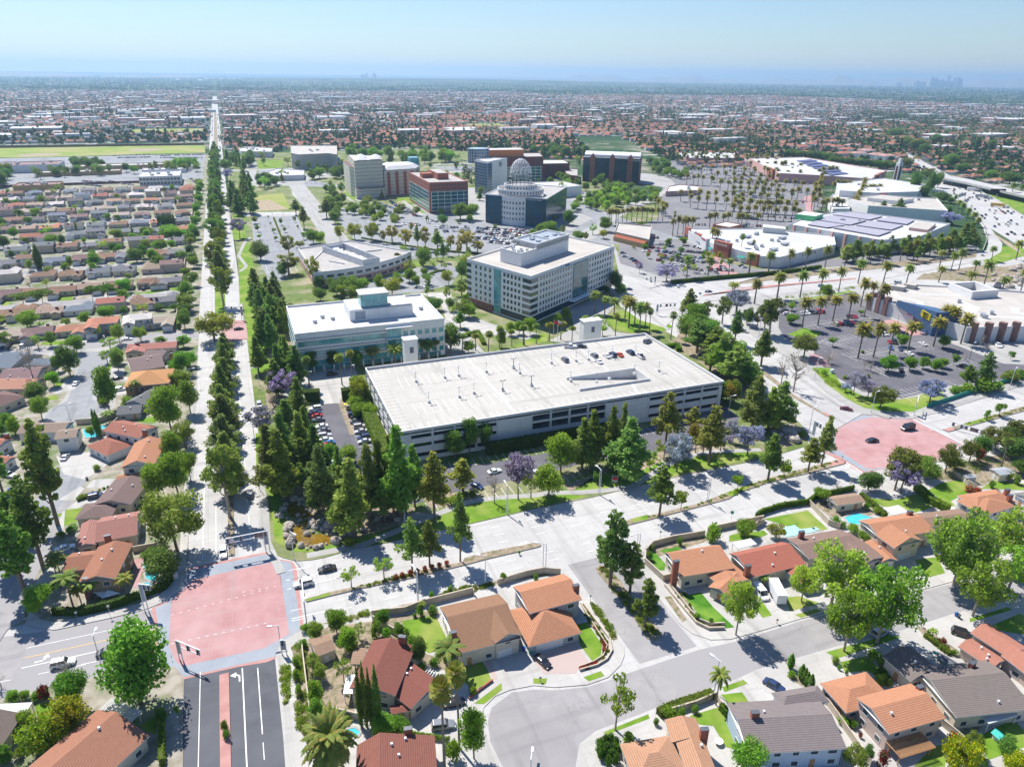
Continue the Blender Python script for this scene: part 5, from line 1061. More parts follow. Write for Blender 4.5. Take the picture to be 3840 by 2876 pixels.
# bottom right houses
h30=house('peach tiled hip roofed house with a patio table at the bottom',[('Z3 1050,1275 1300,1262 690,1480',3.6,'g',dict(axis='n',pitch=.3)),('Z3 690,1470 1090,1400 740,1800',3.4,'h',dict(pitch=.35)),('Z3 1080,1280 1300,1265 1240,1850',3.6,'g',dict(axis='n',pitch=.35))],(.44,.25,.155),CREAM,chim=[('Z3',1372,1350,6.2)])
h31=house('pale blue two storey house with grey shingle roof and tall chimney',[('Z4 -250,1140 480,1100 -180,1560',5.2,'g',dict(r=.45,pitch=.3)),('Z4 110,1060 480,1000 150,1200',5.4,'h',dict(pitch=.42))],(.21,.18,.175),BLUEW,chim=[('Z3',1778,1215,8)],garage=[(1,(0,1))])
h32=house('grey brown shingled house with long roof and white patio cover',[('Z4 1000,770 1230,690 1260,960',3.6,'g',dict(axis='n',pitch=.35)),('Z4 1250,860 1830,800 1480,1275',3.9,'g',dict(r=.38,pitch=.3))],(.20,.17,.155),CREAM,chim=[('Z4',1305,1010,6.6)])
h33=house('peach tiled house with separate hipped garage wing and wooden pergola',[('Z4 785,1100 1225,985 1065,1390',5.4,'g',dict(r=.45,pitch=.35)),('Z4 500,985 870,890 712,1225',3.0,'h',dict(pitch=.35))],(.45,.22,.13),PINKW,chim=[],garage=[(1,(0,1))])
h34=house('salmon roofed house with long low garage wing at the right edge',[('Z4 1705,580 1850,505 2110,745',3.6,'g',dict(axis='n',pitch=.35)),('Z4 1605,690 1715,625 1850,890',2.9,'g',dict(axis='n',pitch=.3)),('Z4 1950,760 2140,700 2180,960',3.6,'g',dict(axis='n'))],(.42,.19,.135),PINKW,chim=[('Z4',1725,820,5.5)])
h35=house('grey shingled house at the right edge beside the orange chimneys',[('A4 2130,900 2400,860 2200,1040',3.6,'g')],(.2,.19,.18),WHT)
# sheds, patio covers, pergolas
def shed(label,spec,h,roofm='roof_tile',wallm='stucco',roofc=(.3,.2,.14),wallc=CREAM,name='garden_shed',cat='shed',open_=False,pitch=.25):
    A,u,n,L,w=rectfrom(spec,h);k=Block(A,u,n,L,w,h,'g' if pitch else 'g',pitch=pitch,over=.2);c=k.P(L/2,w/2);r=thing(name,label,cat,(c.x,c.y,.15));rb=MB();wb=MB();k.roof(rb,None if open_ else wb);rb.build('roof',[M[roofm],M['trim_white']],r,roofc)
    if open_:
        for p in k.walls():
            b=MB();b.box((p.x,p.y,h/2),(.14,.14,h-.1));b.build('post',M['trim_white'],r)
    else:
        wb.prism(k.walls(),.15,h-.03);wb.build('wall',M[wallm],r,wallc);W4=k.walls();A_=sum(W4[i-1].x*W4[i].y-W4[i].x*W4[i-1].y for i in range(4));W5=W4 if A_>0 else W4[::-1]
        a,b2=min(((W5[i-1],W5[i]) for i in range(4)),key=lambda e:((e[0]+e[1])/2).length);c=(a+b2)/2;d=(b2-a).normalized();nn=Vector((d.y,-d.x));b=MB();b.prism([c-d*.5,c+d*.5,c+d*.5+nn*.06,c-d*.5+nn*.06],.2,2);b.build('door',M['trim_white'],r)
    return r
shed('tan roofed garden workshop in the backyard near the corner','Z2 340,640 490,585 385,780',2.8)
shed('grey metal garden shed on the right hillside yard','A4 1750,760 1830,755 1760,785',2.3,'metal_grey','metal_grey',name='metal_shed')
shed('small grey roofed garden house in the right hillside yard','A4 1950,715 2060,700 1990,770',2.8,'metal_grey')
shed('white flat patio cover behind the grey brown house','Z4 1755,1215 1990,1148 1880,1300',2.7,'membrane',open_=True,pitch=.02,name='patio_cover',cat='patio cover')
shed('white flat patio cover at the bottom left house','Z1 -120,1155 262,1135 -160,1235',2.8,'membrane',open_=True,pitch=.02,name='patio_cover',cat='patio cover')
shed('grey corrugated patio cover left of the cypresses','Z2 640,915 745,910 580,1070',2.7,'metal_grey',open_=True,pitch=.05,name='patio_cover',cat='patio cover')
shed('wide white patio cover between green lawn and brown roof','A4 1155,1010 1270,985 1260,1055',2.6,'membrane',open_=True,pitch=.02,name='patio_cover',cat='patio cover')
shed('pale patio cover behind the worn red roof','A3 1845,1270 1985,1235 1890,1315',2.7,'membrane',open_=True,pitch=.02,name='patio_cover',cat='patio cover')
shed('tan weathered patio roof between workshop and red house','Z2 700,700 800,700 640,830',2.6,open_=True,pitch=.05,name='patio_cover',cat='patio cover')
def pergola(label,spec,h,m,n=16):
    A,u,nn,L,w=rectfrom(spec,h);c=A+u*L/2+nn*w/2;r=thing('pergola',label,'pergola',(c.x,c.y,.15));b=MB()
    for i in range(n+1):
        p=A+u*L*i/n;b.prism(strip([p-nn*.3,p+nn*(w+.3)],.12),h-.12,h+.08,bot=True)
    b.build('slats',M[m],r);b=MB()
    for k in(.1,.9):b.prism(strip([A+nn*w*k,A+u*L+nn*w*k],.16),h-.32,h-.13,bot=True)
    b.build('beam',M[m],r)
    for a in(.04,.96):
        for k in(.1,.9):
            p=A+u*L*a+nn*w*k;b=MB();b.box((p.x,p.y,h/2),(.16,.16,h-.3));b.build('post',M[m],r)
pergola('orange wooden pergola behind the peach tiled house','Z4 1040,1462 1310,1380 1130,1580',2.8,'wood',22)
pergola('white slatted trellis roof behind the salmon and brown house','Z1 890,1115 1130,1215 800,1190',2.8,'trim_white',22)
pergola('short white trellis at the dark red house','Z2 1290,870 1410,920 1275,915',2.6,'trim_white',6)
TRACT=[]
def tract(kind):
    r=proto('house');u=Vector((1,0));n=Vector((0,1));two=kind in(3,6);h=5.4 if two else 3.0;hp='h' if kind in(1,4,6) else 'g'
    bl=[Block(Vector((-7.4,-3.2)),u,n,14.8,9.4,h,hp,pitch=.36)]
    s=1 if kind%2 else -1
    bl.append(Block(Vector((-7.2 if s<0 else .9,-8.6)),u,n,6.4,7.5,3.0 if not(kind==6) else 5.2,'h' if kind==4 else 'g',pitch=.4,axis='n'))
    if kind in(2,5):bl.append(Block(Vector((1.5 if s<0 else -6.5,2)),u,n,5.2,7,3.0,'g',pitch=.34,axis='n'))
    ch=[(4.2*s*-1,3.8,(6.6 if two else 5.0))] if kind not in(1,4) else []
    housebuild(r,bl,(1,1,1),(1,1,1),ch,[(1,FS,4.8)],local=True,maxw=9,vents=2,seed=kind*7)
    TRACT.append(r);return r
for k in range(7):tract(k)
CN={'bb':('brown',(.26,.16,.11)),'pb':('purple brown',(.23,.15,.145)),'gy':('grey',(.20,.205,.22)),'tn':('tan',(.37,.27,.20)),'or':('orange tiled',(.42,.20,.125)),'rd':('red',(.38,.15,.11)),'wh':('pale pinkish white',(.60,.56,.54)),'bl':('blue grey',(.19,.22,.27)),'bg':('beige',(.42,.35,.28)),'bk':('dark grey brown',(.15,.13,.125))}
WALLS=[(CREAM,'cream'),(WHT,'white'),(BEIGE,'beige'),(GRYW,'grey'),(PINKW,'pinkish')]
DRV=[];LWN=[];LWN2=[]
def tr(x,y,face,col,kind=None,ctx=None,wall=None):
    if kind is None:kind=random.choice([0,1,2,2,3,4,5])
    nm,c=CN[col];wc,wn=WALLS[random.randrange(5)] if wall is None else wall
    wc=jit(wc,.08);st='two storey ' if kind in(3,6) else ''
    hd='hip roofed ' if kind in(1,4,6) else 'gabled '
    r=place(TRACT[kind],(x,y,.15),0 if face=='S' else PI,f'{nm} roofed {st}house'+(f', {hd.strip()}, {wn} walls' if 1 else ''),'house','houses',colors={'roof':jit(c,.12),'wall':wc},sc=(random.uniform(.88,.97),random.uniform(.98,1.18),random.uniform(.95,1.12)),name='house');r.rotation_euler[2]+=random.uniform(-.05,.05);r.location[1]+=random.uniform(-1.2,1.2)
    s=-1 if face=='S' else 1;sd=(1 if kind%2 else -1)*(-1 if face=='S' else 1)*-1;DRV.append(rect(x+sd*4.1-2.7,min(y+s*8,y+s*15),x+sd*4.1+2.7,max(y+s*8,y+s*15)))
    (LWN if random.random()<.6 else LWN2).append(rect(x-sd*4.0-3.6,min(y+s*9.5,y+s*13),x-sd*4.0+3.2,max(y+s*9.5,y+s*13)))
    return r
ROWS=[(379.5,'S','-28,1015,bg 80,1000,bg,4 290,975,pb,0 540,950,or,1 790,905,or,6 1050,870,wh,6 1300,880,bg,1'),(418.5,'N','20,890,bb 130,872,bb 350,850,tn 570,832,bl 830,800,rd,3 1070,790,bb 1310,760,gy'),(458.5,'S','60,695,pb 200,680,bb 480,655,bb 680,645,tn 905,612,bb 1120,602,bb 1370,590,gy'),
(499,'N','60,560,wh,6 290,590,bb 515,580,bb 720,562,gy 920,550,gy 1140,535,tn 1360,500,pb,3'),(539,'S','40,480,gy 200,470,bb 415,452,bl 620,442,pb 810,420,bb 950,420,gy 1190,395,bb 1360,385,gy'),(583,'N','80,405,gy 290,400,gy 470,385,bb 660,365,gy 840,330,bb,3 1030,345,gy 1150,315,rd,3 1390,312,gy'),(624,'S','210,290,rd 320,312,pb 565,265,gy 710,260,gy,3 920,250,gy 1060,240,gy 1200,225,gy 1415,215,or')]
for v,f,s in ROWS:
    for q in s.split():
        k=q.split(',');p=G('B1',float(k[0]),float(k[1]),3.5);x=p.x
        tr(min(x,-41.5),v,f,k[2],int(k[3]) if len(k)>3 else None)
for y in (665,704,745.5,784.5,825,865):
    f='N' if y in(665,745.5,825) else 'S';x=-43.0
    while x>-300:
        if inview((x+8,y,3),40):tr(x,y+random.uniform(-1,1),f,random.choice(['bb','gy','gy','bb','pb','tn','or','rd','bl','wh','bk','bg'][:12]))
        x-=random.uniform(15.3,16.6)

sheets('driveway',DRV,.166,'drive');sheets('front_lawn',LWN,.166,'lawn','stuff');sheets('front_lawn',LWN2,.166,'yard','stuff')
def leafcloud(cents,rads,n,size,rng,flat=.0):
    """n small quads spread over blobs"""
    cents=np.array(cents,float);rads=np.array(rads,float)
    w=rads[:,0]*rads[:,2];w=w/w.sum();k=rng.choice(len(cents),n,p=w)
    d=rng.normal(size=(n,3));d/=np.linalg.norm(d,axis=1)[:,None]
    rr=rng.uniform(.35,1.0,(n,1))**.6*rng.uniform(.9,1.28,(n,1));p=cents[k]+d*rads[k]*rr
    nn=d*.6+rng.normal(size=(n,3))*.75+np.array([0,0,flat]);nn/=np.linalg.norm(nn,axis=1)[:,None]
    t=np.cross(nn,rng.normal(size=(n,3)));t/=np.linalg.norm(t,axis=1)[:,None];b=np.cross(nn,t)
    s=size*rng.uniform(.6,1.3,(n,1));t*=s;b*=s*rng.uniform(.5,.9,(n,1))
    V=np.stack([p-t*.5-b*.15,p+b*.5,p+t*.5+b*.1,p-b*.5],1).reshape(-1,3)
    return V,np.arange(4*n).reshape(-1,4)
def blobs_round(H_,R,rng,n,z0=.28,br=.42,squash=.8):
    c=[];r=[]
    for i in range(n):
        a=rng.uniform(0,2*PI);q=rng.uniform(.0,1)**.5;zz=rng.uniform(-1,1)
        x=R*(1-br*.8)*q*math.cos(a)*math.sqrt(max(.15,1-zz*zz*.8));y=R*(1-br*.8)*q*math.sin(a)*math.sqrt(max(.15,1-zz*zz*.8));zc=H_*(z0+(1-z0)*.5)+zz*H_*(1-z0)*.5*(1-br*.55)
        s=rng.uniform(.65,1.15)*br;c.append((x,y,zc));r.append((R*s,R*s,R*s*squash))
    return c,r
def blobs_cone(H_,R,rng,n,z0=.15,power=.8,open_=1):
    c=[];r=[]
    for i in range(n):
        f=(i+.5)/n;z=H_*(z0+(1-z0)*f);rad=R*max(.1,(1-f)**power)*(.55 if f<.08 else 1)
        a=i*2.4+rng.uniform(-.5,.5);q=rng.uniform(.1,.85)*rad;s=max(.14*R,rad*rng.uniform(.24,.44))
        c.append((q*math.cos(a),q*math.sin(a),z));r.append((s,s,s*.75*open_))
    return c,r
TP={}
def mktree(key,H_,trunk,cents,rads,n,size,leaf,limbs=6,bark='bark',variants=1,tr=None,flat=0,rng=None,twig=None,coarse=None):
    rng=rng or RNG;r=proto(trunk[0]);r['H']=H_
    m=MB();tr=tr or H_*.022;top=Vector((rng.uniform(-.3,.3),rng.uniform(-.3,.3),H_*trunk[1]));m.chain([(0,0,-.1),(top.x*.4,top.y*.4,top.z*.45),top],[tr*1.25,tr,tr*.65],6)
    idx=rng.permutation(len(cents))[:limbs]
    for i in idx:
        c=Vector(cents[i]);s=Vector((top.x,top.y,min(top.z,c.z*.72)))*1.0;mid=s.lerp(c,.5)+Vector((0,0,-.04*H_));m.chain([s,mid,c],[tr*.55,tr*.38,tr*.15],5)
    if twig:
        for i in range(twig):
            c=Vector(cents[int(rng.integers(len(cents)))]);e=c+Vector(rng.normal(size=3))*rads[0][0]*.8;m.chain([c*.96,c.lerp(e,.6),e],[tr*.16,tr*.1,.02],3)
    o=m.build('trunk',M[bark],r)
    V,Fq=leafcloud(cents,rads,n,size,rng,flat);me=npmesh('crown',V,Fq,M[leaf]);obj('crown',me,r)
    TP.setdefault(key,[]).append(r);return r
rg=np.random.default_rng(11)
for q in range(3):
    c,r=blobs_round(10,5,rg,22);mktree('round',10,('broadleaf_tree',.6),c,r,5600,.55,'leaf_green')
    c,r=blobs_round(10,5,rg,22);mktree('dark',10,('evergreen_tree',.55),c,r,5000,.55,'leaf_dark')
    c,r=blobs_round(11,6,rg,26,z0=.33,br=.3);mktree('olive',11,('spreading_tree',.6),c,r,4600,.55,'leaf_olive',limbs=9)
    c,r=blobs_round(11,6.5,rg,40,z0=.36,br=.22);mktree('syc',11,('sycamore_tree',.55),c,r,5600,.52,'leaf_syc',limbs=16,bark='bark_pale',twig=20)
    c,r=blobs_cone(16,3.8,rg,64,z0=.16,power=.62);mktree('pine',16,('pine_tree',.93),c,r,5000,.55,'leaf_pine',limbs=12,tr=.24)
    c,r=blobs_cone(15,3.5,rg,46,z0=.34,power=.5);mktree('conif',15,('pine_tree',.95),c,r,2400,.62,'leaf_pine',limbs=16,tr=.2)
    c,r=blobs_cone(18,4.8,rg,44,z0=.30,power=.35);mktree('bigpine',18,('pine_tree',.9),c,[(a*.82,b*.82,d*.7) for a,b,d in r],4200,.7,'leaf_pine',limbs=20,tr=.34)
    c,r=blobs_round(15,4.6,rg,30,z0=.36,br=.24,squash=1.1);mktree('euc',15,('eucalyptus_tree',.6),c,r,3000,.6,'leaf_olive',limbs=16,bark='bark_pale',twig=14)
    c,r=blobs_round(9,5,rg,34,z0=.42,br=.2,squash=.7);mktree('jac',9,('flowering_tree',.42),c,r,3000,.5,'leaf_jac',limbs=22,bark='bark',twig=40)
    c,r=blobs_round(8,3.6,rg,20,z0=.38,br=.22);mktree('sparse',8,('street_tree',.6),c,r,900,.5,'leaf_syc',limbs=16,bark='bark_pale',twig=26)
    c,r=blobs_round(8,3.4,rg,26,z0=.35,br=.2);mktree('bare',8,('bare_tree',.5),c,r,160,.3,'twig',limbs=24,bark='bark_pale',twig=70)
    c,r=blobs_round(5,2.1,rg,12,z0=.38,br=.4);mktree('small',5,('young_tree',.6),c,r,900,.42,'leaf_bush',limbs=6,tr=.08)
    c,r=blobs_round(8,6.2,rg,24,z0=.66,br=.26,squash=.42);mktree('umb',8,('umbrella_pine',.62),c,r,3600,.5,'leaf_dark',limbs=14)
for q in range(2):
    c=[(0,0,z) for z in np.linspace(.8,8.6,10)];r=[(max(.18,.85*math.sin(PI*min(1,(z+1.3)/10.6))),)*2+(.9,) for _,_,z in c];mktree('cyp',9,('cypress_tree',.3),c,r,2600,.3,'leaf_dark',limbs=0,tr=.14)
    c,r=blobs_round(2,1.25,rg,9,z0=.0,br=.55);mktree('shrub',2,('shrub',.2),c,r,800,.3,'leaf_bush',limbs=0,tr=.05)
    c,r=blobs_round(2,1.25,rg,9,z0=.0,br=.55);mktree('redbush',2,('shrub',.2),c,r,700,.3,'flower_red',limbs=0,tr=.05)
    c,r=blobs_round(6,3.6,rg,16,z0=.1,br=.42);mktree('yellow',6,('flowering_tree',.3),c,r,3600,.42,'flower_yel',limbs=4)
# palms
def frond(mb,L,az,el,droop,w,seg=6,m=0,rng=random):
    d=Vector((math.cos(az),math.sin(az),0));P=[];p=Vector((0,0,0));a=el
    for i in range(seg+1):
        P.append(p.copy());p=p+(d*math.cos(a)+Vector((0,0,1))*math.sin(a))*(L/seg);a-=droop/seg
    s=Vector((-math.sin(az),math.cos(az),0))
    for i in range(seg):
        w0=w*math.sin(PI*(.12+.82*i/seg));w1=w*math.sin(PI*(.12+.82*(i+1)/seg));dr=Vector((0,0,-.35))
        for sg in(-1,1):
            mb.add([P[i],P[i+1]+(P[i+1]-P[i])*0.0,P[i]+(P[i+1]-P[i])*.75+s*sg*w1+dr*w1,P[i]+(P[i+1]-P[i])*.3+s*sg*w0+dr*w0],[(0,1,2,3)],m)
            if True:mb.add([P[i]+(P[i+1]-P[i])*.5,P[i+1],P[i+1]+(P[i+1]-P[i])*.4+s*sg*w1+dr*w1*1.2,P[i+1]+(P[i+1]-P[i])*.05+s*sg*w1+dr*w1],[(0,1,2,3)],m)
def palm(key,H_,L,n,leaf='leaf_palm',tr=.3,kind='date',fine=0):
    r=proto('date_palm' if kind=='date' else 'fan_palm' if kind=='fan' else 'queen_palm');r['H']=H_;lean=Vector((random.uniform(-.4,.4),random.uniform(-.4,.4),0));hz=H_-(.3*L)
    m=MB();m.chain([(0,0,-.1),(lean.x*.3,lean.y*.3,hz*.5),(lean.x,lean.y,hz)],[tr*1.15,tr*.85,tr*.8],7)
    if kind=='date':m.chain([(lean.x,lean.y,hz-.9),(lean.x,lean.y,hz-.3),(lean.x,lean.y,hz+.2)],[tr*.9,tr*1.5,tr*.9],7)
    m.build('trunk',M['palm_bark'],r)
    b=MB()
    for i in range(n):
        t=MB();f=(i+.5)/n
        if kind=='date':frond(t,L*random.uniform(.85,1.1),i*2.399,1.35-1.75*f,1.0+.5*random.random(),L*.15,6 if not fine else 9)
        elif kind=='queen':frond(t,L*random.uniform(.85,1.1),i*2.399,1.3-1.2*f,1.9,L*.16,7)
        else:
            az=i*2.399;el=1.35-2.3*f;d=Vector((math.cos(az)*math.cos(el),math.sin(az)*math.cos(el),math.sin(el)));o=d*L*.5;sd=d.cross(Vector((0,0,1))).normalized() if abs(d.z)<.98 else Vector((1,0,0));up=sd.cross(d);k=7
            for j in range(k):
                a0=-1.15+2.3*j/k;a1=a0+2.3/k*.72;q0=o+(d*math.cos(a0)+sd*math.sin(a0))*L*.55-up*0-Vector((0,0,.12));q1=o+(d*math.cos(a1)+sd*math.sin(a1))*L*.55-Vector((0,0,.12));t.add([d*L*.1,q0,q1],[(0,1,2)])
            t.add([(0,0,0),o+sd*.03,o-sd*.03],[(0,1,2)])
        b.add([(v[0]+lean.x,v[1]+lean.y,v[2]+hz) for v in t.v],t.f)
    b.build('crown',M[leaf],r)
    if kind=='fan':
        b=MB()
        for i in range(26):
            a=i*2.4;z=hz-.1-random.random()*1.1;b.add([(lean.x,lean.y,z+.5),(lean.x+math.cos(a)*.75,lean.y+math.sin(a)*.75,z-.5),(lean.x+math.cos(a+.5)*.7,lean.y+math.sin(a+.5)*.7,z-.6)],[(0,1,2)])
        b.build('dead_fronds',M['wood'],r)
    TP.setdefault(key,[]).append(r)
for q in range(3):palm('date',10,3.4,46);palm('fan',11,1.7,34,kind='fan',tr=.2);palm('queen',8,3.2,20,kind='queen',tr=.17)
palm('canary',8,5.2,80,fine=1,tr=.45)
# date palms in fast low form for the rows of the shopping centre
NAMES={'round':('green broad tree','broadleaf tree'),'dark':('dark dense tree','evergreen tree'),'olive':('olive green spreading tree','spreading tree'),'syc':('yellow green sycamore','sycamore tree'),'pine':('tall dark pine','pine tree'),'conif':('slender open pine','pine tree'),'bigpine':('big open limbed pine','pine tree'),'euc':('loose eucalyptus','eucalyptus tree'),'jac':('purple flowering tree','flowering tree'),'sparse':('thin leafed tree','street tree'),'bare':('nearly bare tree','bare tree'),'small':('small young tree','young tree'),'umb':('flat topped umbrella pine','pine tree'),'cyp':('narrow dark cypress','cypress'),'shrub':('rounded green shrub','shrub'),'redbush':('red flowering shrub','shrub'),'yellow':('yellow flowering tree','flowering tree'),'date':('date palm','palm tree'),'fan':('slim fan palm','palm tree'),'queen':('feathery queen palm','palm tree'),'canary':('huge low date palm','palm tree')}
GRP={'date':'date palms','fan':'fan palms','queen':'queen palms','canary':'date palms','shrub':'shrubs','redbush':'shrubs','cyp':'cypresses','pine':'pine trees','conif':'pine trees','bigpine':'pine trees','umb':'pine trees','jac':'flowering trees'}
BW={'round':5,'dark':5,'olive':6,'syc':6.5,'pine':3.4,'conif':3.3,'bigpine':4.3,'euc':4.6,'jac':5,'sparse':3.6,'bare':3.4,'small':2.1,'umb':6.4,'cyp':.85,'shrub':1.3,'redbush':1.3,'yellow':3.6,'date':3.6,'fan':1.9,'queen':3,'canary':5.4}
NTREE=0
WF_={'pine':1.4,'conif':1.35,'bigpine':1.1,'date':1.15,'fan':1.15,'jac':1.15}
def tree(key,x,y,h,w=None,tint=None,z=.15,label=None,ctx=True):
    global NTREE
    p=random.choice(TP[key]);s=h/p['H'];sx=s if w is None else (w/2)/BW[key]
    sx=sx*WF_.get(key,1.1);sx=max(.5*s,min(2.0*s,sx));nm,cat=NAMES[key];NTREE+=1
    tn=tint or (random.uniform(.8,1.2),random.uniform(1.0,1.25),random.uniform(.7,1.1))
    r=place(p,(x,y,z),random.uniform(0,6.28),label or nm,cat,GRP.get(key,'trees'),sc=(sx,sx,s),colors={'crown':tn},ctx=ctx if label is None else False)
    for c in r.children:
        if c.name.startswith('crown'):c.color=(*tn,1)
    return r
def T(tile,key,s,tint=None):
    for q in s.split():
        v=[float(k) for k in q.split(',')];p=G(tile,v[0],v[1]);h=max(1.2,hgt(tile,v[0],v[1],v[2]));w=v[3]*mpx(tile,v[0],v[1]) if len(v)>3 else None
        if w:
            # width measured at crown height, which is nearer the camera
            w*=1-.5*h/H
        tree(key,p.x,p.y,h,w,tint)
YG=(1.5,1.25,.8);OL=(1.35,1.1,.9)
T('Z1','round','1130,1150,570,620 540,1110,930,150 210,1120,1055,100 290,1120,1070,90 110,1140,1065,120 620,1180,920,240 230,1350,1210,120 1300,1300,1200,100 320,430,230,230')
T('Z1','yellow','590,1380,1130,330 330,1520,1290,300 440,1450,1230,300')
T('Z1','shrub','40,1620,1490,140 130,1420,1340,110 500,1120,1040,100 600,1040,950,90 160,1580,1520,90',)
T('Z1','redbush','370,1100,1000,110 545,1110,1050,90')
T('Z1','bare','545,985,790,190 10,1010,880,140');T('Z1','queen','580,350,120,230 730,320,180,200 1020,310,135,150 650,340,220,150 450,120,20,150')
T('Z1','small','1430,1260,1180,60');T('Z1','shrub','1805,1370,1290,60 1815,1430,1370,60');
T('A1','bigpine','435,1140,360,330 320,1440,790,330 200,1680,1040,330 20,890,560,180 60,1450,880,230 130,1250,900,260')
T('B1','dark','530,1320,1105,190 270,1500,1380,190 75,1440,1400,60');T('B1','round','820,1575,1260,185 410,1400,1290,110 390,1100,990,90 890,1230,1110,110')
T('A1','olive','320,350,180,150 1330,1330,920,500');T('B1','sparse','830,1130,1040,140 810,1230,1130,120 290,1110,1010,90 520,1330,1240,80')
T('A1','round','1290,450,100,270 1430,300,60,170 1310,660,440,190 1190,930,690,220 1340,920,600,260 1430,800,600,130 690,485,400,70',(1.15,1.1,.9));T('A1','olive','1390,560,370,190 1350,120,-20,180')
T('A1','dark','1240,1540,1330,300 1150,1440,1320,160');T('A1','cyp','730,460,275,35 755,480,285,38')
T('A1','shrub','780,240,180,90 960,245,180,110 730,730,690,60 620,940,915,110 700,910,890,24 750,895,870,24 785,880,860,24 815,870,850,24 1180,800,760,40 460,1230,1190,60 540,1190,1150,90 60,400,300,100 120,460,330,110 10,470,380,90')
T('A1','queen','1040,200,60,110 820,370,290,110 790,1570,1480,10 450,1490,1360,140 500,1440,1370,90')
T('B1','round','1370,1310,1140,160 1430,1250,1140,120 1380,1110,1020,110 1210,1080,1030,90 1290,370,300,70 880,300,220,110 1100,290,225,70 1005,320,250,80 390,360,260,100 1280,310,190,170 1350,300,220,110 330,295,230,90 570,350,300,60 635,330,280,40')
T('B1','dark','1310,1290,1200,90 1270,1430,1330,80 440,1290,1180,80 890,1280,1130,110 1390,970,830,130 1320,830,780,120 1400,860,780,110 1200,830,780,90 930,860,795,70 1030,470,370,130 1080,440,340,90 110,290,205,80 30,370,270,110 1100,1450,1440,10 710,500,400,120 470,340,265,70')
T('B1','umb','180,800,705,180 330,810,680,180 700,770,655,140 820,770,640,180');T('B1','bare','650,820,760,130 480,170,140,50 260,1380,1010,80')
T('B1','olive','530,530,420,60 510,560,470,80 1360,450,380,90 900,1080,930,110 1060,1060,955,110 220,540,450,60 375,570,500,80 810,530,510,60');T('B1','cyp','300,520,340,60');
for i in range(13):T('B1','cyp',f'{1192+i*10},{196-i%3*2},{100+i%4*6},14')
T('B1','fan','1450,470,295,60 1440,780,690,60');T('B1','cyp','1415,1270,1160,30')
# boulevard median and verge
for y in range(205,330,13):tree('pine',-12.5+random.uniform(-1,1),y+random.uniform(-3,3),random.uniform(13,17),random.uniform(6.5,8.5))
T('A1','euc','1725,1080,540,330');T('B1','euc','1680,800,505,200 1600,530,320,110 1610,310,140,180');T('B1','olive','1610,1060,850,330',YG)
for y in list(range(470,640,16)):tree(random.choice(['euc','olive','pine']),-14+random.uniform(-3,2),y,random.uniform(12,17),random.uniform(8,11))
for y in range(640,1250,17):tree(random.choice(['pine','euc','dark','pine']),-14+random.uniform(-4,2),y,random.uniform(15,21),random.uniform(8,12))
for y in range(400,900,24):tree(random.choice(['olive','dark','round']),-31+random.uniform(-2,2),y+random.uniform(-6,6),random.uniform(6,10))
# north east verge of the boulevard
T('A2','jac','300,200,-5,240 150,470,275,250');T('A2','bare','230,250,150,200');T('B1','jac','1800,290,145,130');T('C1','jac','1710,960,870,110')
T('A2','pine','430,340,40,130 330,420,200,200 310,960,430,240 230,900,390,210 330,800,300,180 450,700,300,180 610,1060,540,210 840,1220,650,280 560,760,390,160 730,850,550,110 480,560,250,120')
T('A2','pine','960,1080,540,190 1040,1040,500,180 1180,1090,400,260 1130,1030,470,160 1290,1000,540,150');T('A2','conif','1440,1120,600,230 1650,890,650,220',YG);T('A2','conif','1630,1410,900,150 1270,1490,1090,170 1400,1450,1110,150')
T('A2','sparse','815,1610,1440,160 1060,1545,1375,160 2160,940,720,160');T('A2','round','1700,600,340,150 1820,580,370,110 1590,640,440,160 1360,620,460,120 1300,620,500,90',(.75,.85,1));T('A2','round','660,690,530,150 800,670,550,150 1240,830,690,180')
T('A2','jac','2065,950,600,230');T('A2','bare','1885,975,760,160');T('A2','shrub','800,1290,1240,90 1720,920,890,60 1570,980,930,110 860,150,30,110 900,240,60,130 850,80,20,80');T('A2','olive','880,260,40,150',YG)
T('A3','round','560,750,470,250 470,930,690,250',(1.25,1.15,.9));T('A3','pine','720,720,340,170 790,690,280,180 930,690,250,140 1060,790,340,280 1010,680,230,120');T('A3','conif','1340,590,150,190 1670,690,250,240 1550,420,260,120',OL)
for i in range(12):T('A3','round',f'{1250+i*50},{300-i*8},{130-i*6+random.randint(-15,15)},{130}')
T('A3','olive','1570,600,390,150 1830,230,60,160',(1.7,1.05,.8));T('A3','jac','1430,740,480,270 1850,520,370,130 1960,610,400,230');T('A3','conif','2110,810,460,150 1300,1070,700,200')
T('A3','small','1460,1030,860,110 1885,880,750,100 1255,670,590,40 130,1570,1500,50 820,820,730,60');T('A3','bigpine','930,1600,1040,290 1080,1640,1270,220');T('Z3','bigpine','890,540,160,210')
T('A3','shrub','1700,1260,1140,130 1450,1290,1230,50 375,1555,1510,50 250,1360,1350,10 1240,1330,1290,50 1225,1400,1340,50')
T('A4','conif','290,810,465,150 590,740,490,150 690,700,325,130');T('A4','small','410,790,640,110 2020,320,230,90 1925,350,280,60');T('A4','olive','1240,880,590,310 1620,740,550,190 1800,660,510,180 1990,580,430,250 2150,560,380,220 1420,760,640,190',(.75,.65,.7));T('A4','jac','1280,900,680,300')
T('A4','dark','1040,880,750,190 2120,640,500,220 1480,800,640,190 2180,760,650,140 1700,720,640,120 1880,620,480,140 2080,560,400,160');T('A4','fan','2040,700,500,90');T('A4','redbush','1870,660,560,80 1790,890,850,90 1850,890,860,70')
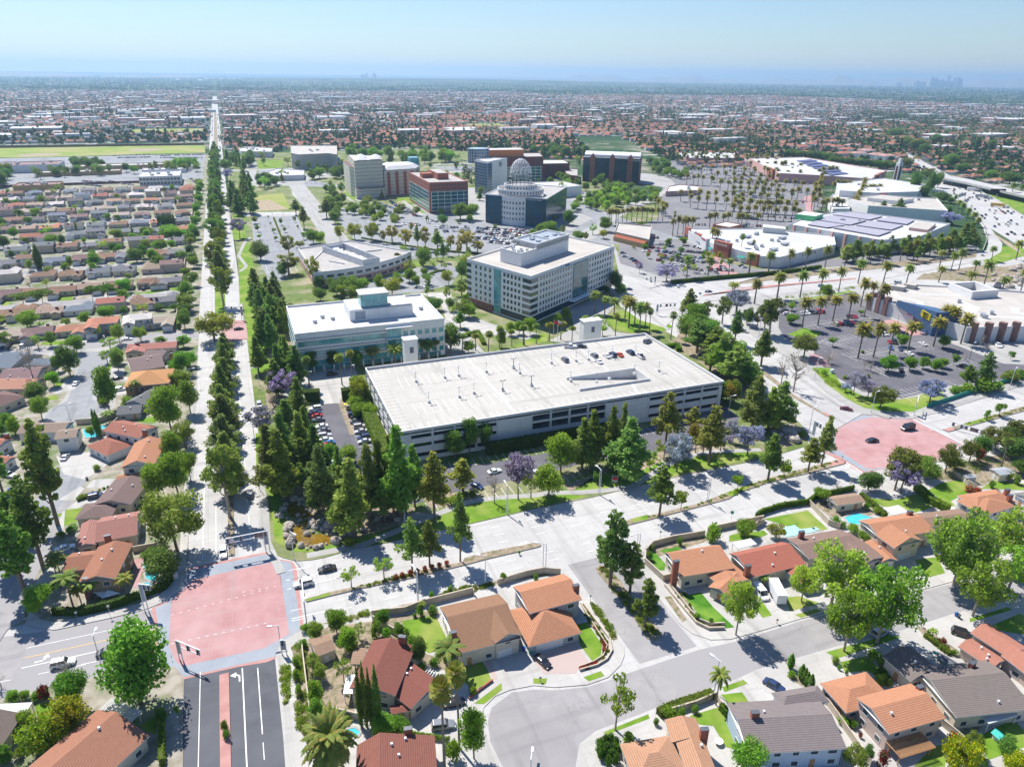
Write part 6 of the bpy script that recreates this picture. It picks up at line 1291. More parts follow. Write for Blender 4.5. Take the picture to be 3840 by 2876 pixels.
T('A4','round','690,960,870,130 110,1220,1110,160 930,1200,1140,110 1010,1270,1190,100',(1.1,1.1,.9));T('A4','olive','350,1240,1140,150',YG);T('A4','shrub','795,1140,1080,80 2080,800,740,80 2150,830,770,60 1965,860,810,50 850,1160,1120,50 540,480,440,60 1030,1020,975,50 1100,1050,1010,60')
T('A4','pine','170,420,30,210 370,400,70,200 290,420,110,160');T('A4','dark','30,240,60,120');T('A4','bare','800,900,810,80 905,860,780,50')
T('Z4','syc','690,730,260,430 955,665,60,620 570,440,-70,560 1720,450,20,450 1600,200,-180,500 2000,250,-60,450 350,330,60,260')
T('A4','syc','1680,1590,1080,560 2000,1420,1040,420');T('Z3','syc','1620,600,210,330');T('Z3','sparse','655,1360,960,290');T('Z3','queen','1460,1160,890,190 1830,210,130,110')
T('Z4','cyp','345,960,840,64 370,985,870,58 390,1005,900,58 418,1035,920,60 260,870,755,66')
for x,y in((530,1470),(570,1440),(620,1430),(660,1460),(530,1510),(590,1500),(670,1510),(545,1550),(625,1550),(600,1610),(660,1590)):T('Z3','shrub',f'{x},{y+40},{y-35},78',(.5,.7,.6))
T('Z3','round','1700,1680,1470,290');T('Z3','shrub','1090,1280,1190,120 1180,1260,1190,70 1290,1220,1170,70 1660,1390,1310,110 1740,1490,1410,130 980,1320,1270,50 760,1440,1400,110 1310,470,430,60 1420,510,470,50')
T('Z4','round','980,1000,925,60');T('Z4','shrub','970,1000,960,60 1040,1010,960,70 960,960,920,50 1010,960,915,60 620,830,780,70 650,880,850,30 710,920,900,30 1570,760,740,60 920,800,730,110 990,850,770,90 1080,900,850,80 1150,970,900,90 1020,880,850,60 270,940,895,70 2070,1130,1060,90 690,1310,1280,110 760,1340,1290,70 2110,1230,1150,80 1370,590,570,30')
T('Z4','olive','760,1680,1510,210 1700,1560,1400,170',(.9,.9,.8));T('Z4','dark','880,1600,1490,90 1980,1590,1430,170 1790,1657,1590,80');T('Z4','redbush','980,1650,1530,110 1560,1490,1390,100 1480,680,630,60 820,1420,1390,40');T('Z4','yellow','1590,1720,1440,280 2050,1700,1560,190',(1.3,1.3,.7));T('Z4','queen','1400,620,560,80')
T('Z2','cyp','760,1340,868,52 802,1340,838,52 845,1340,888,52 897,1345,864,72');T('Z2','fan','1425,1670,1025,200 1545,1510,885,175');T('Z2','queen','1440,930,700,290 1250,450,350,80');T('Z2','canary','530,1730,1370,470')
T('Z2','round','1660,1590,1200,250 560,580,410,170 650,730,560,180 400,640,510,150 400,1180,970,150 410,1300,1110,150 940,520,400,130 1060,620,510,100 940,1400,1280,230 1070,1400,1290,170');T('Z2','olive','690,760,640,120 380,880,770,140 430,960,840,130',(1,1.05,.9));T('Z2','sparse','620,980,810,160 740,640,520,120');T('Z2','dark','1230,840,630,160 1180,790,690,110')
T('Z2','shrub','1490,1610,1460,150 960,620,550,90 880,620,510,110 1160,690,610,80 1110,620,550,90 1240,900,830,80 1340,850,790,80 1330,430,370,90 1320,310,260,50 1470,260,215,50 500,1290,1240,90 640,1300,1260,80 400,1380,1340,60 1890,170,105,50 1650,1070,1020,80 240,860,790,60 240,960,880,60 260,1080,1000,60 1185,460,430,40 1230,450,360,60 300,700,640,70 310,570,520,80')
for i in range(16):T('Z2','shrub',f'{1170+i*19},{1410+i*3},{1370+i*3},34',(1.6,1.6,1.7))
for q in range(8):T('Z2','redbush',f'{1035+q*58},{158-q*16},{118-q*16},52',(1.5,1.6,1))
# office park
for i in range(40):
    x,y=random.uniform(3.5,17),random.uniform(268,425)
    if not(x>12 and 290<y<342):tree(random.choice(['pine','pine','conif']),x,y,random.uniform(12,18),random.uniform(5.5,7.5))
for i in range(16):tree(random.choice(['olive','round','dark','euc']),random.uniform(18,78),random.uniform(345,372),random.uniform(6,10))
T('B2','dark','135,455,310,160 310,580,470,110 1355,500,360,135 1500,190,110,80 1560,1130,940,190 530,330,230,120 1445,830,730,110 1640,600,470,110');T('B2','euc','345,560,400,190 530,640,420,120 350,430,260,130',OL);T('B2','olive','430,360,310,80 1120,720,590,180 730,310,195,80 840,300,180,130 970,310,180,120 90,180,125,60 1660,560,430,70',YG)
T('B2','round','1630,150,30,160 1715,150,30,110 1690,1150,1060,110 1030,690,560,90 580,330,240,100 1250,620,520,110 1300,650,570,80 945,590,530,55 1045,560,500,50 1360,580,510,60 1620,180,150,40 1700,170,110,60',(1.15,1.1,.9));T('B2','olive','1545,640,530,120 830,710,580,170 900,690,590,130 1660,880,760,150');T('B2','conif','1630,960,840,90 1500,470,320,60 1310,370,180,50 1460,370,240,110 460,220,50,80 400,115,0,90 630,140,0,120')
T('B2','euc','1220,360,220,120 1370,380,210,90 1120,320,190,120 1680,390,220,150 1760,400,310,110 1560,380,270,80 1620,440,300,60 1050,330,230,60',(1.8,1.2,.9));T('B2','sparse','1430,520,460,80 1510,530,470,60');T('B2','bigpine','1640,720,600,130')
T('B2','fan','1555,1160,1030,70 1645,1140,1020,70 1745,1130,1010,70 1840,1150,1000,70 1925,1110,960,70 500,1410,1190,75 745,1390,1170,80 820,1350,1140,70 400,1300,1200,70 1450,1180,1060,60 1350,1185,1060,60 2110,1090,950,70');T('B2','date','985,1240,1120,130 1140,1240,1100,150 1380,1190,1070,150');T('B2','round','520,1290,1140,120 680,1260,1130,130 860,1270,1130,100',(.6,.7,.8));T('B2','pine','340,1330,1020,110 420,1590,1330,120 120,1300,1030,120')
T('B2','small','190,140,115,20 290,190,140,40 230,250,205,40 248,310,265,40 316,245,205,40 388,170,130,30 415,220,190,25 128,300,250,40 110,240,190,50 210,190,170,18 455,300,245,50')
T('B3','round','480,300,165,150 360,300,220,100 890,240,130,120 840,950,865,90 1190,370,330,60 1370,350,290,60 1480,340,280,70',(.95,1,.9));T('B3','dark','700,300,235,110 620,190,80,110 970,680,530,110 1005,720,630,110 900,690,650,110 255,330,270,90');T('B3','olive','880,290,225,80 1665,440,390,60 1385,480,430,50 1215,440,390,40 1110,370,345,30 1740,450,390,40',YG);T('B3','sparse','875,1020,910,110 800,260,180,70 1700,460,390,40 1770,460,405,40')
T('B3','round','330,1010,880,95 250,1010,910,85 180,1020,920,85 120,1110,980,90 600,910,810,90 540,960,850,80',(1.2,1.15,.9))
T('B3','date','815,850,700,110 890,860,735,90 960,880,750,100 1040,920,740,110 1070,960,750,140 1115,930,790,100 1150,1000,790,110 1195,960,790,90');T('B3','fan','1225,1000,830,60 970,1020,865,60 1385,1050,855,65 1460,960,810,60 1530,920,800,60 735,1050,885,65 645,1060,960,60 560,1050,925,75 475,1060,930,70 378,1080,940,60 280,1090,960,60 195,1100,980,60 105,1120,960,60')
T('B3','conif','1515,890,670,120 1860,1080,840,90 2060,1250,1000,130 1650,1020,950,100');T('B3','euc','1640,930,770,120 1770,930,730,150 2080,1020,750,170',(.8,.8,.9));T('B3','jac','1880,860,690,220 1350,620,490,200 1150,550,470,60');T('B3','bigpine','1580,1150,900,200 1700,1200,950,190 1760,1330,1000,220 1850,1400,1100,280 1680,1290,1090,180 1950,1380,1180,170');T('B3','dark','1780,1500,1370,120 1700,1480,1360,110 1960,950,820,90')
T('B4','date','35,720,630,90 190,780,615,100 360,740,565,110 530,735,550,110 680,710,535,110 820,690,520,90 965,630,465,100 1150,640,480,110 1325,640,500,100 1575,510,390,90 1660,540,405,80 1720,530,380,80 1570,620,510,90 1835,560,465,80 1910,640,470,110 1800,660,550,100 2040,700,590,110 2185,690,530,90 1965,460,360,70 2150,450,315,90 150,550,415,80 295,540,405,90 440,550,385,80 570,520,370,80 715,520,360,90 865,500,355,80')
T('B3','date','1505,595,430,90 1665,570,435,90 1820,560,450,80 1970,550,410,80 2115,550,400,80 1850,700,630,90 2010,780,615,90 2180,740,560,100')
T('B4','date','545,960,750,125 665,940,745,115 775,910,735,115 890,900,720,120 985,800,605,110 1060,780,630,90 1010,880,720,80 1130,850,650,120 965,1190,950,150 1080,1180,945,130 1200,1160,945,120 1340,1130,935,130 1530,1100,900,140 1590,1000,810,120 1650,1020,820,130 1735,1080,870,140',(1.3,1.1,.8))
T('B4','small','470,830,770,80 1680,1240,1160,80 2110,1200,1140,60 775,1100,1020,70 990,870,820,50 1430,1000,930,60');T('B4','round','465,930,860,110 725,740,640,110 1190,1290,1170,160 1350,1280,1180,110 1450,1270,1180,90 1540,1290,1200,100 1590,1260,1190,90 1290,1100,1010,100 1600,1110,1020,100 1010,1010,940,110');T('B4','olive','560,1180,1010,230 1130,1560,1400,200',(.9,.85,.8));T('B4','bare','740,1230,1140,150 1060,1290,1210,90 1880,1100,1010,80 1920,1160,1060,70 1010,1270,1200,60 1770,1210,1160,50')
T('B4','jac','930,1470,1300,150 1040,1480,1370,150 1500,1530,1370,250 760,780,720,60 50,850,690,180 870,1440,1380,80');T('B4','bare','480,1440,1140,210 390,1380,1170,150');T('B4','conif','1890,1420,1150,130 1770,1410,1240,120 40,1080,830,90 240,1250,980,130');T('B4','euc','300,1010,750,210 210,960,830,90 130,930,820,90',(.7,.65,.7))
T('B4','shrub','1900,1440,1330,170 1780,1440,1380,120 1990,1430,1370,110 2100,1360,1290,160 2180,1340,1280,110 1000,1150,1130,30 870,1340,1320,50 710,1310,1280,60 820,1400,1380,60 1040,1330,1310,40 430,1340,1330,10 1700,1450,1400,110')
T('B4','pine','930,460,300,190 1050,440,310,160 1200,400,270,190 1320,410,265,170 1460,420,250,190 1560,400,250,170 1650,390,220,170 1740,370,175,170 1800,300,170,150 880,470,330,120 1120,430,300,130 1390,410,270,130',(1.1,1.2,1));T('B4','date','1150,480,340,90 1280,460,300,80 1380,450,310,80 1500,430,300,80 1620,400,290,70 1720,360,250,60 1000,470,340,70 1060,470,350,60')
T('C4','conif','1065,1215,1125,60 1140,1230,1110,80 1210,1240,1140,70 1260,1240,1090,90 1310,1240,1150,60 1355,1250,1170,70 1415,1230,1170,50');T('C4','jac','1660,1290,1200,140 80,1060,1025,60 500,990,950,60');T('C4','date','1680,1160,1070,40 1710,1200,1110,50 1740,1230,1130,60 1775,1270,1170,60 1820,1300,1200,80 1850,1350,1240,60 2110,1090,980,60 2180,1080,990,60')
T('C4','dark','1380,1060,880,90 1450,1100,990,80 1560,1010,890,90 1600,1120,1040,100 1660,1130,1080,70 1330,860,790,90 1500,1060,900,80 1480,940,880,90 1640,1210,1150,60');T('C4','olive','1480,930,860,120 1290,870,790,110 1190,870,800,80',(.9,.7,.7))
T('C4','dark',' '.join(f'{760+i*37},{850+i*2},{775+i*3},{70}' for i in range(15)));T('C4','dark',' '.join(f'{430+i*40},{790+i*3},{725+i*3},{70}' for i in range(10)))
T('C4','dark','1650,870,760,140 1740,900,830,110 1240,640,560,120 1850,740,630,60 1960,740,650,70 1400,740,640,110 1330,700,620,110 1460,760,680,100 1960,950,880,130 2100,980,890,150 1880,930,880,120 1550,690,610,110 1950,850,800,80')
# rows of palms in the shopping centre car park
def palmrow(s,n,h=11,key='date',jx=1.2):
    a,c=pts(s)[:2]
    for i in range(n):
        p=a.lerp(c,(i+.5)/n);tree(key,p.x+random.uniform(-jx,jx),p.y+random.uniform(-jx,jx),h*random.uniform(.88,1.1),7.4*random.uniform(.85,1.1),(1.15,1.0,.85))
for s,n,h in (('C4 0,1230 540,1270',10,12),('C4 0,1190 520,1215',9,12),('C3 1500,1160 2212,1210',11,12),('C3 1430,1110 2212,1150',12,12),('C4 0,1070 600,1110',11,12),('C3 1730,1030 2212,1060',9,12),('C3 1700,960 2212,985',8,12),('C4 0,1000 580,1050',9,12),('C4 0,920 560,960',7,12),('C3 1500,905 2212,930',9,12),('C3 1480,985 1700,995',5,12),('C3 1470,830 2212,850',10,12),('C3 1400,820 1880,790',9,12),
 ('C4 640,1200 700,960',9,14),('C4 610,1190 650,1040',6,14),('C4 680,1190 860,1190',6,12),('C4 900,1170 960,1190',2,12),('C4 940,1190 1010,1020',8,14),('C4 760,1050 900,1045',5,13),('C4 1000,1080 1130,1075',6,12),('C4 120,870 560,900',7,12),('C4 100,840 300,830',4,16),('C4 640,950 820,930',5,14),('C4 380,900 430,900',2,16),('C3 1250,1170 1360,1240',4,12),('B3 1000,165 1340,160',9,12),('B3 910,190 1000,180',4,12),('B3 1400,270 1560,250',6,14),('B3 1640,210 1900,200',5,11),('B4 60,200 220,215',3,11),('C4 1900,760 1960,780',0,12),('B3 1650,350 1750,370',2,13)):
    if n:palmrow(s,n,h)
T('B3','fan','1905,430,270,50 1995,410,310,30 1400,275,100,30')
for s in ('C3 1480,870 1700,900','C3 1760,1090 2212,1120','C4 0,1060 500,1090','C3 1550,960 2212,1000'):
    a,c=pts(s)[:2]
    for i in range(6):
        p=a.lerp(c,random.random());tree(random.choice(['jac','jac','olive','small']),p.x,p.y,random.uniform(5,7))
# clustered dark canopy trees in the office park, scattered inside traced patches
def scatter(P,n,keys,h0,h1,tint=None,md=5.5,w=None):
    P=pts(P) if isinstance(P,str) else P;xs=[p[0] for p in P];ys=[p[1] for p in P];done=[];k=0
    while len(done)<n and k<n*30:
        k+=1;p=(random.uniform(min(xs),max(xs)),random.uniform(min(ys),max(ys)))
        if inpoly(p,P) and all((p[0]-q[0])**2+(p[1]-q[1])**2>md*md for q in done):
            done.append(p);tree(random.choice(keys),p[0],p[1],random.uniform(h0,h1),w,tint)
scatter('C2 590,960 740,940 760,1080 620,1080',5,['dark'],8,10,(1.2,1.2,1.1),9);scatter('C2 620,1100 760,1090 870,1200 860,1270 700,1290 640,1240',12,['dark'],8,10,(1.3,1.25,1.1),9);scatter('C2 870,1130 960,1110 1060,1200 1200,1290 1080,1300 900,1290',14,['dark','olive'],7,10,(1.3,1.25,1.1),9)
scatter('C2 80,1010 280,1010 290,950 100,960',8,['dark'],8,11,None,10);scatter('C2 0,1160 90,1150 60,1000 0,950',9,['pine'],14,20,None,8);scatter('C1 1730,1230 1910,1220 1880,1080 1740,1060',14,['pine'],15,21,None,8);scatter('C1 1680,890 1900,900 1900,800 1700,790',14,['pine','dark'],14,18,None,10)
scatter('C2 470,980 800,930 810,880 480,900',16,['dark','pine','olive'],9,15,None,9);scatter('C2 760,830 1500,850 1600,800 800,780',30,['pine','olive','round'],13,19,None,12);scatter('C3 620,1200 960,1180 1100,1060 960,1020 700,1130',34,['dark','round'],8,10,(1.5,1.5,1.3),9);scatter('C3 940,1170 1280,1120 1280,1060 1130,1060',14,['dark','round'],8,10,(1.5,1.5,1.3),9)
scatter('C3 740,1040 1100,1050 1100,1000 760,1000',12,['dark'],8,10,(1.4,1.4,1.2),9);scatter('C3 460,1000 640,1080 690,1020 560,940',9,['round'],9,12,(1.1,1.15,.9),9);scatter('C3 1200,880 1500,900 1500,960 1360,950',12,['dark','olive'],8,11,None,9)
scatter('C1 240,960 560,930 1480,890 1480,870 500,900 250,930',24,['dark','olive','euc'],9,14,None,12);scatter('C1 560,880 780,880 790,830 560,840',9,['dark'],10,14,None,10);scatter('C1 1300,880 1520,880 1520,840 1300,840',7,['round'],10,14,None,10);scatter('C1 0,1010 100,1010 100,900 0,900',5,['dark'],12,16,None,10)
scatter('B2 560,650 820,700 830,750 560,760',7,['olive','dark'],7,9,(1,1.05,.9));scatter('C3 300,780 760,790 800,760 320,750',14,['pine','dark'],12,18,None,14);scatter('C3 1180,800 1400,860 1400,900 1180,860',8,['dark'],9,12,None,10)
# shrubs in the planted beds, hedges
def scatsh(P,n,h0=.5,h1=1.3,keys=('shrub',),tint=None,z=.15):
    """low planting nobody could count: one object per bed"""
    P=pts(P) if isinstance(P,str) else P;xs=[p[0] for p in P];ys=[p[1] for p in P];k=0;c=[];r=[]
    while len(c)<n*2 and k<n*80:
        k+=1;p=(random.uniform(min(xs),max(xs)),random.uniform(min(ys),max(ys)))
        if inpoly(p,P):
            h=random.uniform(h0,h1)*.5;q=random.uniform(.45,1.0)*h1;c.append((p[0],p[1],z+h*.8));r.append((q,q,h))
    if not c:return
    V,Fq=leafcloud(c,r,len(c)*110,.24,RNG);me=npmesh('ground_planting',V,Fq,M['flower_red' if keys[0]=='redbush' else 'leaf_bush']);o=obj('ground_planting',me,None,tint or (1.15,1.1,.85));o['kind']='stuff'
def hedge(label,spec,w,h,tint=(.8,.9,.8),z=.15,leaf='leaf_bush',dens=10):
    P=pts(spec) if isinstance(spec,str) else [Vector(p) for p in spec];c=cen(P);r=thing('hedge',label,'hedge',(c.x,c.y,z),group='hedges')
    V=[];rn=np.random.default_rng(5);tot=0
    for a,b in zip(P,P[1:]):
        L=(b-a).length;d=(b-a).normalized();n=Vector((-d.y,d.x));k=int((L*(2*h+w)+w*h*2)*dens);tot+=k
        for i in range(k):
            q=rn.random()*(2*h+w);s=rn.random()*L
            if q<h:o,zz=-w/2,q
            elif q<2*h:o,zz=w/2,q-h
            else:o,zz=q-2*h-w/2,h
            V.append((a.x+d.x*s+n.x*o+rn.normal()*.08,a.y+d.y*s+n.y*o+rn.normal()*.08,z+zz+rn.normal()*.08))
    p=np.array(V);n=len(p);nn=rn.normal(size=(n,3));t=np.cross(nn,rn.normal(size=(n,3)));t/=np.linalg.norm(t,axis=1)[:,None];b2=np.cross(nn,t);b2/=np.linalg.norm(b2,axis=1)[:,None];s=.2*rn.uniform(.6,1.3,(n,1))
    VV=np.stack([p-t*s,p+b2*s*.7,p+t*s,p-b2*s*.7],1).reshape(-1,3)-np.array([c.x,c.y,z])
    o=obj('foliage',npmesh('foliage',VV,np.arange(4*n).reshape(-1,4),M[leaf]),r,tint)
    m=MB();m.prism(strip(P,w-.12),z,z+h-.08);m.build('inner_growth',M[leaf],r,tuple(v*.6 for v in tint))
hedge('tall dark clipped hedge running along the front of the garage',W((69,199.8),(118,199.8)),1.6,4.6,(.45,.55,.45));hedge('broad ivy hedge climbing the west side of the garage',W((36.5,206),(36.5,262)),4.5,4.6,(.9,.95,.6))
hedge('square dark hedge block left of the lot entrance','A2 470,210 580,205',3.5,4.5,(.5,.6,.45));hedge('square dark hedge block right of the lot entrance','A2 745,200 830,190',3.5,4.5,(.5,.6,.45))
hedge('long green hedge between the parkway and the palm car park','B3 1390,630 1700,600 2212,555 B4 685,515',2,2.2,(.6,.7,.5));hedge('thin tall hedge on the wall beside the boulevard',W((-33.5,372),(-33.5,470)),1.0,3.0,(.9,1,.6));hedge('ivy covered wall along the corner sidewalk','Z1 430,440 650,440 900,380 1150,300 1330,230 1400,130',1.0,2.0,(.55,.7,.5))
hedge('yellow green hedge column in the backyard by the dark asphalt road','Z1 1300,1250 1305,1657',.9,2.0,(1,1,.6));hedge('long trimmed hedge along the residential street','Z3 1000,1250 1100,1200 1250,1150 1430,1090',1.6,1.6,(.8,.75,.5));hedge('dark hedge between the backyard and pale blue house','Z3 1500,1190 1560,1270 1640,1370',1.2,1.6,(.6,.75,.5))
hedge('ivy topped wall above the green lawn','A4 200,1090 240,1060 400,1010 590,985 640,945 930,880',.7,1.9,(.7,.85,.5));hedge('dark hedge row beside the white patio cover','A4 980,930 1060,990 1170,1090',1.2,1.8,(.7,.75,.5));hedge('sloping green hedge behind the hillside lawn','A4 1400,870 1520,980 1640,1040',2.2,2.2,(.9,1,.6))
hedge('low hedge beside the parked blue car','A1 580,960 670,930',1.4,1.0,(.7,.8,.5));hedge('hedge behind the shop entrance drive','B3 1330,1120 1430,1100 1450,1140',2.5,1.8,(.6,.8,.4));hedge('curving hedge along the plaza garage drive','B2 1660,1030 1760,1000 1810,1090',2,1.6,(.8,.9,.5));hedge('clipped hedge strip crossing the empty west car park','B2 232,140 300,310',1.2,1.2,(1.2,1,.6));hedge('low hedge along the curving campus road','B2 890,290 1100,330 1500,390 1770,410',1.2,1.0,(.7,.8,.5))
hedge('low hedge in front of the curved office','B2 1350,580 1460,540 1520,535',1.5,1.0,(.7,.8,.5));hedge('green hedge beside the entry driveway of the orange house','Z4 -90,260 -40,330',1.4,1.4,(.8,.9,.5));hedge('long hedge strip by the turquoise boat drive','Z4 1340,610 1430,680 1540,760',1.3,.9,(.8,.8,.5))
for P,n,a,b in (('Z2 200,700 300,650 320,900 400,1450 330,1470 240,1330 235,900',46,.4,1.0),('Z2 110,860 185,860 185,1120 140,1180',16,.4,.8),('Z2 430,515 800,415 830,440 600,510',14,.4,.9),('Z2 1240,340 1450,245 1750,192 2080,106 2070,125 1820,205 1650,255 1250,352',34,.3,.7),('Z2 680,228 1170,102 1170,130 700,243',16,.3,.6),('Z3 530,70 600,80 980,560 1000,600 930,620 650,260',30,.4,1.0),('Z3 1110,230 1210,260 1330,480 1450,520 1520,520 1510,545 1400,540 1280,460',14,.3,.5),('Z3 450,340 500,360 680,630 640,650',16,.4,.9),('Z3 380,350 410,350 600,660 610,720 560,800 540,760 560,700 440,500',18,.3,.5),
  ('A3 1100,1100 1280,1062 1600,985 1960,845 2212,775 2212,800 1850,920 1300,1075',30,.3,.6),('A4 150,840 560,722 840,655 600,745 300,815',22,.3,.6),('A4 1760,385 1900,345 2212,255 2212,280 1900,365',16,.3,.7),('B4 620,1260 850,1400 1000,1470 740,1390',18,.6,1.3),('A3 900,740 1130,720 1330,650 1240,670 1000,760',16,.4,1.0),('B3 1450,1000 1600,960 1900,1300 1760,1330',16,.6,1.2),('A2 1300,900 1560,950 1700,900 1500,1000',12,.5,1.0),('Z4 920,900 1000,880 1180,950 1000,1010',6,.5,.9),('A4 1480,800 1680,680 1900,640 2212,660 2212,740 1800,760 1600,800',20,.8,1.8),('B4 400,735 960,650 980,665 420,750',20,.8,1.4),('B4 1450,560 1900,500 2212,560 2212,640 1500,600',18,.8,1.6)):scatsh(P,n,a,b)
for P,n in (('Z3 370,870 510,830 500,850 380,885',9),('Z3 450,490 500,560 590,700 560,760 570,690 530,600',9)):scatsh(P,n,.4,.6,('redbush',))

for y in (361,440.5,520,604,685,765,845):
    for i in range(18):
        x=random.uniform(-46,-60-y*.33)
        if inview((x,y,3),20):
            for s in(-1,1):
                if random.random()<.62:
                    k=random.choice(['round','dark','olive','street','cyp','bare','small'] if y>560 else ['round','olive','street','small','bare']);k='sparse' if k=='street' else k
                    tree(k,x+random.uniform(-5,5),y+s*random.choice([9.5,10.5,33,36,39]),random.uniform(4,8.5) if k!='cyp' else 9)
scatter(rect(85,485,320,690),26,['olive','euc','round'],6,9,(1.2,1.1,.9),12);scatter(rect(85,340,112,470),16,['olive','euc','sparse'],6,10,None,7);scatter('B2 1000,400 1700,430 1680,480 1300,450',6,['sparse','euc'],7,10,None,8);scatter('A2 330,950 420,760 640,860 900,1000 1200,1010 1180,1090 900,1180 720,1200 640,1060 400,1000',9,['conif','pine'],11,15,None,6);scatter('A3 900,740 1130,720 1330,650 1900,560 1700,600 1300,700 1000,760',10,['sparse','olive','jac'],5,8,None,6);scatter('B3 1450,1000 1600,960 1900,1300 2000,1450 1760,1330',14,['bigpine','round','dark'],10,15,None,6);scatter(rect(28,236,40,262),5,['round'],5,7,(1.2,1.15,.9),4);scatter(rect(10,700,420,1240),85,['sparse','euc','small','pine'],9,15,None,16)
scatter('B3 1290,340 1700,420 1900,540 1500,570 1250,520',14,['sparse','small'],4,6,None,9);scatter('B4 850,460 1850,330 1850,400 1500,470 860,500',12,['conif'],11,14,None,7);scatter('C3 450,800 700,800 700,860 560,880',8,['euc','sparse'],9,13,None,10)
def carmesh(kind):
    L,Wd,Hh,belt,cab={'sedan':(4.7,1.84,1.42,.92,(-1.55,1.05,-.85,.35)),'suv':(4.8,1.95,1.78,1.08,(-2.25,1.0,-2.0,.4)),'hatch':(4.2,1.8,1.5,.95,(-1.9,.95,-1.5,.35)),'pickup':(5.7,2.0,1.85,1.1,(-.75,1.15,-.55,.55)),'van':(5.6,2.05,2.3,1.25,(-2.65,1.9,-2.6,1.25))}[kind]
    hw=Wd/2;b=MB();xs=[(-L/2,.35,belt*.80,hw*.86),(-L/2+.12,.25,belt*.93,hw*.95),(-L/2+.6,.22,belt,hw),(0,.22,belt,hw),(L/2-1.2,.22,belt*.97,hw),(L/2-.35,.24,belt*.84,hw*.96),(L/2,.34,belt*.66,hw*.82)]
    vs=[];fs=[]
    for x,z0,z1,w in xs:vs+=[(x,-w,z0),(x,-w*1.0,(z0+z1)*.55),(x,-w*.93,z1),(x,w*.93,z1),(x,w,(z0+z1)*.55),(x,w,z0)]
    for i in range(len(xs)-1):
        for k in range(6):fs.append((i*6+k,(i+1)*6+k,(i+1)*6+(k+1)%6,i*6+(k+1)%6))
    n=(len(xs)-1)*6;fs+=[tuple(range(5,-1,-1)),tuple(n+k for k in range(6))]
    b.add(vs,[f[::-1] for f in fs],0)
    x0,x1,t0,t1=cab;w0,w1=hw*.90,hw*.72 if kind!='van' else hw*.85
    zb=belt-.03;g=MB();q=[(x0,-w0,zb),(x1,-w0,zb),(x1,w0,zb),(x0,w0,zb),(t0,-w1,Hh-.04),(t1,-w1,Hh-.04),(t1,w1,Hh-.04),(t0,w1,Hh-.04)]
    g.add(q,[(0,1,5,4),(1,2,6,5),(2,3,7,6),(3,0,4,7)],0)
    e=.06;b.add([(t0-e,-w1-e,Hh-.05),(t1+e,-w1-e,Hh-.05),(t1+e,w1+e,Hh-.05),(t0-e,w1+e,Hh-.05),(t0+.15,-w1+.1,Hh),(t1-.2,-w1+.1,Hh),(t1-.2,w1-.1,Hh),(t0+.15,w1-.1,Hh)],[(0,1,5,4),(1,2,6,5),(2,3,7,6),(3,0,4,7),(4,5,6,7)],0)
    for s in(-1,1):
        for xa,xb in ((x0,t0),(x1,t1),((x0+x1)*.5-.1,(t0+t1)*.5-.05)):b.tube((xa,s*w0*1.01,zb),(xb,s*w1*1.03,Hh-.05),.05,n=4)
        b.box(((x1+t1)/2+.05,s*(hw+.06),belt+.05),(.22,.2,.15))
    if kind=='van':b.prism([(-2.6,-hw*.9),(.4,-hw*.9),(.4,hw*.9),(-2.6,hw*.9)],belt-.02,Hh-.1,0)
    if kind=='pickup':b.box((-1.8,0,belt+.005),(2.0,Wd*.8,.02),1)
    wh=[]
    for sx in(-L/2+.92,L/2-.95):
        for sy in(-1,1):wh.append((sx,sy*(hw-.09)))
    return b,g,wh,L,hw,belt
CARP={};CARS_={}
for k in('sedan','suv','hatch','pickup','van'):
    b,g,wh,L,hw,belt=carmesh(k);r=proto('parked_car' if k not in('pickup','van') else {'pickup':'pickup_truck','van':'delivery_van'}[k])
    me=b.mesh('body',[M['car_paint'],M['black']]);obj('body',me,r);obj('windows',g.mesh('windows',M['car_glass']),r)
    w=MB();w.tube((0,-.12,0),(0,.12,0),.34,n=14);wm=w.mesh('wheel',M['tyre']);w=MB();w.tube((0,-.13,0),(0,.13,0),.2,n=10);rm=w.mesh('rim',M['rim'])
    for x,y in wh:
        o=obj('wheel',wm,r);o.location=(x,y,.34);q=obj('rim',rm,o)
    for s in(-1,1):
        c=MB();c.box((L/2-.12,s*hw*.68,belt*.66),(.2,.36,.14));obj('headlight',c.mesh('headlight',M['lamp_lens']),r);c=MB();c.box((-L/2+.06,s*hw*.72,belt*.78),(.12,.3,.16));obj('tail_light',c.mesh('tail_light',M['tail_lens']),r)
    CARP[k]=r
    a=MB();o=0
    for src,mi in((b,None),(g,2)):
        o=len(a.v);a.v+=src.v;a.f+=[[i+o for i in f] for f in src.f];a.m+=[mi if mi is not None else m for m in src.m];a.uv+=src.uv
    for x,y in wh:a.tube((x,y-.12,.34),(x,y+.12,.34),.34,n=8,m=1)
    CARS_[k]=a.mesh('car',[M['car_paint'],M['tyre'],M['car_glass']])
COL={'white':(.78,.78,.77),'silver':(.45,.46,.48),'grey':(.17,.18,.20),'black':(.02,.02,.025),'dark blue':(.03,.05,.13),'red':(.38,.02,.02),'blue':(.04,.14,.36),'beige':(.42,.37,.29),'maroon':(.14,.02,.03),'yellow':(.65,.55,.03),'orange red':(.55,.09,.03),'teal':(.05,.35,.4)}
WT=['white']*9+['silver']*6+['grey']*5+['black']*6+['dark blue']*2+['red']*2+['blue']+['beige']+['maroon']
KN={'sedan':'sedan','suv':'SUV','hatch':'hatchback','pickup':'pickup truck','van':'van'};NCAR=0;CARSTUFF=[]
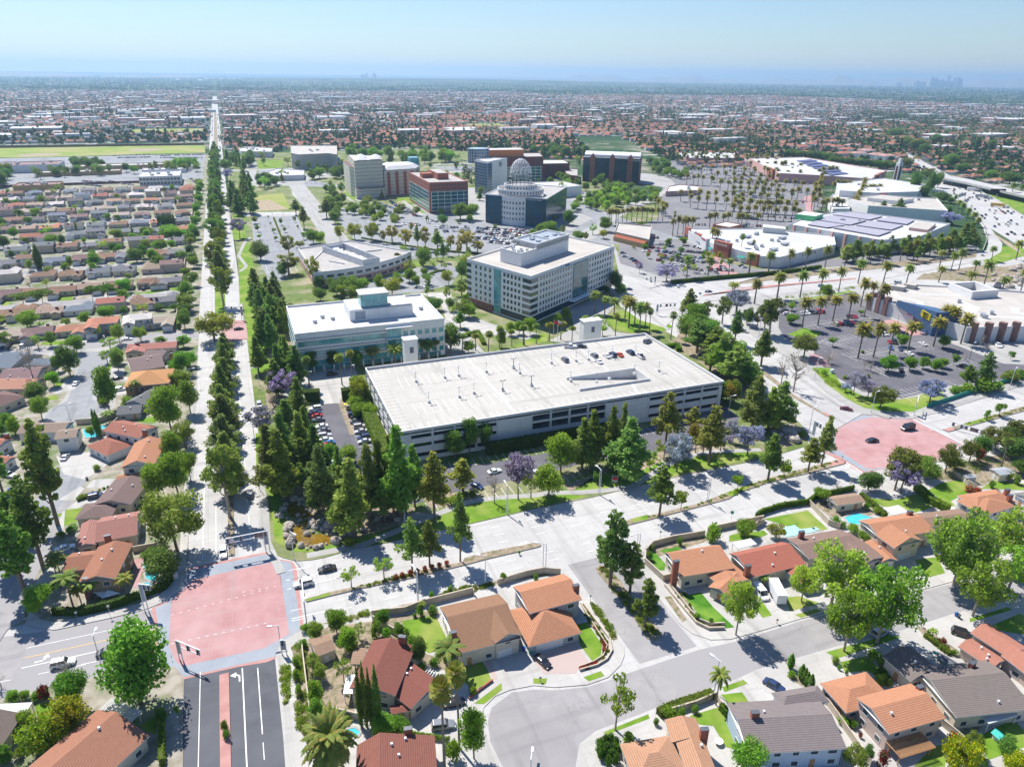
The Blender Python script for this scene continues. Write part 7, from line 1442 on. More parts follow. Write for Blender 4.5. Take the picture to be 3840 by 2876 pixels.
def car(x,y,ang,kind=None,col=None,z=.03,full=False,ctx=True,label=None):
    global NCAR
    kind=kind or random.choice(['sedan','sedan','suv','suv','hatch','pickup' if random.random()<.4 else 'sedan']);col=col or random.choice(WT);c=jit(COL[col],.1)
    nm={'pickup':'pickup_truck','van':'delivery_van'}.get(kind,'parked_car');NCAR+=1
    if full:
        r=place(CARP[kind],(x,y,z),ang,label or f'{col} {KN[kind]}','car' if kind not in('pickup','van') else KN[kind],'cars',colors={'body':c},ctx=ctx if label is None else False);return r
    if NCAR>312 or math.hypot(x,y)>760:CARSTUFF.append((x,y,ang,kind,col,z));return None
    o=thing(nm,f'{col} {KN[kind]}','car' if kind not in('pickup','van') else KN[kind],(x,y,z),ang,'cars',me=CARS_[kind]);o.color=(*c,1);return o
def CR_(tile,x,y,ang,kind,col,label,z=.03):
    p=G(tile,x,y,.5);car(p.x,p.y,math.radians(ang),kind,col,z,True,label=label)
u_=G('Z3',1870,320)-G('Z3',1775,200)
# moving and parked cars one by one. angle 0 = +x (east along the cross street), 90 = north
for a in (('Z1',505,825,0,'suv','white','white SUV with dark roof rails beside the bare tree on the west road'),('Z1',1020,620,0,'suv','white','white SUV waiting at the stop line on the west road'),('Z1',865,735,0,'sedan','black','dark sedan half hidden under the big broad tree'),
 ('A2',630,1465,180,'sedan','black','black sedan leaving the red intersection on the cross street'),('A2',455,1575,180,'suv','white','white SUV beside the white signal pole on the cross street'),('A1',1675,1345,-90,'suv','white','white SUV driving toward the red intersection'),('A1',1873,905,90,'suv','grey','dark grey SUV driving north on the boulevard'),
 ('A1',1945,240,-90,'suv','silver','silver SUV parked in the bus bay beside purple flowering trees'),('B1',1738,1090,90,'sedan','maroon','dark red sedan braking just below the plaza crossing'),('B1',1738,1148,90,'sedan','silver','silver sedan queued behind the dark red sedan'),('B1',1790,968,0,'sedan','black','black sedan turning on the pink plaza crossing'),
 ('A4',880,268,-45,'sedan','maroon','dark maroon sedan approaching the right red intersection'),('A4',1072,503,170,'sedan','black','black sedan in the middle of the right red intersection'),('A4',1340,412,180,'van','black','black van crossing the right red intersection'),
 ('Z3',75,810,-72,'sedan','black','black sedan on the patterned driveway'),('Z2',1500,1140,-5,'sedan','black','black sedan parked beside the slim fan palm'),('Z2',1415,1325,-12,'suv','grey','dark grey SUV parked under the fan palm'),('Z3',1815,262,math.degrees(math.atan2(u_.y,u_.x)),'van','white','white work van with ladder racks on the driveway'),
 ('Z3',1930,1005,-65,'sedan','dark blue','dark blue sedan on the white driveway of the pale blue house'),('Z4',985,580,10,'suv','silver','pale SUV parked under the two big sycamores'),('Z4',1645,590,-50,'suv','black','black SUV on the driveway of the salmon roofed house'),
 ('A1',722,920,8,'suv','dark blue','dark blue SUV parked behind the low hedge'),('A1',490,628,80,'sedan','silver','silver coupe in front of the white garage'),('A1',490,1310,12,'sedan','white','white sedan by the faded pink house'),('A1',65,765,-35,'suv','silver','silver SUV at the left edge under the pines'),('A1',475,1530,12,'suv','silver','silver SUV nearest the corner house'),('A1',410,1590,12,'sedan','black','black sedan beside the silver SUV near the corner house'),
 ('A1',880,38,5,'sedan','black','black sedan beside the orange hip roofed house'),('A1',905,120,3,'suv','white','white SUV on the driveway below the orange hip roof'),('A1',570,75,80,'sedan','white','white sedan on the cul de sac by the pine shadow'),('A1',775,210,-45,'suv','grey','grey SUV under the broad tree on the cul de sac'),('A1',795,330,12,'sedan','white','white car beside the long block wall'),('A1',812,895,60,'hatch','silver','silver hatchback close to the grey brown house'),
 ('B1',955,1045,0,'sedan','white','white sedan parked across from the white two storey house'),('B1',695,1035,90,'sedan','silver','silver sedan on the driveway of the orange arched house'),('B1',775,1028,90,'sedan','grey','grey sedan on the driveway right of the silver sedan'),('B1',170,1095,90,'suv','white','white SUV in front of the purple brown house'),('B1',20,1110,90,'sedan','dark blue','blue sedan at the left edge driveway'),('B1',1078,670,90,'suv','black','black SUV on the driveway by the curving cul de sac'),('B1',250,541,0,'suv','silver','pale SUV parked along the third street'),('B1',630,487,90,'suv','black','black SUV in front of the purple brown roof on the third street'),('B1',1540,422,90,'sedan','silver','silver sedan on the boulevard near the street mouth'),('B1',1548,498,90,'sedan','white','white sedan on the boulevard near the ivy wall'),('B1',135,803,0,'sedan','white','white sedan parked under the left umbrella pine'),('B1',280,812,0,'suv','silver','silver SUV parked under the second umbrella pine'),
 ('A3',65,735,5,'sedan','white','white sedan in the front lot left of the purple tree'),('A3',235,770,-55,'sedan','silver','silver sedan parked behind the purple tree'),('A3',330,725,-50,'pickup','white','white pickup truck in the front lot'),('A2',1755,845,-60,'sedan','dark blue','dark sedan beside the yellow green pine in the front lot'),('A2',1083,960,90,'suv','silver','silver SUV parked between pine trunks near the rocks'),('A2',988,960,90,'suv','grey','grey SUV parked left of the silver SUV near the rocks'),('A2',1275,925,-70,'sedan','white','white sedan parked right of the pine trunks near the rocks'),
 ('B3',1070,670,150,'sedan','dark blue','blue car entering the white plaza intersection'),('B3',1670,687,0,'sedan','dark blue','dark blue sedan on the parkway by the green sign'),('B3',1935,988,-50,'suv','silver','silver SUV driving down the connecting road'),('B4',1258,627,178,'van','silver','silver van behind the electronics store'),('B4',695,647,0,'suv','blue','blue SUV partly behind a date palm on the parkway'),('B4',1897,415,40,'suv','white','white SUV on the freeway ramp'),('B2',670,1310,0,'suv','black','black SUV parked at the teal office entrance'),('B2',1395,640,10,'sedan','dark blue','blue sedan in the curved office lot'),('B2',1340,658,0,'sedan','white','white sedan in the curved office lot')):
    CR_(*a)
zt=GH-.97
for x,y,ang,k,c,l in ((635,1092,-20,'pickup','white','white pickup truck at the far edge of the garage roof'),(717,1090,-20,'sedan','black','black sedan next to the white pickup truck on the garage roof'),(1213,1053,25,'suv','grey','grey SUV in the far corner of the garage roof'),(593,1190,90,'suv','grey','dark SUV parked alone on the garage roof'),(813,1160,80,'suv','grey','grey SUV left of the white sedan pair on the garage roof'),(848,1202,80,'sedan','white','white sedan nearest the white roof strip'),(907,1160,80,'sedan','white','white sedan left of the blue SUV on the garage roof'),(952,1152,80,'suv','dark blue','dark blue SUV left of the orange red sedan on the garage roof'),(1004,1152,78,'sedan','orange red','orange red sedan on the garage roof'),(1083,1135,80,'suv','dark blue','dark SUV right of the orange red sedan on the garage roof'),(1158,1162,78,'pickup','white','white pickup truck rightmost in its row on the garage roof')):
    p=G('B3',x,y,GH);car(p.x,p.y,math.radians(ang-60 if 0 else 90 if 70<ang<95 else ang),k,c,zt,True,label=l)
# box trailer, boat, person
p=G('Z3',1945,300);r=thing('box_trailer','white box trailer parked beside the white work van','trailer',(p.x,p.y,.15));u=(G('Z3',1990,345)-G('Z3',1915,200)).normalized();n=Vector((-u.y,u.x));c=Vector((p.x,p.y))
b=MB();b.prism([c-u*3.6-n*1.2,c+u*3.2-n*1.2,c+u*3.2+n*1.2,c-u*3.6+n*1.2],.75,3.3,bot=True);b.build('box',M['metal_white'],r)
for s in(-1,1):
    for k in(-1,0):
        q=c+u*k*.9+n*s*1.15;b=MB();b.tube((q.x-n.x*.12,q.y-n.y*.12,.5),(q.x+n.x*.12,q.y+n.y*.12,.5),.35,n=10);b.build('wheel',M['tyre'],r)
b=MB();q=c+u*3.22;b.prism([q-n*1.1,q+n*1.1,q+n*1.1+u*.05,q-n*1.1+u*.05],.85,3.2);b.build('rear_door',M['trim_white'],r)
b=MB();b.box((c.x,c.y,.62),(5,.8,.14),rot=math.atan2(u.y,u.x));b.build('chassis',M['metal_dark'],r)
a,e=G('Z4',1400,735,.8),G('Z4',1520,815,.8);d=(e-a).normalized();n=Vector((-d.y,d.x));r=thing('motorboat','turquoise motorboat under a dark cover on the driveway','boat',(*((a+e)/2),.15))
b=MB();L=6.2;vs=[]
for s,w,z0 in((0,.05,.9),(.15,.7,.6),(.4,1.1,.45),(.75,1.15,.42),(1,1.0,.45)):
    p=a+d*L*s;vs+=[(p.x-n.x*w,p.y-n.y*w,1.25),(p.x,p.y,z0),(p.x+n.x*w,p.y+n.y*w,1.25)]
b.add(vs,[(3*i+j,3*i+3+j,3*i+4+j,3*i+1+j) for i in range(4) for j in(0,1)]+[(12,13,14)]);b.build('hull',M['teal'],r)
b=MB();b.add([(v[0],v[1],1.27+(.3 if i%3==1 else 0)) for i,v in enumerate(vs)],[(3*i+j,3*i+1+j,3*i+4+j,3*i+3+j) for i in range(1,4) for j in(0,1)]);b.build('cover',M['metal_dark'],r)
# car park rows: tile, start, end, count, heading, occupancy
def carrow(s,n,occ=.8,ang=None,z=.17,full=False,z3=0):
    a,c=pts(s,.5)[:2] if isinstance(s,str) else [Vector(p) for p in s];d=(c-a)
    h=math.atan2(d.y,d.x)+PI/2 if ang is None else math.radians(ang)
    for i in range(n):
        if random.random()<occ:
            p=a.lerp(c,(i+.5)/n);car(p.x,p.y,h+random.choice((0,PI))+random.uniform(-.03,.03),z=z,full=full)
L_=[('sedan','yellow'),('suv','beige'),('suv','dark blue'),('sedan','black'),('sedan','grey'),('sedan','black'),('suv','silver'),('sedan','silver'),('suv','dark blue'),('sedan','silver')]
for (x,y),(k,c),nm in zip(((805,232),(818,260),(835,312),(852,328),(850,360),(870,378),(878,402),(886,437),(905,483),(912,512)),L_,('at the hedge corner','second from the hedge corner','third from the hedge corner','fourth from the hedge corner','in the middle of the row','beside the row middle','seventh from the hedge corner','eighth from the hedge corner','second from the pines','closest to the pines')):
    p=G('A2',x,y,.5);car(p.x,p.y,PI if random.random()<.5 else 0,k,c,.17,True,label=f'{c} {KN[k]} in the row beside the ivy hedge, {nm}')
for (x,y),(k,c),nm in zip(((543,268),(545,297),(550,322),(565,350),(590,400),(605,430),(615,470),(625,500),(640,525),(615,545)),(('suv','white'),('sedan','dark blue'),('sedan','red'),('sedan','grey'),('sedan','white'),('sedan','grey'),('suv','silver'),('sedan','white'),('sedan','blue'),('sedan','red')),('first from the square hedge','second from the square hedge','third from the square hedge','fourth from the square hedge','fifth from the square hedge','sixth from the square hedge','fourth from the pine canopy','third from the pine canopy','second from the pine canopy','nearest the pine canopy')):
    p=G('A2',x,y,.5);car(p.x,p.y,0 if random.random()<.5 else PI,k,c,.17,True,label=f'{c} {KN[k]} in the left lot row, {nm}')
for s,n,o in (('A2 620,640 650,800',7,.9),('B4 400,830 470,880',3,1),('B4 520,855 730,835',8,.8),('B4 780,935 960,915',6,.8),('B4 880,870 960,880',3,1),('B4 1130,1010 1330,1000',7,.8),('B4 1190,1065 1260,1070',2,1),('B4 1200,1110 1300,1120',4,.8),('B4 1330,1155 1460,1135',4,.6),('B4 1000,905 1070,905',2,.8),('B4 1270,1275 1310,1280',1,1),('B4 1740,1250 1780,1250',1,1),('B4 1400,1085 1470,1080',2,.5),('B4 1960,1090 2040,1095',2,.7)):carrow(s,n,o,full=True)
for s,n,o in (('B3 0,215 320,245',16,.9),('B3 60,235 330,270',14,.85),('B3 0,255 300,290',15,.9),('B3 0,285 270,310',12,.8),('B2 1750,215 2200,235',20,.9),('B2 1740,240 2200,262',20,.9),('B2 1740,285 2050,315',13,.9),('B2 1740,305 2000,330',11,.8),('B2 1430,210 1700,205',13,.8),('B2 1500,240 1700,225',9,.7),('B2 1050,40 1110,110',7,.9),('B2 1110,10 1230,110',11,.9),('B2 1220,60 1320,140',9,.9),('B2 1200,180 1330,190',8,.9),('B2 880,40 960,110',7,.8),('B2 1370,150 1460,165',5,.9),('B2 1060,250 1130,255',3,.6),
  ('B3 1140,380 1240,385',4,.8),('B3 1240,355 1420,400',9,.9),('B3 1270,380 1620,440',16,.9),('B3 1290,410 1640,470',16,.9),('B3 1310,430 1560,480',12,.85),('B3 1230,330 1480,345',11,.85),('B3 1440,380 1660,400',10,.8),('B3 1560,350 1720,385',8,.9),('B3 1310,480 1450,490',7,.6),('B3 1450,490 1620,530',8,.7),('B3 1660,520 1860,530',9,.8),('B3 1600,460 1760,470',8,.6),('B3 1020,385 1050,440',2,1),('B3 1080,435 1150,480',3,.8),('B3 1240,445 1320,455',4,.8),('B3 1750,500 1850,510',5,.8),('B3 1600,550 1740,545',6,.5),
  ('B3 1560,140 1800,130',12,.5),('B3 1560,185 1840,195',12,.5),('B3 1940,130 2100,120',8,.6),('B3 1900,190 2090,200',9,.8),('B4 0,195 120,200',6,.9),('B4 60,175 240,190',9,.8),('B4 100,130 240,150',7,.9),('B4 240,120 500,140',12,.7),('B4 80,490 130,510',2,.9),('B4 280,490 420,495',5,.5),('B3 980,300 1140,310',6,.5),('B3 1230,280 1300,285',3,.9)):carrow(s,n,o)
for s,n,o in (('C4 0,880 560,930',26,.85),('C4 0,860 500,900',24,.85),('C4 0,905 600,960',28,.85),('C4 0,935 600,985',28,.8),('C4 330,1110 560,1120',12,.7),('C4 330,1130 560,1140',12,.7),('C3 1480,870 2212,900',34,.8),('C3 1500,900 2212,925',34,.8),('C3 1500,930 2212,960',32,.7),('C3 1480,830 2212,845',28,.6),('C3 1730,1000 2212,1030',18,.3),('C4 0,980 560,1040',16,.4),('C2 1000,1120 1240,1200',16,.8),('C2 1620,830 1760,860',10,.7),('C2 1600,800 1760,820',10,.7),('C3 390,900 460,960',8,.9),('C3 400,880 520,880',8,.6),('C3 680,1050 790,1060',8,.9),('C1 560,975 760,1000',16,.85),('C1 620,960 800,970',14,.85),('C1 820,960 1000,990',14,.8),('C1 850,770 1130,760',22,.9),('C1 880,785 1130,780',20,.9),('C1 1200,770 1530,760',28,.9),('C1 1200,785 1520,785',26,.9),('C1 1430,940 1480,980',5,.8),('C1 640,620 700,690',9,.6),('C2 0,0 1,1',0,0)):
    if n:carrow(s,n,o)
# freeway and far boulevard traffic
A=pts('C4 1370,830 1560,1000 1750,1110 1950,1310 2212,1470');B_=pts('C4 1400,790 1700,950 1880,1040 2060,1130 2212,1230')
for i in range(95):
    s=random.random()*3.99;k=int(s);f=s-k;l=random.choice((.1,.22,.34,.45,.56,.68,.8,.9));p0=A[k].lerp(A[k+1],f);q0=B_[k].lerp(B_[k+1],f);p=p0.lerp(q0,l);d=(A[k+1]-A[k]).lerp(B_[k+1]-B_[k],l);car(p.x,p.y,math.atan2(d.y,d.x)+(PI if l>.5 else 0),z=.2)
for i in range(60):
    y=random.uniform(900,2600);car(-8+random.uniform(-1,1) if i%2 else -21,y,PI/2 if i%2 else -PI/2,z=.2)
def truck(x,y,ang,col,label,tile='C4'):
    p=G(tile,x,y,1);r=thing('freight_truck',label,'truck',(p.x,p.y,.2),math.radians(ang))
    b=MB();b.box((-1.5,0,2.6),(12.5,2.5,2.9));b.build('trailer_box',M['container_col'],None);o=bpy.context.scene.collection.objects[-1];o.parent=r;o.color=(*col,1)
    b=MB();b.box((6.4,0,1.8),(2.4,2.4,2.6));b.box((7.9,0,1.2),(1.0,2.2,1.4));b.build('cab',M['metal_white'],None);bpy.context.scene.collection.objects[-1].parent=r
    for x in(-6.5,-5.4,3.9,5.0,7.6):
        for s in(-1.05,1.05):
            b=MB();b.tube((x,s-.15,.5),(x,s+.15,.5),.5,n=10);b.build('wheel',M['tyre'],None);bpy.context.scene.collection.objects[-1].parent=r
truck(2025,1150,-55,(.55,.36,.10),'yellow freight truck on the near freeway lanes');truck(1905,1082,-50,(.4,.4,.4),'grey freight truck just below the overpass');truck(1840,1030,-50,(.75,.75,.75),'white freight truck next to the overpass shadow');truck(1420,795,-50,(.55,.36,.08),'small yellow truck far up the freeway');truck(1283,742,-45,(.6,.05,.3),'pink truck near the far bend of the freeway');truck(1235,728,-45,(.75,.75,.75),'white truck beside the pink truck on the far freeway');truck(1575,1045,-60,(.6,.6,.62),'white semi trailer beside the freeway trees')
def flush_cars():
    if not CARSTUFF:return
    b=MB();keys=list(COL)
    for x,y,a,k,c,z in CARSTUFF:
        ca,sa=math.cos(a),math.sin(a);h=1.05;mi=keys.index(c)
        V=[(-2.2,-.9,.3),(2.2,-.9,.3),(2.2,.9,.3),(-2.2,.9,.3),(-2.2,-.85,.9),(2.2,-.85,.8),(2.2,.85,.8),(-2.2,.85,.9),(-1.6,-.8,.95),(1,-.8,.95),(1,.8,.95),(-1.6,.8,.95),(-1.1,-.65,1.5),(.3,-.65,1.5),(.3,.65,1.5),(-1.1,.65,1.5)]
        V=[(x+p*ca-q*sa,y+p*sa+q*ca,z+r) for p,q,r in V];b.add(V,[(0,1,5,4),(1,2,6,5),(2,3,7,6),(3,0,4,7),(4,5,6,7),(12,13,14,15)],mi);b.add(V,[(8,9,13,12),(9,10,14,13),(10,11,15,14),(11,8,12,15)],len(keys))
    o=b.build('distant_cars',[mat('far_car_'+k.replace(' ','_'),COL[k],rough=.3,spec=.6) for k in keys]+[M['car_glass']]);o['kind']='stuff'
def polewall(label,spec,h,w=.25,m='blockwall',name='garden_wall',cat='wall',z=.15):
    P=pts(spec) if isinstance(spec,str) else [Vector(p) for p in spec];c=cen(P);r=thing(name,label,cat,(c.x,c.y,z),group='walls')
    b=MB();b.prism(strip(P,w),z,z+h);b.build('wall',M[m],r);b=MB();b.prism(strip(P,w+.08),z+h,z+h+.07,bot=True);b.build('coping',M[m],r)
polewall('long boulevard block wall of the neighbourhood',W((-35,372),(-35,905)),2.2);polewall('block wall behind the grey slate house','A1 575,385 740,375 890,325 1170,290',2.0);polewall('block wall around the turquoise pool','A1 740,480 820,440 910,345',2.0)
polewall('curving block wall behind the brown tiled house','Z2 840,455 1110,425 1250,370 1650,268 1660,290',1.8);polewall('stepped block wall between corner yard and green lawn','Z2 850,495 1040,605',1.8);polewall('tan block wall at the end of the kidney pool','Z2 480,1220 750,1285',1.8);polewall('long thin wall on the corner yard slope','Z2 290,660 290,750 345,1200 375,1420',1.6,.2)
polewall('block wall along the sidewalk behind the orange house','A3 90,1590 300,1525 430,1500 560,1510',1.8);polewall('curved tan wall around the artificial turf yard','A3 1640,1220 1400,1260 1250,1300 1195,1360 1190,1430 1330,1560 1400,1540',1.8)
polewall('dark block wall along the ivy hedge','A3 1660,1195 1870,1150 2080,1105 A4 185,1170 260,1130',1.8);polewall('pale fence between green lawn and pool yard','A4 595,985 740,1140 830,1170',1.8,.12,name='wooden_fence',cat='fence');polewall('long side fence between pale blue and peach houses','Z4 400,1040 560,1170 700,1370 900,1657',1.7,.15,name='wooden_fence',cat='fence')
polewall('fence between peach house and grey house yards','Z4 1450,1310 1600,1430 1780,1600',1.7,.15,name='wooden_fence',cat='fence');polewall('fence at the right of the white patio cover','Z4 1960,1030 2060,1120 2135,1180',1.7,.15,name='wooden_fence',cat='fence');polewall('low retaining wall edging the flower bed of the orange house','Z3 370,890 510,850 590,800 630,730 610,640 400,360',.5,.2);polewall('inner low wall of the flower lined lawn','Z3 370,860 480,820 560,770 590,690 430,440 375,350',.35,.15)
polewall('low curved wall with yellow plants beside the turf','Z3 1050,210 1230,430 1300,510 1400,560 1530,555',.7,.25);polewall('second low curved wall nearer the turf','Z3 1090,205 1260,420 1330,490 1420,525 1530,520',.7,.2);polewall('low red brick wall beside the front lawn','Z2 1620,1120 1700,1050 1810,970',.5,.25,'brick');polewall('garden wall left of the neighbourhood corner house','A1 1000,1345 1250,1300',1.8);polewall('tan wall beside the palm tree garden','Z3 1100,1230 1300,1170 1460,1100 1500,1180',1.5)
polewall('green mesh fence along the store lot frontage','B4 1480,1560 1700,1490 1900,1420 2212,1330',1.6,.1,'sign_green',name='mesh_fence',cat='fence');polewall('wall along the hillside yard','A4 1670,760 1790,840 1850,870',1.6,.2)
polewall('dark wall south of the school classrooms',W((-420,940),(-95,935)),2.4,.4,'sign_brown');polewall('dark fence behind the school field',W((-420,1450),(-340,1428),(-33,1413)),3,.5,'sign_brown')
polewall('concrete barrier along the freeway','C4 1290,730 1400,788 1700,950 1880,1040 2212,1228',1.2,.6,'concrete_road');polewall('curving barrier between ramp and palm lot','B4 1850,110 1915,200 1935,300 1900,390 1500,460',1.0,.4,'pavement')
# pools
def pool(label,spec,m='pool_water',cop=.5):
    P=pts(spec,.2);c=cen(P);r=thing('swimming_pool',label,'swimming pool',(c.x,c.y,.17));b=MB();b.poly(P,.215);b.build('water',M[m],r)
    A=sum(P[i-1].x*P[i].y-P[i].x*P[i-1].y for i in range(len(P)));P=P if A>0 else P[::-1];O=insetp(P,-cop);b=MB()
    for i in range(len(P)):b.prism([O[i-1],O[i],P[i],P[i-1]],.16,.28)
    b.build('coping',M['pavement'],r);return r
pool('angular turquoise pool behind the orange roof with balcony','A4 868,1080 905,1065 960,1045 1070,1082 1000,1095 965,1105 985,1120 975,1132 900,1122')
pool('turquoise pool behind the white walled house','A1 622,420 720,400 800,388 825,400 800,430 745,445 735,475 640,482');pool('curved blue pool beside the corner house','A1 1075,1440 1085,1400 1130,1385 1180,1385 1165,1430 1190,1490 1190,1530 1150,1560 1100,1540 1090,1500 1100,1480')
pool('small round spa below the curved blue pool','A1 1075,1580 1090,1568 1120,1570 1130,1590 1105,1605 1080,1600');pool('pale kidney shaped pool at the bottom','Z2 560,1385 600,1365 700,1342 745,1372 730,1400 660,1425 600,1405')
r=thing('pool_cover','pale turquoise tarpaulin laid over the ground beside the lawn','pool cover',(*G('A4',520,1185),.17));b=MB();b.poly(pts('A4 400,1162 490,1140 530,1172 640,1160 648,1190 430,1232'),.25);b.poly(pts('A4 612,1162 650,1155 682,1178 650,1180'),.25);b.build('sheet',mat('cover_teal',(.30,.55,.54),(.35,.6,.58),.8),r)
# pond with boulders
b=MB();b.poly(pts('A2 400,1130 530,1090 500,1150 480,1210 600,1210 700,1240 650,1280 480,1300 400,1250 370,1200'),.2);b.poly(pts('A2 320,1010 400,960 470,1010 530,1070 430,1100 350,1070'),.21);struct('pond',b,M['pond_water'])
def boulder(x,y,s,col='pale',z=.15,label=None):
    r_=MB();rr=(s*random.uniform(.5,.75),s*random.uniform(.45,.65),s*random.uniform(.35,.55));r_.ell((0,0,rr[2]*.55),rr,8,6,jit=.16);me=r_.mesh('boulder',M['rock']);o=thing('boulder',label or 'pale boulder','boulder',(x,y,z),random.uniform(0,6),group='boulders',me=me);return o
for s in ('A2 545,1140 560,1180 500,1150 490,1200 570,1120 620,1150 660,1170 590,1200 650,1200 690,1180','A2 330,1190 345,1220 380,1270 440,1290 500,1300 560,1300 620,1290 700,1250 740,1250 400,1150 355,1130 320,1235 410,1110','A2 290,1030 330,990 380,960 420,970 450,1000 480,1040 280,1060 310,1085 440,1060','A4 360,430 400,400 430,440 460,470 390,480 350,460 440,500 500,500','A2 760,1160 830,1150 900,1120 960,1100 1020,1090 1100,1060 800,1200 880,1170 1150,1100'):
    for q in pts(s):
        for k in range(2):boulder(q.x+random.uniform(-1.3,1.3),q.y+random.uniform(-1.3,1.3),random.choice([.7,.9,1.2,1.6,2.4])*random.uniform(.8,1.2)*(1.5 if 'A4 3' in s else 1))
for i in range(22):
    p=G('B4',random.uniform(1900,2200),random.uniform(500,660));boulder(p.x,p.y,random.uniform(2,4.5))
# lamps
def streetlamp(tile,x,y,ytop,ang=0,arm=2.2,twin=True,label=None,m='metal_white'):
    p=G(tile,x,y);h=hgt(tile,x,y,ytop);r=thing('street_lamp',label or ('tall double pole street lamp' if twin else 'single pole street lamp'),'street lamp',(p.x,p.y,.15),group='street lamps',ctx=label is None)
    d=Vector((math.cos(math.radians(ang)),math.sin(math.radians(ang))));n=Vector((-d.y,d.x))
    for s in((-.35,.35) if twin else(0,)):
        b=MB();b.tube((p.x+s*d.x,p.y+s*d.y,.15),(p.x+s*d.x,p.y+s*d.y,h-.05),.11 if twin else .12,.09);b.build('pole',M[m],r)
    b=MB();q=p+d*arm;b.tube((p.x-d.x*.35,p.y-d.y*.35,h-.1),(q.x,q.y,h),.09);b.build('arm',M[m],r);b=MB();b.box((q.x,q.y,h),(1.1,.45,.2),rot=math.radians(ang));b.build('lamp_head',M['metal_white'],r);return r
for t,s in(('A3','160,1060,840,90 850,912,720,95 1660,970,780,90 1140,1330,1200,180'),('A3','437,1490,1275,150'),('Z2','1213,330,85,100'),('A2','1215,1130,1025,60')):
    for q in s.split():
        v=[float(k) for k in q.split(',')];streetlamp(t,v[0],v[1],v[2],v[3],2.4)
for t,x,y,yt,a in(('A2',385,1400,1185,-60),('A2',1818,1580,1365,150),('A1',1950,880,775,180),('A1',525,345,240,60),('A1',1910,500,375,180),('Z3',1447,1060,800,110),('Z3',-20,1657,1580,60),('Z1',820,870,600,80),('Z1',1115,640,555,90),('A3',1820,300,170,0),('B1',1945,1390,1255,180),('A4',600,430,260,20),('B4',640,1345,1190,10),('B4',1065,1600,1440,10),('B4',2098,1425,1265,20),('B4',220,1030,895,60),('B3',2045,1030,895,30),('B1',1440,1400,1265,0),('B2',1270,0,1,0),('Z2',110,660,520,170)):
    if yt!=1:streetlamp(t,x,y,yt,a,1.8,False)
# campus and lot lamps
for t,x,y,yt in(('B4',1255,950,860),('B4',1800,1200,1070),('B4',1320,1240,1170),('B4',820,700,640),('B2',505,1415,1290),('B2',820,1340,1240),('B2',1410,500,470)):streetlamp(t,x,y,yt,0,.8,False,m='metal_dark')
# traffic signals
def gantry(label,tile,a,b_,ytop,signs=(),m='sign_grey',boxes=(.05,.42,.75)):
    p=G(tile,*a);h=hgt(tile,a[0],a[1],ytop);q=G(tile,*b_,h);r=thing('signal_gantry',label,'traffic signal',(p.x,p.y,.15),group='traffic signal gantries',ctx=False);d=(q-p);L=d.length;d.normalize();n=Vector((-d.y,d.x))
    for s in(0,1.0):
        b=MB();c=p+d*s;b.tube((c.x,c.y,.15),(c.x,c.y,h),.14);b.build('pole',M['metal_white'],r)
    b=MB();b.prism(strip([p+d*.1,p+d*.9],.2),h*.38,h,bot=True);b.build('pole_panel',M[m],r)
    for z,w in((h,.22),(h-1.5,.1)):
        b=MB();b.prism(strip([p,q],w),z-.1,z+.1,bot=True);b.build('beam',M['metal_white'],r)
    for s in boxes:
        c=q.lerp(p,s);b=MB();b.prism(strip([c-d*.45,c+d*.45],.16),h-1.5,h-.1,bot=True);f=b.build('backplate',M[m],r)
        fn=n if n.dot(-c)>0 else -n
        for i,k in enumerate(('sign_red','bby_yellow','lit_green')):
            e=MB();w=c+fn*.14;e.tube((w.x,w.y,h-.4-i*.42),(w.x+fn.x*.16,w.y+fn.y*.16,h-.4-i*.42),.15,n=8);g=e.build('signal_head',M['black'],f)
            if r.location.length:
                for v in g.data.vertices:v.co-=Vector(r.location)
    for s,w,txt,k in signs:
        c=q.lerp(p,s);fn=n if n.dot(-c)>0 else -n;e1=c-d*w/2+fn*.14;e2=c+d*w/2+fn*.14
        b=MB();b.prism(strip([c-d*w/2,c+d*w/2],.2),h-1.45,h-.12,bot=True);b.build('street_sign',M[k],r)
        if txt:
            x=e1 if (e2-e1).cross(-fn)>0 or True else e2
            dd=(e2-e1).normalized();nn=Vector((dd.y,-dd.x))
            if nn.dot(fn)<0:e1,e2=e2,e1
            for i,l in enumerate(txt.split('|')):text(l,e1,e2,h-.5-i*.55,.42,'trim_white','sign_lettering',r,.02,thick=.02)
    return r
gantry('white signal gantry over the boulevard at the red intersection','A1',(2025,1335),(1690,1240),1180,[(.83,3.0,'Centerpointe Dr|La Palma City','sign_brown'),(.15,1.0,'','trim_white')],boxes=(.04,.36))
gantry('signal gantry crossing below the right red intersection','A4',(1900,480),(1680,365),430,[(.70,2.6,'Centerpointe|Cerritos','sign_brown')],boxes=(.03,.3,.45))
gantry('signal gantry over the white plaza intersection','B3',(1275,868),(1430,775),785,[(.5,1.4,'','sign_brown')],boxes=(.08,.3,.8))
gantry('signal gantry left of the red intersection seen end on','Z1',(1160,410),(1195,200),190,boxes=(.1,.5));gantry('signal gantry at the bottom of the red intersection','Z1',(1440,800),(1600,720),640,boxes=(.1,.5))
gantry('signal gantry right of the red intersection by the white SUV','Z2',(325,540),(280,150),330,boxes=(.1,.6))
gantry('signal gantry at the corner by the thin wall','Z2',(125,760),(130,640),640,boxes=(.3,))
gantry('signal gantry left of the right red intersection','A4',(610,520),(700,385),355,boxes=(.2,.6));gantry('signal pole on the far side of the right red intersection','A4',(1385,320),(1425,165),215,boxes=(.5,))
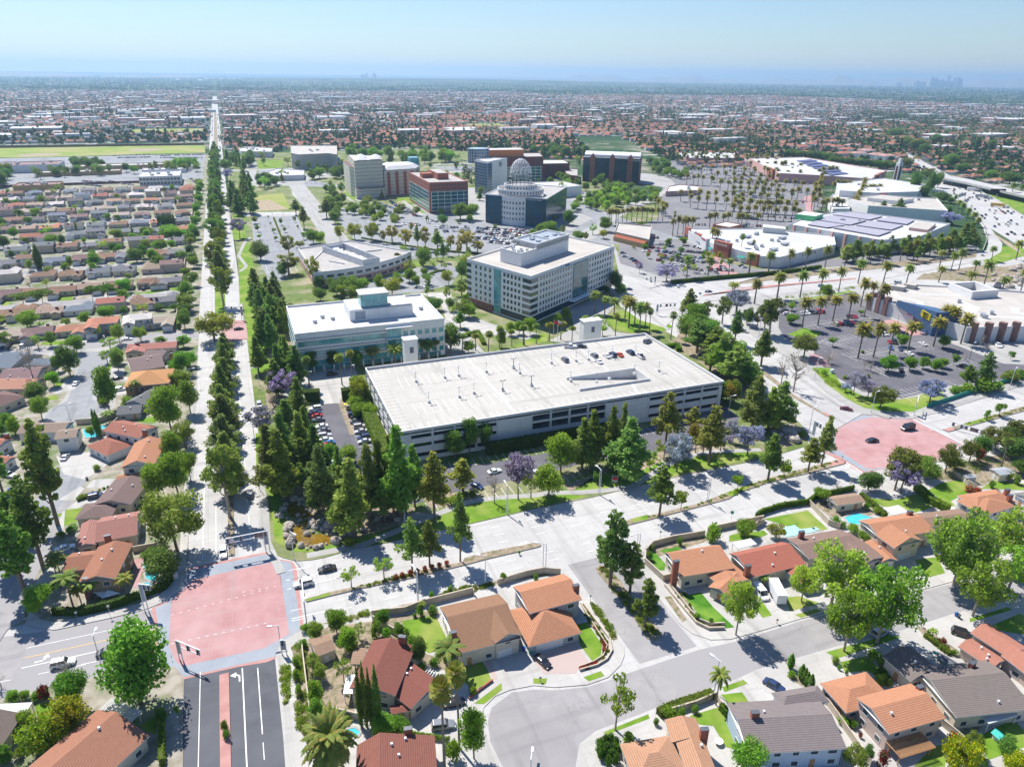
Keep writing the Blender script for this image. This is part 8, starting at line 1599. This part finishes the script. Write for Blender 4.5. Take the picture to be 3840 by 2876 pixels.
gantry('signal gantry on the north of the plaza crossing','B1',(1830,905),(1680,800),800,[(.2,.9,'','trim_white')],boxes=(.06,.4));gantry('signal gantry by the parkway entrance','B3',(1270,640),(1200,585),570,boxes=(.1,.5))
def post_sign(label,tile,x,y,yt,w,hh,m,name='street_sign',txt=None,tm='trim_white',cat='sign'):
    p=G(tile,x,y);h=max(1.5,hgt(tile,x,y,yt));r=thing(name,label,cat,(p.x,p.y,.15),ctx=False);b=MB();b.tube((p.x,p.y,.15),(p.x,p.y,h),.05);b.build('post',M['metal_grey'],r);n=(-p).normalized();d=Vector((-n.y,n.x));b=MB();b.prism(strip([p-d*w/2+n*.08,p+d*w/2+n*.08],.06),h-hh,h,bot=True);b.build('sign_panel',M[m],r)
    if txt:
        for i,l in enumerate(txt):text(l,p-d*w/2,p+d*w/2,h-hh*.25-i*hh*.4,hh*.3,tm,'sign_lettering',r,.13,thick=.01)
    return r
p=G('A3',965,825);r=thing('leasing_sign','red black and white leasing sign on the lawn','sign',(p.x,p.y,.15));n=(-p).normalized();d=Vector((-n.y,n.x))
for s in(-1,1):b=MB();q=p+d*s*.85;b.tube((q.x,q.y,.15),(q.x,q.y,3.1),.06);b.build('post',M['trim_white'],r)
for z0,z1,m in((.7,1.2,'trim_white'),(1.2,2.1,'sign_red'),(2.1,3.0,'black')):b=MB();b.prism(strip([p-d*.8,p+d*.8],.08),z0,z1,bot=True);b.build('sign_panel',M[m],r)
text('AVAILABLE',p-d*.8,p+d*.8,2.72,.26,'trim_white','sign_lettering',r,.06,thick=.01);text('FOR LEASE',p-d*.8,p+d*.8,2.35,.26,'trim_white','sign_lettering',r,.06,thick=.01)
for a in (('green street name sign beside the ivy wall','A3',1838,1108,1030,.9,1.0,'sign_green'),('green street name sign at the side street corner','A3',1305,1245,1180,.5,.5,'sign_green'),('small green sign by the parkway median','B3',1605,720,695,1.6,1.0,'sign_green'),('orange warning sign on the store corner lamp','B4',652,1290,1268,.9,1.0,'bby_yellow'),('diamond sign on the left verge below the ivy wall','Z1',885,450,360,.6,.6,'metal_grey'),('white bus stop sign below the ivy wall','Z1',620,470,410,.5,.5,'trim_white'),('white notice sign near the side street','Z3',455,345,275,.5,.6,'trim_white'),('keep right sign at the median tip of the right intersection','A4',845,655,615,.5,.6,'trim_white'),('blue keep right sign at the boulevard median tip','A1',1728,1350,1300,.6,.6,'sign_blue')):post_sign(*a)
p=G('C4',1745,1085,3);r=thing('freeway_sign','dark freeway sign gantry above the lanes','sign',(p.x,p.y,.2),ctx=False);b=MB();b.prism(strip([(p.x-9,p.y-3),(p.x+9,p.y+3)],.4),4.5,8,bot=True);b.build('sign_panel',M['sign_grey'],r)
for s in(-1,1):b=MB();b.tube((p.x+s*9,p.y+s*3,.2),(p.x+s*9,p.y+s*3,4.6),.25);b.build('post',M['metal_grey'],r)
p=G('C4',2005,1080);r=thing('billboard','dark digital billboard on the freeway embankment','billboard',(p.x,p.y,.2),ctx=False);b=MB();b.prism(strip([(p.x-8,p.y+3),(p.x+8,p.y-3)],.8),4,9,bot=True);b.build('screen',M['black'],r);b=MB();b.tube((p.x,p.y,.2),(p.x,p.y,4.1),.5);b.build('post',M['metal_grey'],r)
# bins, mailboxes, cabinets, picnic things
def bin_(t,x,y,m,label):
    p=G(t,x,y,.5);r=thing('wheelie_bin',label,'bin',(p.x,p.y,.17),ctx=False);b=MB();c=(p.x,p.y)
    b.add([(c[0]+sx*s,c[1]+sy*s,z) for z,s in((.17,.26),(1.05,.34)) for sx,sy in((-1,-1),(1,-1),(1,1),(-1,1))],[(0,1,5,4),(1,2,6,5),(2,3,7,6),(3,0,4,7),(4,5,6,7)]);b.build('body',M[m],r);b=MB();b.box((p.x,p.y,1.1),(.76,.8,.08));b.build('lid',M[m],r)
bin_('Z2',2058,715,'plastic_blue','blue recycling bin between the two two storey houses');bin_('Z2',2110,740,'sign_green','green waste bin beside the blue recycling bin');bin_('Z4',1595,440,'plastic_blue','blue bin at the kerb under the right sycamore');bin_('Z4',1610,450,'metal_dark','dark bin at the kerb under the right sycamore');bin_('A1',652,790,'metal_dark','dark bin at the cul de sac kerb');bin_('A1',70,875,'plastic_blue','dark blue bin at the left edge kerb');bin_('B1',632,1080,'metal_dark','dark bin on the street across from the orange house')
for t,x,y,l in(('Z4',155,510,'dark mailbox on the verge near the driveway'),('Z3',55,975,'twin mailboxes on the curved verge'),('Z4',228,830,'mailbox left of the lone round cypress'),('Z4',1310,535,'mailbox by the long front driveway')):
    p=G(t,x,y);r=thing('mailbox',l,'mailbox',(p.x,p.y,.15),ctx=False);b=MB();b.box((p.x,p.y,.65),(.1,.1,1.0));b.build('post',M['wood'],r);b=MB();b.box((p.x,p.y,1.25),(.5,.25,.3));b.build('box',M['metal_dark'],r)
p=G('Z3',1484,1450,.7);r=thing('patio_table','round white patio table behind the peach tiled house','table',(p.x,p.y,.17),ctx=False);b=MB();b.tube((p.x,p.y,.85),(p.x,p.y,.92),.85,n=20);b.build('tabletop',M['trim_white'],r);b=MB();b.tube((p.x,p.y,.17),(p.x,p.y,.86),.08);b.build('leg',M['metal_grey'],r)
p=G('Z4',1918,1440);r=thing('play_house','small turquoise play house on the back lawn','play house',(p.x,p.y,.17),ctx=False);b=MB();b.box((p.x,p.y,.8),(1.3,1.3,1.2));b.build('wall',M['trim_white'],r);b=MB();b.add([(p.x-1,p.y-1,1.4),(p.x+1,p.y-1,1.4),(p.x+1,p.y+1,1.4),(p.x-1,p.y+1,1.4),(p.x,p.y-1,2.1),(p.x,p.y+1,2.1)],[(0,4,5,3),(1,2,5,4),(0,1,4),(2,3,5)]);b.build('roof',M['teal'],r)
r=thing('shade_sail','white triangular shade sails beside the corner house','shade sail',(*G('Z1',850,290,2.4),.15),ctx=False)
for s in('Z1 745,262 860,240 820,305','Z1 860,240 965,258 822,306'):b=MB();P=pts(s,2.4);b.add([(P[0].x,P[0].y,2.6),(P[1].x,P[1].y,2.2),(P[2].x,P[2].y,2.5)],[(0,1,2)]);b.build('sail',M['trim_white'],r)
for q in pts('Z1 745,262 860,240 965,258 820,305',2.4):b=MB();b.tube((q.x,q.y,.15),(q.x,q.y,2.6),.05);b.build('post',M['metal_grey'],r)
p=G('A3',885,1475) ;p=G('Z3',565,80);r=thing('wooden_bench','dark wooden bench on the planted island','bench',(p.x,p.y,.17),ctx=False)
b=MB();b.box((p.x,p.y,.6),(1.7,.5,.07));b.build('seat',M['wood'],r);b=MB();b.box((p.x,p.y+.25,.95),(1.7,.06,.5));b.build('backrest',M['wood'],r)
for s in(-.7,.7):b=MB();b.box((p.x+s,p.y,.38),(.08,.45,.4));b.build('leg',M['metal_dark'],r)
for t,x,y,l in(('A4',35,475,None),('B4',768,1300,'white utility cabinet on the green bank'),('B3',1440,660,'white utility cabinet by the parkway hedge'),('B3',1235,615,'grey utility cabinet near the plaza gantry'),('Z1',1400,150,'grey utility cabinet on the shaded corner')):
    if l:
        p=G(t,x,y);r=thing('utility_cabinet',l,'cabinet',(p.x,p.y,.15),ctx=False);b=MB();b.box((p.x,p.y,1.0),(1.6,.9,1.7));b.build('body',M['metal_white'],r);b=MB();b.box((p.x,p.y-.46,1.0),(1.2,.04,1.4));b.build('door',M['trim_white'],r)
for i,(t,x,y,yt,l) in enumerate((('C2',1182,865,760,'flagpole with pale flag behind the cream tower'),('C2',1073,860,740,'bare tall pole behind the cream tower'),('C2',1272,855,700,'green tall pole right of the flagpole'),('B3',505,1060,900,'flagpole with red and white flag on the plaza'),('B3',535,1055,900,'flagpole with pale flag on the plaza'))):
    p=G(t,x,y);h=hgt(t,x,y,yt);r=thing('flagpole',l,'flagpole',(p.x,p.y,.15),ctx=False);b=MB();b.tube((p.x,p.y,.15),(p.x,p.y,h),.14,.07);b.build('pole',M['metal_white'] if i!=2 else M['sign_green'],r)
    if 'flag ' in l or 'flag' in l.split():
        if i not in(1,2):b=MB();b.add([(p.x,p.y,h-.2),(p.x+2.2,p.y-.6,h-1.2),(p.x+2.1,p.y-.6,h-2.6),(p.x,p.y,h-1.7)],[(0,1,2,3)]);b.build('flag',M['sign_red' if i==3 else 'trim_white'],r)
# pedestrian on the corner sidewalk, one skinned body with clothes as parts
p=G('A2',752,1312);r=thing('person','person in dark shirt and pale shorts walking on the corner sidewalk','person',(p.x,p.y,.15),ctx=False)
V=[(0,0,.92),(0,.02,1.15),(0,.0,1.40),(0,0,1.52),(0,.01,1.66),(-.1,0,.88),(-.12,.16,.5),(-.11,.05,.08),(-.11,.2,.04),(.1,0,.88),(.12,-.1,.48),(.11,-.3,.12),(.11,-.18,.04),(-.19,0,1.40),(-.25,-.12,1.15),(-.22,-.02,.92),(.19,0,1.40),(.25,.1,1.15),(.22,.24,.98)]
E_=[(0,1),(1,2),(2,3),(3,4),(0,5),(5,6),(6,7),(7,8),(0,9),(9,10),(10,11),(11,12),(2,13),(13,14),(14,15),(2,16),(16,17),(17,18)]
Rr=[.14,.14,.15,.06,.10,.10,.075,.05,.045,.10,.075,.05,.045,.065,.048,.04,.065,.048,.04]
me=bpy.data.meshes.new('body');me.from_pydata(V,E_,[]);me.materials.append(mat('skin',(.45,.28,.2)));o=obj('body',me,r);md=o.modifiers.new('s','SKIN')
for v,q in zip(me.skin_vertices[0].data,Rr):v.radius=(q,q)
me.skin_vertices[0].data[0].use_root=True;o.modifiers.new('u','SUBSURF').levels=1
b=MB();b.ell((0,0,1.25),(.24,.17,.33),10,8);obj('shirt',b.mesh('shirt',M['black']),r);b=MB();b.ell((0,0,.86),(.21,.17,.2),10,6);b.tube((-.1,.03,.85),(-.12,.13,.52),.12,n=8);b.tube((.1,0,.85),(.12,-.08,.52),.12,n=8);obj('shorts',b.mesh('shorts',M['trim_white']),r);b=MB();b.ell((0,-.01,1.70),(.105,.115,.11),8,6);obj('hair',b.mesh('hair',M['black']),r)
rf=np.random.default_rng(3)
BLOCKED=[[(-2.3,-100),(-2.3,1262),(330,1262),(560,900),(640,860),(760,900),(880,880),(900,500),(600,300),(600,-100)]]
def freeway_far(x,y):
    # keep the freeway corridor clear
    A=((492,851),(714,1407),(560,700),(440,600),(820,1500));
    for a,b in(((440,640),(520,830)),((520,830),(730,1400))):
        t=max(0,min(1,((x-a[0])*(b[0]-a[0])+(y-a[1])*(b[1]-a[1]))/((b[0]-a[0])**2+(b[1]-a[1])**2)));d=math.hypot(x-a[0]-t*(b[0]-a[0]),y-a[1]-t*(b[1]-a[1]))
        if d<55:return True
    return False
FWP=pts(FW)
def openland(x,y):
    if -30<x<2:return False
    if x<=-30:return (y>1475) and not(-180<x<-35 and 1695<y<1845)
    if inpoly((x,y),BLOCKED[0]):return False
    if inpoly((x,y),FWP) or freeway_far(x,y):return False
    return not(575<x<695 and 1775<y<1905)
# neighbourhoods: each district has its own street angle
houses=[];streets=MB();LIM=4300
def district(cx,cy,R,ang,roofs,dens=1.0,lot=17,pitch=78):
    ca,sa=math.cos(ang),math.sin(ang);n=int(R/pitch)+1
    for j in range(-n,n+1):
        for side in(-1,1):
            x=-R
            while x<R:
                x+=lot*rf.uniform(.95,1.15);yy=j*pitch+side*20
                if (int(x/210)+j)%9==0 and False:continue
                X,Y=cx+x*ca-yy*sa,cy+x*sa+yy*ca
                if owner(X,Y)!=(cx,cy):continue
                if not openland(X,Y) or not inview((X,Y,3),50) or rf.random()>dens:continue
                houses.append((X,Y,ang+(0 if side>0 else PI),roofs[int(rf.integers(len(roofs)))],math.hypot(X,Y)))
        a=(cx-R*ca-j*pitch*-sa*-1,0)
        prev=None
        for k in range(int(2*R/60)):
            x0=-R+k*60;p=(cx+x0*ca-j*pitch*sa,cy+x0*sa+j*pitch*ca);q=(cx+(x0+60)*ca-j*pitch*sa,cy+(x0+60)*sa+j*pitch*ca);m=((p[0]+q[0])/2,(p[1]+q[1])/2)
            if owner(*m)==(cx,cy) and openland(*m) and inview((*m,0),60) and math.hypot(*m)<2600:streets.poly(strip([p,q],12),.06)
D=[]
def owner(x,y):
    b=None
    for d in D:
        q=(x-d[0])**2+(y-d[1])**2
        if b is None or q<b[0]:b=(q,d[:2])
    return b[1]
RO=['or','or','or','rd','tn','bb'];GR=['gy','bb','bk','tn','pb','gy','or','wh'];MX=['gy','bb','tn','or','rd','pb','wh']
for d in ((-250,1800,520,0.0,GR),(-900,2000,560,.12,GR),(-300,2700,560,-.1,MX),(-1000,3000,700,.2,MX),(150,1500,330,.1,RO),(450,1500,330,-.35,RO),(250,2050,460,.25,MX),(800,1900,480,-.2,RO),(1150,1350,420,.3,RO),(1400,1900,560,.1,MX),(700,2700,640,.4,MX),(1600,2700,760,-.1,GR),(100,3300,700,0,GR),(1100,900,380,.15,RO),(1500,1150,400,-.2,RO),(2300,2100,760,.2,GR),(2500,3200,900,0,MX),(-1700,3200,900,.1,GR),(900,3900,900,.2,GR),(-500,4000,800,.1,GR),(2000,1300,420,.3,RO)):D.append(d)
for d in D:district(d[0],d[1],d[2]*1.6,d[3],d[4],.93 if d[1]<2600 else .8)
houses.sort(key=lambda h:h[4])
NI=150
for X,Y,a,c,_ in houses[:NI]:
    k=random.choice([0,1,2,4,5,3]);nm,cc=CN[c]
    place(TRACT[k],(X,Y,.1),a,f'{nm} roofed distant house','house','houses',colors={'roof':jit(cc,.12),'wall':random.choice(WALLS)[0]},skip=('window','door','garage_door','roof_vent'),sc=random.uniform(.9,1.05))
hb=MB();ck=list(CN)
V=[];Fq=[];MI=[]
for X,Y,a,c,_ in houses[NI:]:
    ca,sa=math.cos(a),math.sin(a);w,d,h=rf.uniform(6.5,8),rf.uniform(5,7),(3 if rf.random()<.75 else 5.4);rh=h+rf.uniform(1.8,2.6);hip=rf.uniform(0,3.5) if rf.random()<.5 else 0;o=len(V)
    for p,q,z in((-w,-d,0),(w,-d,0),(w,d,0),(-w,d,0),(-w-.4,-d-.4,h),(w+.4,-d-.4,h),(w+.4,d+.4,h),(-w-.4,d+.4,h),(-w+hip,0,rh),(w-hip,0,rh)):V.append((X+p*ca-q*sa,Y+p*sa+q*ca,z))
    mi=ck.index(c);Fq+=[(o,o+1,o+5,o+4),(o+1,o+2,o+6,o+5),(o+2,o+3,o+7,o+6),(o+3,o,o+4,o+7),(o+4,o+5,o+9,o+8),(o+6,o+7,o+8,o+9),(o+5,o+6,o+9,o+9),(o+7,o+4,o+8,o+8)];MI+=[len(ck)]*4+[mi]*4
me=bpy.data.meshes.new('distant_houses');me.from_pydata(V,[],[tuple(dict.fromkeys(f)) for f in Fq]);me.polygons.foreach_set('material_index',MI)
for k in ck:me.materials.append(mat('far_roof_'+k,CN[k][1],tuple(v*.75 for v in CN[k][1]),.08,rough=.95,spec=.1))
me.materials.append(mat('far_wall',(.52,.48,.43),(.62,.6,.57),.02));o=obj('distant_houses',me);o['kind']='stuff'
struct('distant_street',streets,M['pavement'])
# pale commercial buildings scattered far off
V=MB()
for i in range(520):
    r=math.exp(rf.uniform(math.log(1500),math.log(11000)));a=math.radians(21.3)+rf.uniform(-.66,.66);x,y=r*math.sin(a),r*math.cos(a)
    if not openland(x,y) or r<2000 and rf.random()<.7:continue
    V.box((x,y,rf.uniform(3,6)),(rf.uniform(25,90),rf.uniform(18,60),rf.uniform(6,14)),int(rf.integers(3)),rot=rf.uniform(0,.3),mt=3)
o=V.build('distant_buildings',[M['white_wall'],M['tan_roof'],M['pink_wall'],M['membrane']]);o['kind']='stuff'
# tree cover: low leafy clumps, one object
def fartrees(name,n,r0,r1,kinds,leafm,test=None,clump=.5,a0=-.67,a1=.67):
    rr=np.sqrt(rf.uniform(r0*r0,r1*r1,n)) if r1/r0<2.2 else np.exp(rf.uniform(math.log(r0),math.log(r1),n));a=math.radians(21.3)+rf.uniform(a0,a1,n);X=rr*np.sin(a);Y=rr*np.cos(a)
    # density follows slow noise so groves and gaps appear
    dn=np.sin(X*.0061+1.3*np.sin(Y*.0043))+np.sin(Y*.0079+1.7*np.sin(X*.0037+2))+rf.normal(size=n)*.7;keep=dn>clump-1.0
    keep&=np.array([openland(x,y) if q else False for x,y,q in zip(X,Y,keep)]);X,Y=X[keep],Y[keep];n=len(X)
    R_=np.hypot(X,Y);h=np.where(rf.random(n)<.13,rf.uniform(11,18,n),rf.uniform(4.5,9.5,n))*np.clip(R_/5000,1,2.2);w=1.2*np.where(h>10.5*np.clip(R_/5000,1,2.2),h*.2,h*.42)
    f=np.clip(26-R_/170,7,24).astype(int) if name else None;idx=np.repeat(np.arange(n),f);m=len(idx);d=rf.normal(size=(m,3));d/=np.linalg.norm(d,axis=1)[:,None];z=rf.uniform(.12,1,m);prof=np.where(h[idx]>11,1-.75*z,np.sin(np.pi*np.clip(z,.08,.95)))
    p=np.stack([X[idx]+d[:,0]*w[idx]*prof,Y[idx]+d[:,1]*w[idx]*prof,z*h[idx]],1);nn=d*.5+rf.normal(size=(m,3))*.6;nn/=np.linalg.norm(nn,axis=1)[:,None];t=np.cross(nn,rf.normal(size=(m,3)));t/=np.linalg.norm(t,axis=1)[:,None];b=np.cross(nn,t);s=(w[idx]*rf.uniform(.45,.8,m))[:,None]
    VV=np.stack([p-t*s,p+b*s*.8,p+t*s,p-b*s*.8],1).reshape(-1,3);mi=(rf.random(n)<.25).astype(int)[idx]+2*(rf.random(n)<.04).astype(int)[idx];me=npmesh(name,VV,np.arange(4*m).reshape(-1,4),leafm,np.clip(mi,0,2));o=obj(name,me);o['kind']='stuff';print(name,n,m)
FL=[mat('far_leaf_dark',(.05,.10,.035),(.09,.15,.045),.02,rough=1,spec=0),mat('far_leaf_green',(.12,.20,.04),(.17,.24,.06),.02,rough=1,spec=0),mat('far_leaf_tan',(.16,.11,.12),(.14,.13,.05),.02,rough=1,spec=0)]
fartrees('distant_trees',11000,1150,2600,None,FL,clump=.0);fartrees('distant_woods',34000,2500,6500,None,FL,clump=.1);fartrees('horizon_woods',26000,6000,21000,None,FL,clump=.0)
# grove right of the freeway and along the corridor, gap fillers near the palm lot
def patch(spec,n,h0,h1,m=0):
    P=pts(spec);xs=[p[0] for p in P];ys=[p[1] for p in P];k=0;c=[];r=[]
    while len(c)<n and k<n*40:
        k+=1;p=(rf.uniform(min(xs),max(xs)),rf.uniform(min(ys),max(ys)))
        if inpoly(p,P):
            h=rf.uniform(h0,h1);w=h*rf.uniform(.22,.4);c.append((p[0],p[1],h*.55));r.append((w,w,h*.45))
    VV,Fq=leafcloud(c,r,len(c)*90,1.5,rf);o=obj('wooded_belt',npmesh('wooded_belt',VV,Fq,FL[m]));o['kind']='stuff'
patch('C4 1300,720 1400,760 1600,840 1800,900 2212,1000 2212,960 1900,860 1700,800 1500,700 1350,680',90,9,16);patch('C4 600,600 1400,680 2212,700 2212,580 1400,560 700,570',330,8,13,1);patch('C4 900,480 1500,560 2212,640 2212,560 1500,500 1000,450',200,14,22);patch('C3 1100,680 1700,760 2200,700 1900,620 1300,650',120,13,22);patch('C3 700,540 1500,560 1400,500 800,490',80,14,22)
patch('C2 1560,830 1760,900 1760,1000 1680,1000 1570,900',16,8,12);patch('C2 1700,600 2212,640 2212,600 1750,570',50,8,14,1);patch('C1 1640,660 1800,690 2212,650 2212,630 1800,650',40,8,12,1)
# apartments with red roofs beyond the largest store
for i,(x,y) in enumerate(((470,690),(560,700),(650,680),(740,690),(700,660),(820,700),(900,720),(800,660),(940,690),(1050,730),(1120,760),(980,750),(1200,770),(880,750))):
    p=G('C4',x,y,8);k=Block(Vector((p.x-16,p.y-9)),Vector((.97,.24)),Vector((-.24,.97)),32,17,8.5,'h',pitch=.3);r=thing('apartment_building','red tiled apartment block beyond the largest white store','apartment building',(p.x,p.y,.1),group='apartment blocks');rb=MB();wb=MB();k.roof(rb);rb.build('roof',[M['roof_tile'],M['trim_white']],r,(.42,.17,.11) if i<8 or i==13 else (.5,.3,.26));wb.prism(k.walls(),.1,8.4);wb.build('wall',M['stucco'],r,WHT)
# domed tanks on the horizon, skyline and hills
for i,(x,y) in enumerate(((1340,140),(1545,178),(1595,172),(1665,178),(1720,178),(1758,176),(1798,176),(1505,145))):
    d=Vector(G('C1',x,y+75 if y<150 else y+28));r=thing('storage_tank','white dome on the far horizon','storage tank',(d.x,d.y,0),group='white domes near the horizon');b=MB();b.ell((d.x,d.y,8),(38,38,26),12,8);b.build('dome',M['membrane'],r);b=MB();b.tube((d.x,d.y,0),(d.x,d.y,10),38,n=12);b.build('tank_wall',M['white_wall'],r)
for i,(x,w,h) in enumerate(((3350,5,210),(3362,9,190),(3375,8,150),(3388,7,160),(3400,6,130),(3407,6,245),(3437,14,200),(3450,9,170),(3320,14,110),(3300,10,120),(3240,12,80),(3420,8,120),(1432,10,130),(1392,14,100),(1405,6,140))):
    R_=18500;aa=AZ+math.atan((x-1920)/F);cx,cy=R_*math.sin(aa),R_*math.cos(aa);ww=w/F*R_;r=thing('skyscraper','hazy skyscraper on the far skyline','skyscraper',(cx,cy,0),group='far skyline towers');b=MB();b.box((cx,cy,h*.46),(ww,ww,h*.92));b.build('tower',M['sign_grey'],r);b=MB();b.box((cx,cy,h*.96),(ww*.6,ww*.6,h*.08));b.build('crown',M['sign_grey'],r)
def hills(R_,amp,seed,a0,a1,name='hills'):
    n=90;vs=[];q=np.random.default_rng(seed);ph=q.uniform(0,6,6)
    for i in range(n+1):
        t=i/n;a=a0+(a1-a0)*t;e=math.sin(PI*t)**.6;h=amp*e*(.55+.22*math.sin(7*t*PI+ph[0])+.15*math.sin(17*t*PI+ph[1])+.04*math.sin(39*t*PI+ph[2])+.012*math.sin(90*t*PI+ph[3]))
        for dr,k in((0,0),(900,.6),(1800,1),(3600,.3)):vs.append(((R_+dr)*math.sin(a),(R_+dr)*math.cos(a),max(0,h*k)-2))
    b=MB();b.add(vs,[(4*i+j,4*i+4+j,4*i+5+j,4*i+1+j) for i in range(n) for j in range(3)]);struct(name,b,M['hill_rock'])
hills(19500,250,2,AZ-.02,AZ+.40);hills(19800,270,5,AZ+.28,AZ+.56);hills(20500,250,9,AZ+.43,AZ+.75);hills(14500,90,12,AZ-.85,AZ-.34)
sc=bpy.context.scene
cam=bpy.data.cameras.new('camera');co=bpy.data.objects.new('camera',cam);C.objects.link(co)
cam.sensor_width=36;cam.lens=F/3840*36;cam.clip_start=1;cam.clip_end=120000
co.matrix_world=Matrix.Translation((0,0,H))@RM.to_4x4();sc.camera=co
w=bpy.data.worlds.new('World');sc.world=w;w.use_nodes=True;t=w.node_tree
sky=t.nodes.new('ShaderNodeTexSky');sky.sky_type='NISHITA';sky.sun_disc=False
SEL=math.radians(54);SAZ=math.radians(162.3+180)
sky.sun_elevation=SEL;sky.sun_rotation=SAZ;sky.altitude=100;sky.air_density=1.25;sky.dust_density=.1;sky.ozone_density=4.0
bg=t.nodes['Background'];bg.inputs[1].default_value=.074;t.links.new(mixc(t,sky.outputs[0],(.72,.82,1.0),1.0,'MULTIPLY'),bg.inputs[0])
sl=bpy.data.lights.new('sun','SUN');sl.energy=4.4;sl.angle=math.radians(.53);sl.color=(1,.955,.89)
so=bpy.data.objects.new('sun',sl);C.objects.link(so)
sd=Vector((math.sin(SAZ)*math.cos(SEL),math.cos(SAZ)*math.cos(SEL),math.sin(SEL)))
so.rotation_euler=sd.to_track_quat('Z','Y').to_euler();so.location=sd*300
# hazy air
HZ=True
if HZ:
    b=MB();b.box((0,0,169),(50000,50000,342));m=bpy.data.materials.new('haze_air');m.use_nodes=True;t=m.node_tree
    for n in list(t.nodes):
        if n.type!='OUTPUT_MATERIAL':t.nodes.remove(n)
    v=t.nodes.new('ShaderNodeVolumePrincipled');v.inputs['Density'].default_value=8.5e-5;v.inputs['Color'].default_value=(.48,.73,1.0,1);v.inputs['Anisotropy'].default_value=.35
    t.links.new(v.outputs[0],t.nodes['Material Output'].inputs['Volume'])
    o=b.build('haze',m);o['kind']='stuff'
sc.view_settings.view_transform='Standard';sc.view_settings.look='None';sc.view_settings.exposure=0.85;sc.view_settings.gamma=1
sc.cycles.use_denoising=True;sc.cycles.max_bounces=5;sc.cycles.diffuse_bounces=2;sc.cycles.glossy_bounces=2;sc.cycles.transmission_bounces=2;sc.cycles.volume_bounces=0;sc.cycles.transparent_max_bounces=4
sc.cycles.use_adaptive_sampling=True;sc.cycles.adaptive_threshold=.02
flush_cars()
ZN=[(k,[tuple(float(v) for v in q.split(',')) for q in s.split()]) for k,s in (
('on the boulevard median','430,660 500,660 510,1200 490,1200 410,700'),('on the corner island by the rock pond','590,1000 740,1000 900,1180 640,1190 580,1100'),('in the front lawn strip below the garage','720,960 1750,800 1770,960 900,1180 740,1180'),
('beside the ivy hedge west of the garage','660,830 830,830 900,960 700,1000'),('along the boulevard sidewalk grove','510,500 660,500 660,820 640,1000 560,1000'),('on the cross street median','650,1290 1180,1160 1830,980 1850,1010 1190,1210 660,1320'),
('in the corner yard by the dark red roof','620,1290 880,1290 960,1657 640,1657'),('by the bottom cul de sac','880,1390 1330,1390 1400,1657 900,1657'),('on the planted side street island','1260,1150 1380,1150 1440,1400 1260,1300'),('near the artificial turf house','1380,1180 1700,1170 1740,1400 1420,1400'),('on the residential street verge','1250,1400 1700,1360 2212,1200 2212,1330 1700,1480 1300,1560'),
('around the pale blue house','1300,1480 1700,1400 1800,1657 1280,1657'),('around the bottom right houses','1700,1340 2212,1250 2212,1657 1780,1657'),('behind the pool houses','1600,1050 2212,1000 2212,1180 1640,1220'),('on the dark bushy slope at right','1800,930 2212,900 2212,1060 1830,1070'),('in the yards of the eastern houses','1640,1150 2212,1150 2212,1300 1700,1400'),
('by the southwest house','0,1380 400,1380 400,1657 0,1657'),('at the west road verge','0,1250 400,1250 400,1400 0,1400'),('by the near west cul de sac','0,850 440,850 420,1260 0,1280'),('by the upper west cul de sac','0,680 430,680 440,860 0,870'),('in the second west housing row','0,560 440,560 430,690 0,700'),('in the middle west housing rows','0,440 450,440 440,570 0,570'),('in the far west housing rows','0,350 460,350 450,450 0,450'),('by the school','0,240 450,240 450,350 0,350'),
('around the teal windowed office','620,640 960,640 980,780 900,800 620,830'),('around the curved office','560,480 1000,480 1010,640 620,650'),('in the empty west car park','510,380 680,380 680,520 510,560'),('around the tall white office plaza','950,640 1460,560 1520,760 1100,780'),('in the campus car park by the domed office','680,400 1260,400 1260,520 700,520'),('among the northern campus buildings','480,270 1400,270 1400,420 500,420'),
('by the connecting road','1440,640 1700,640 1850,960 1700,980 1440,740'),('in the electronics store lot','1680,640 2212,700 2212,900 1760,900'),('along the palm lined parkway','1380,540 2212,480 2212,680 1560,680'),('in the home goods lot','1290,470 1560,440 1620,600 1330,600'),('among the white retail roofs','1560,440 2130,440 2130,560 1560,600'),('in the palm filled car park','1320,330 1800,330 1800,470 1320,480'),('near the freeway bend','1780,300 2212,280 2212,560 2000,560'))]
def zone(p):
    u,v=W2N(p);u*=.576;v*=.576
    for k,P in ZN:
        if inpoly((u,v),P):return k
    return 'on the freeway side at the upper right' if u>1700 and v<500 else 'in the distant suburb' if v<330 else 'in the middle distance' if v<600 else 'in the foreground'
G_={}
for o,ctx in THINGS:
    try:o.name
    except ReferenceError:continue
    p=o.location
    if ctx and len(o['label'].split())<9:o['label']=o['label']+' '+zone((p.x,p.y,p.z))
    G_.setdefault(o['label'],[]).append(o)
ORD=['leftmost','second from left','third from left','fourth from left','fifth from left','sixth from left']
for l,L in G_.items():
    if len(L)<2:continue
    L.sort(key=lambda o:W2N(o.location)[0]);n=len(L)
    for i,o in enumerate(L):
        k=ORD[i] if i<6 else 'rightmost' if i==n-1 else f'{i+1}th from left'
        if n==2:k=('left','right')[i]+' one of two'
        if i>=6 and i<n-1:
            j=i+1;sf='th' if 10<j%100<14 else {1:'st',2:'nd',3:'rd'}.get(j%10,'th');k=f'{j}{sf} from left'
        w=l.split();room=16-len(k.split());o['label']=' '.join(w[:room] if len(w)>room else w)+', '+k
        if 'group' not in o:o['group']=o['category']+'s'

for o,_ in THINGS:
    w=o['label'].split()
    if len(w)>16:o['label']=' '.join(w[:16])
flush_windows();kill_protos();print("TREES",NTREE)
bpy.context.view_layer.update()
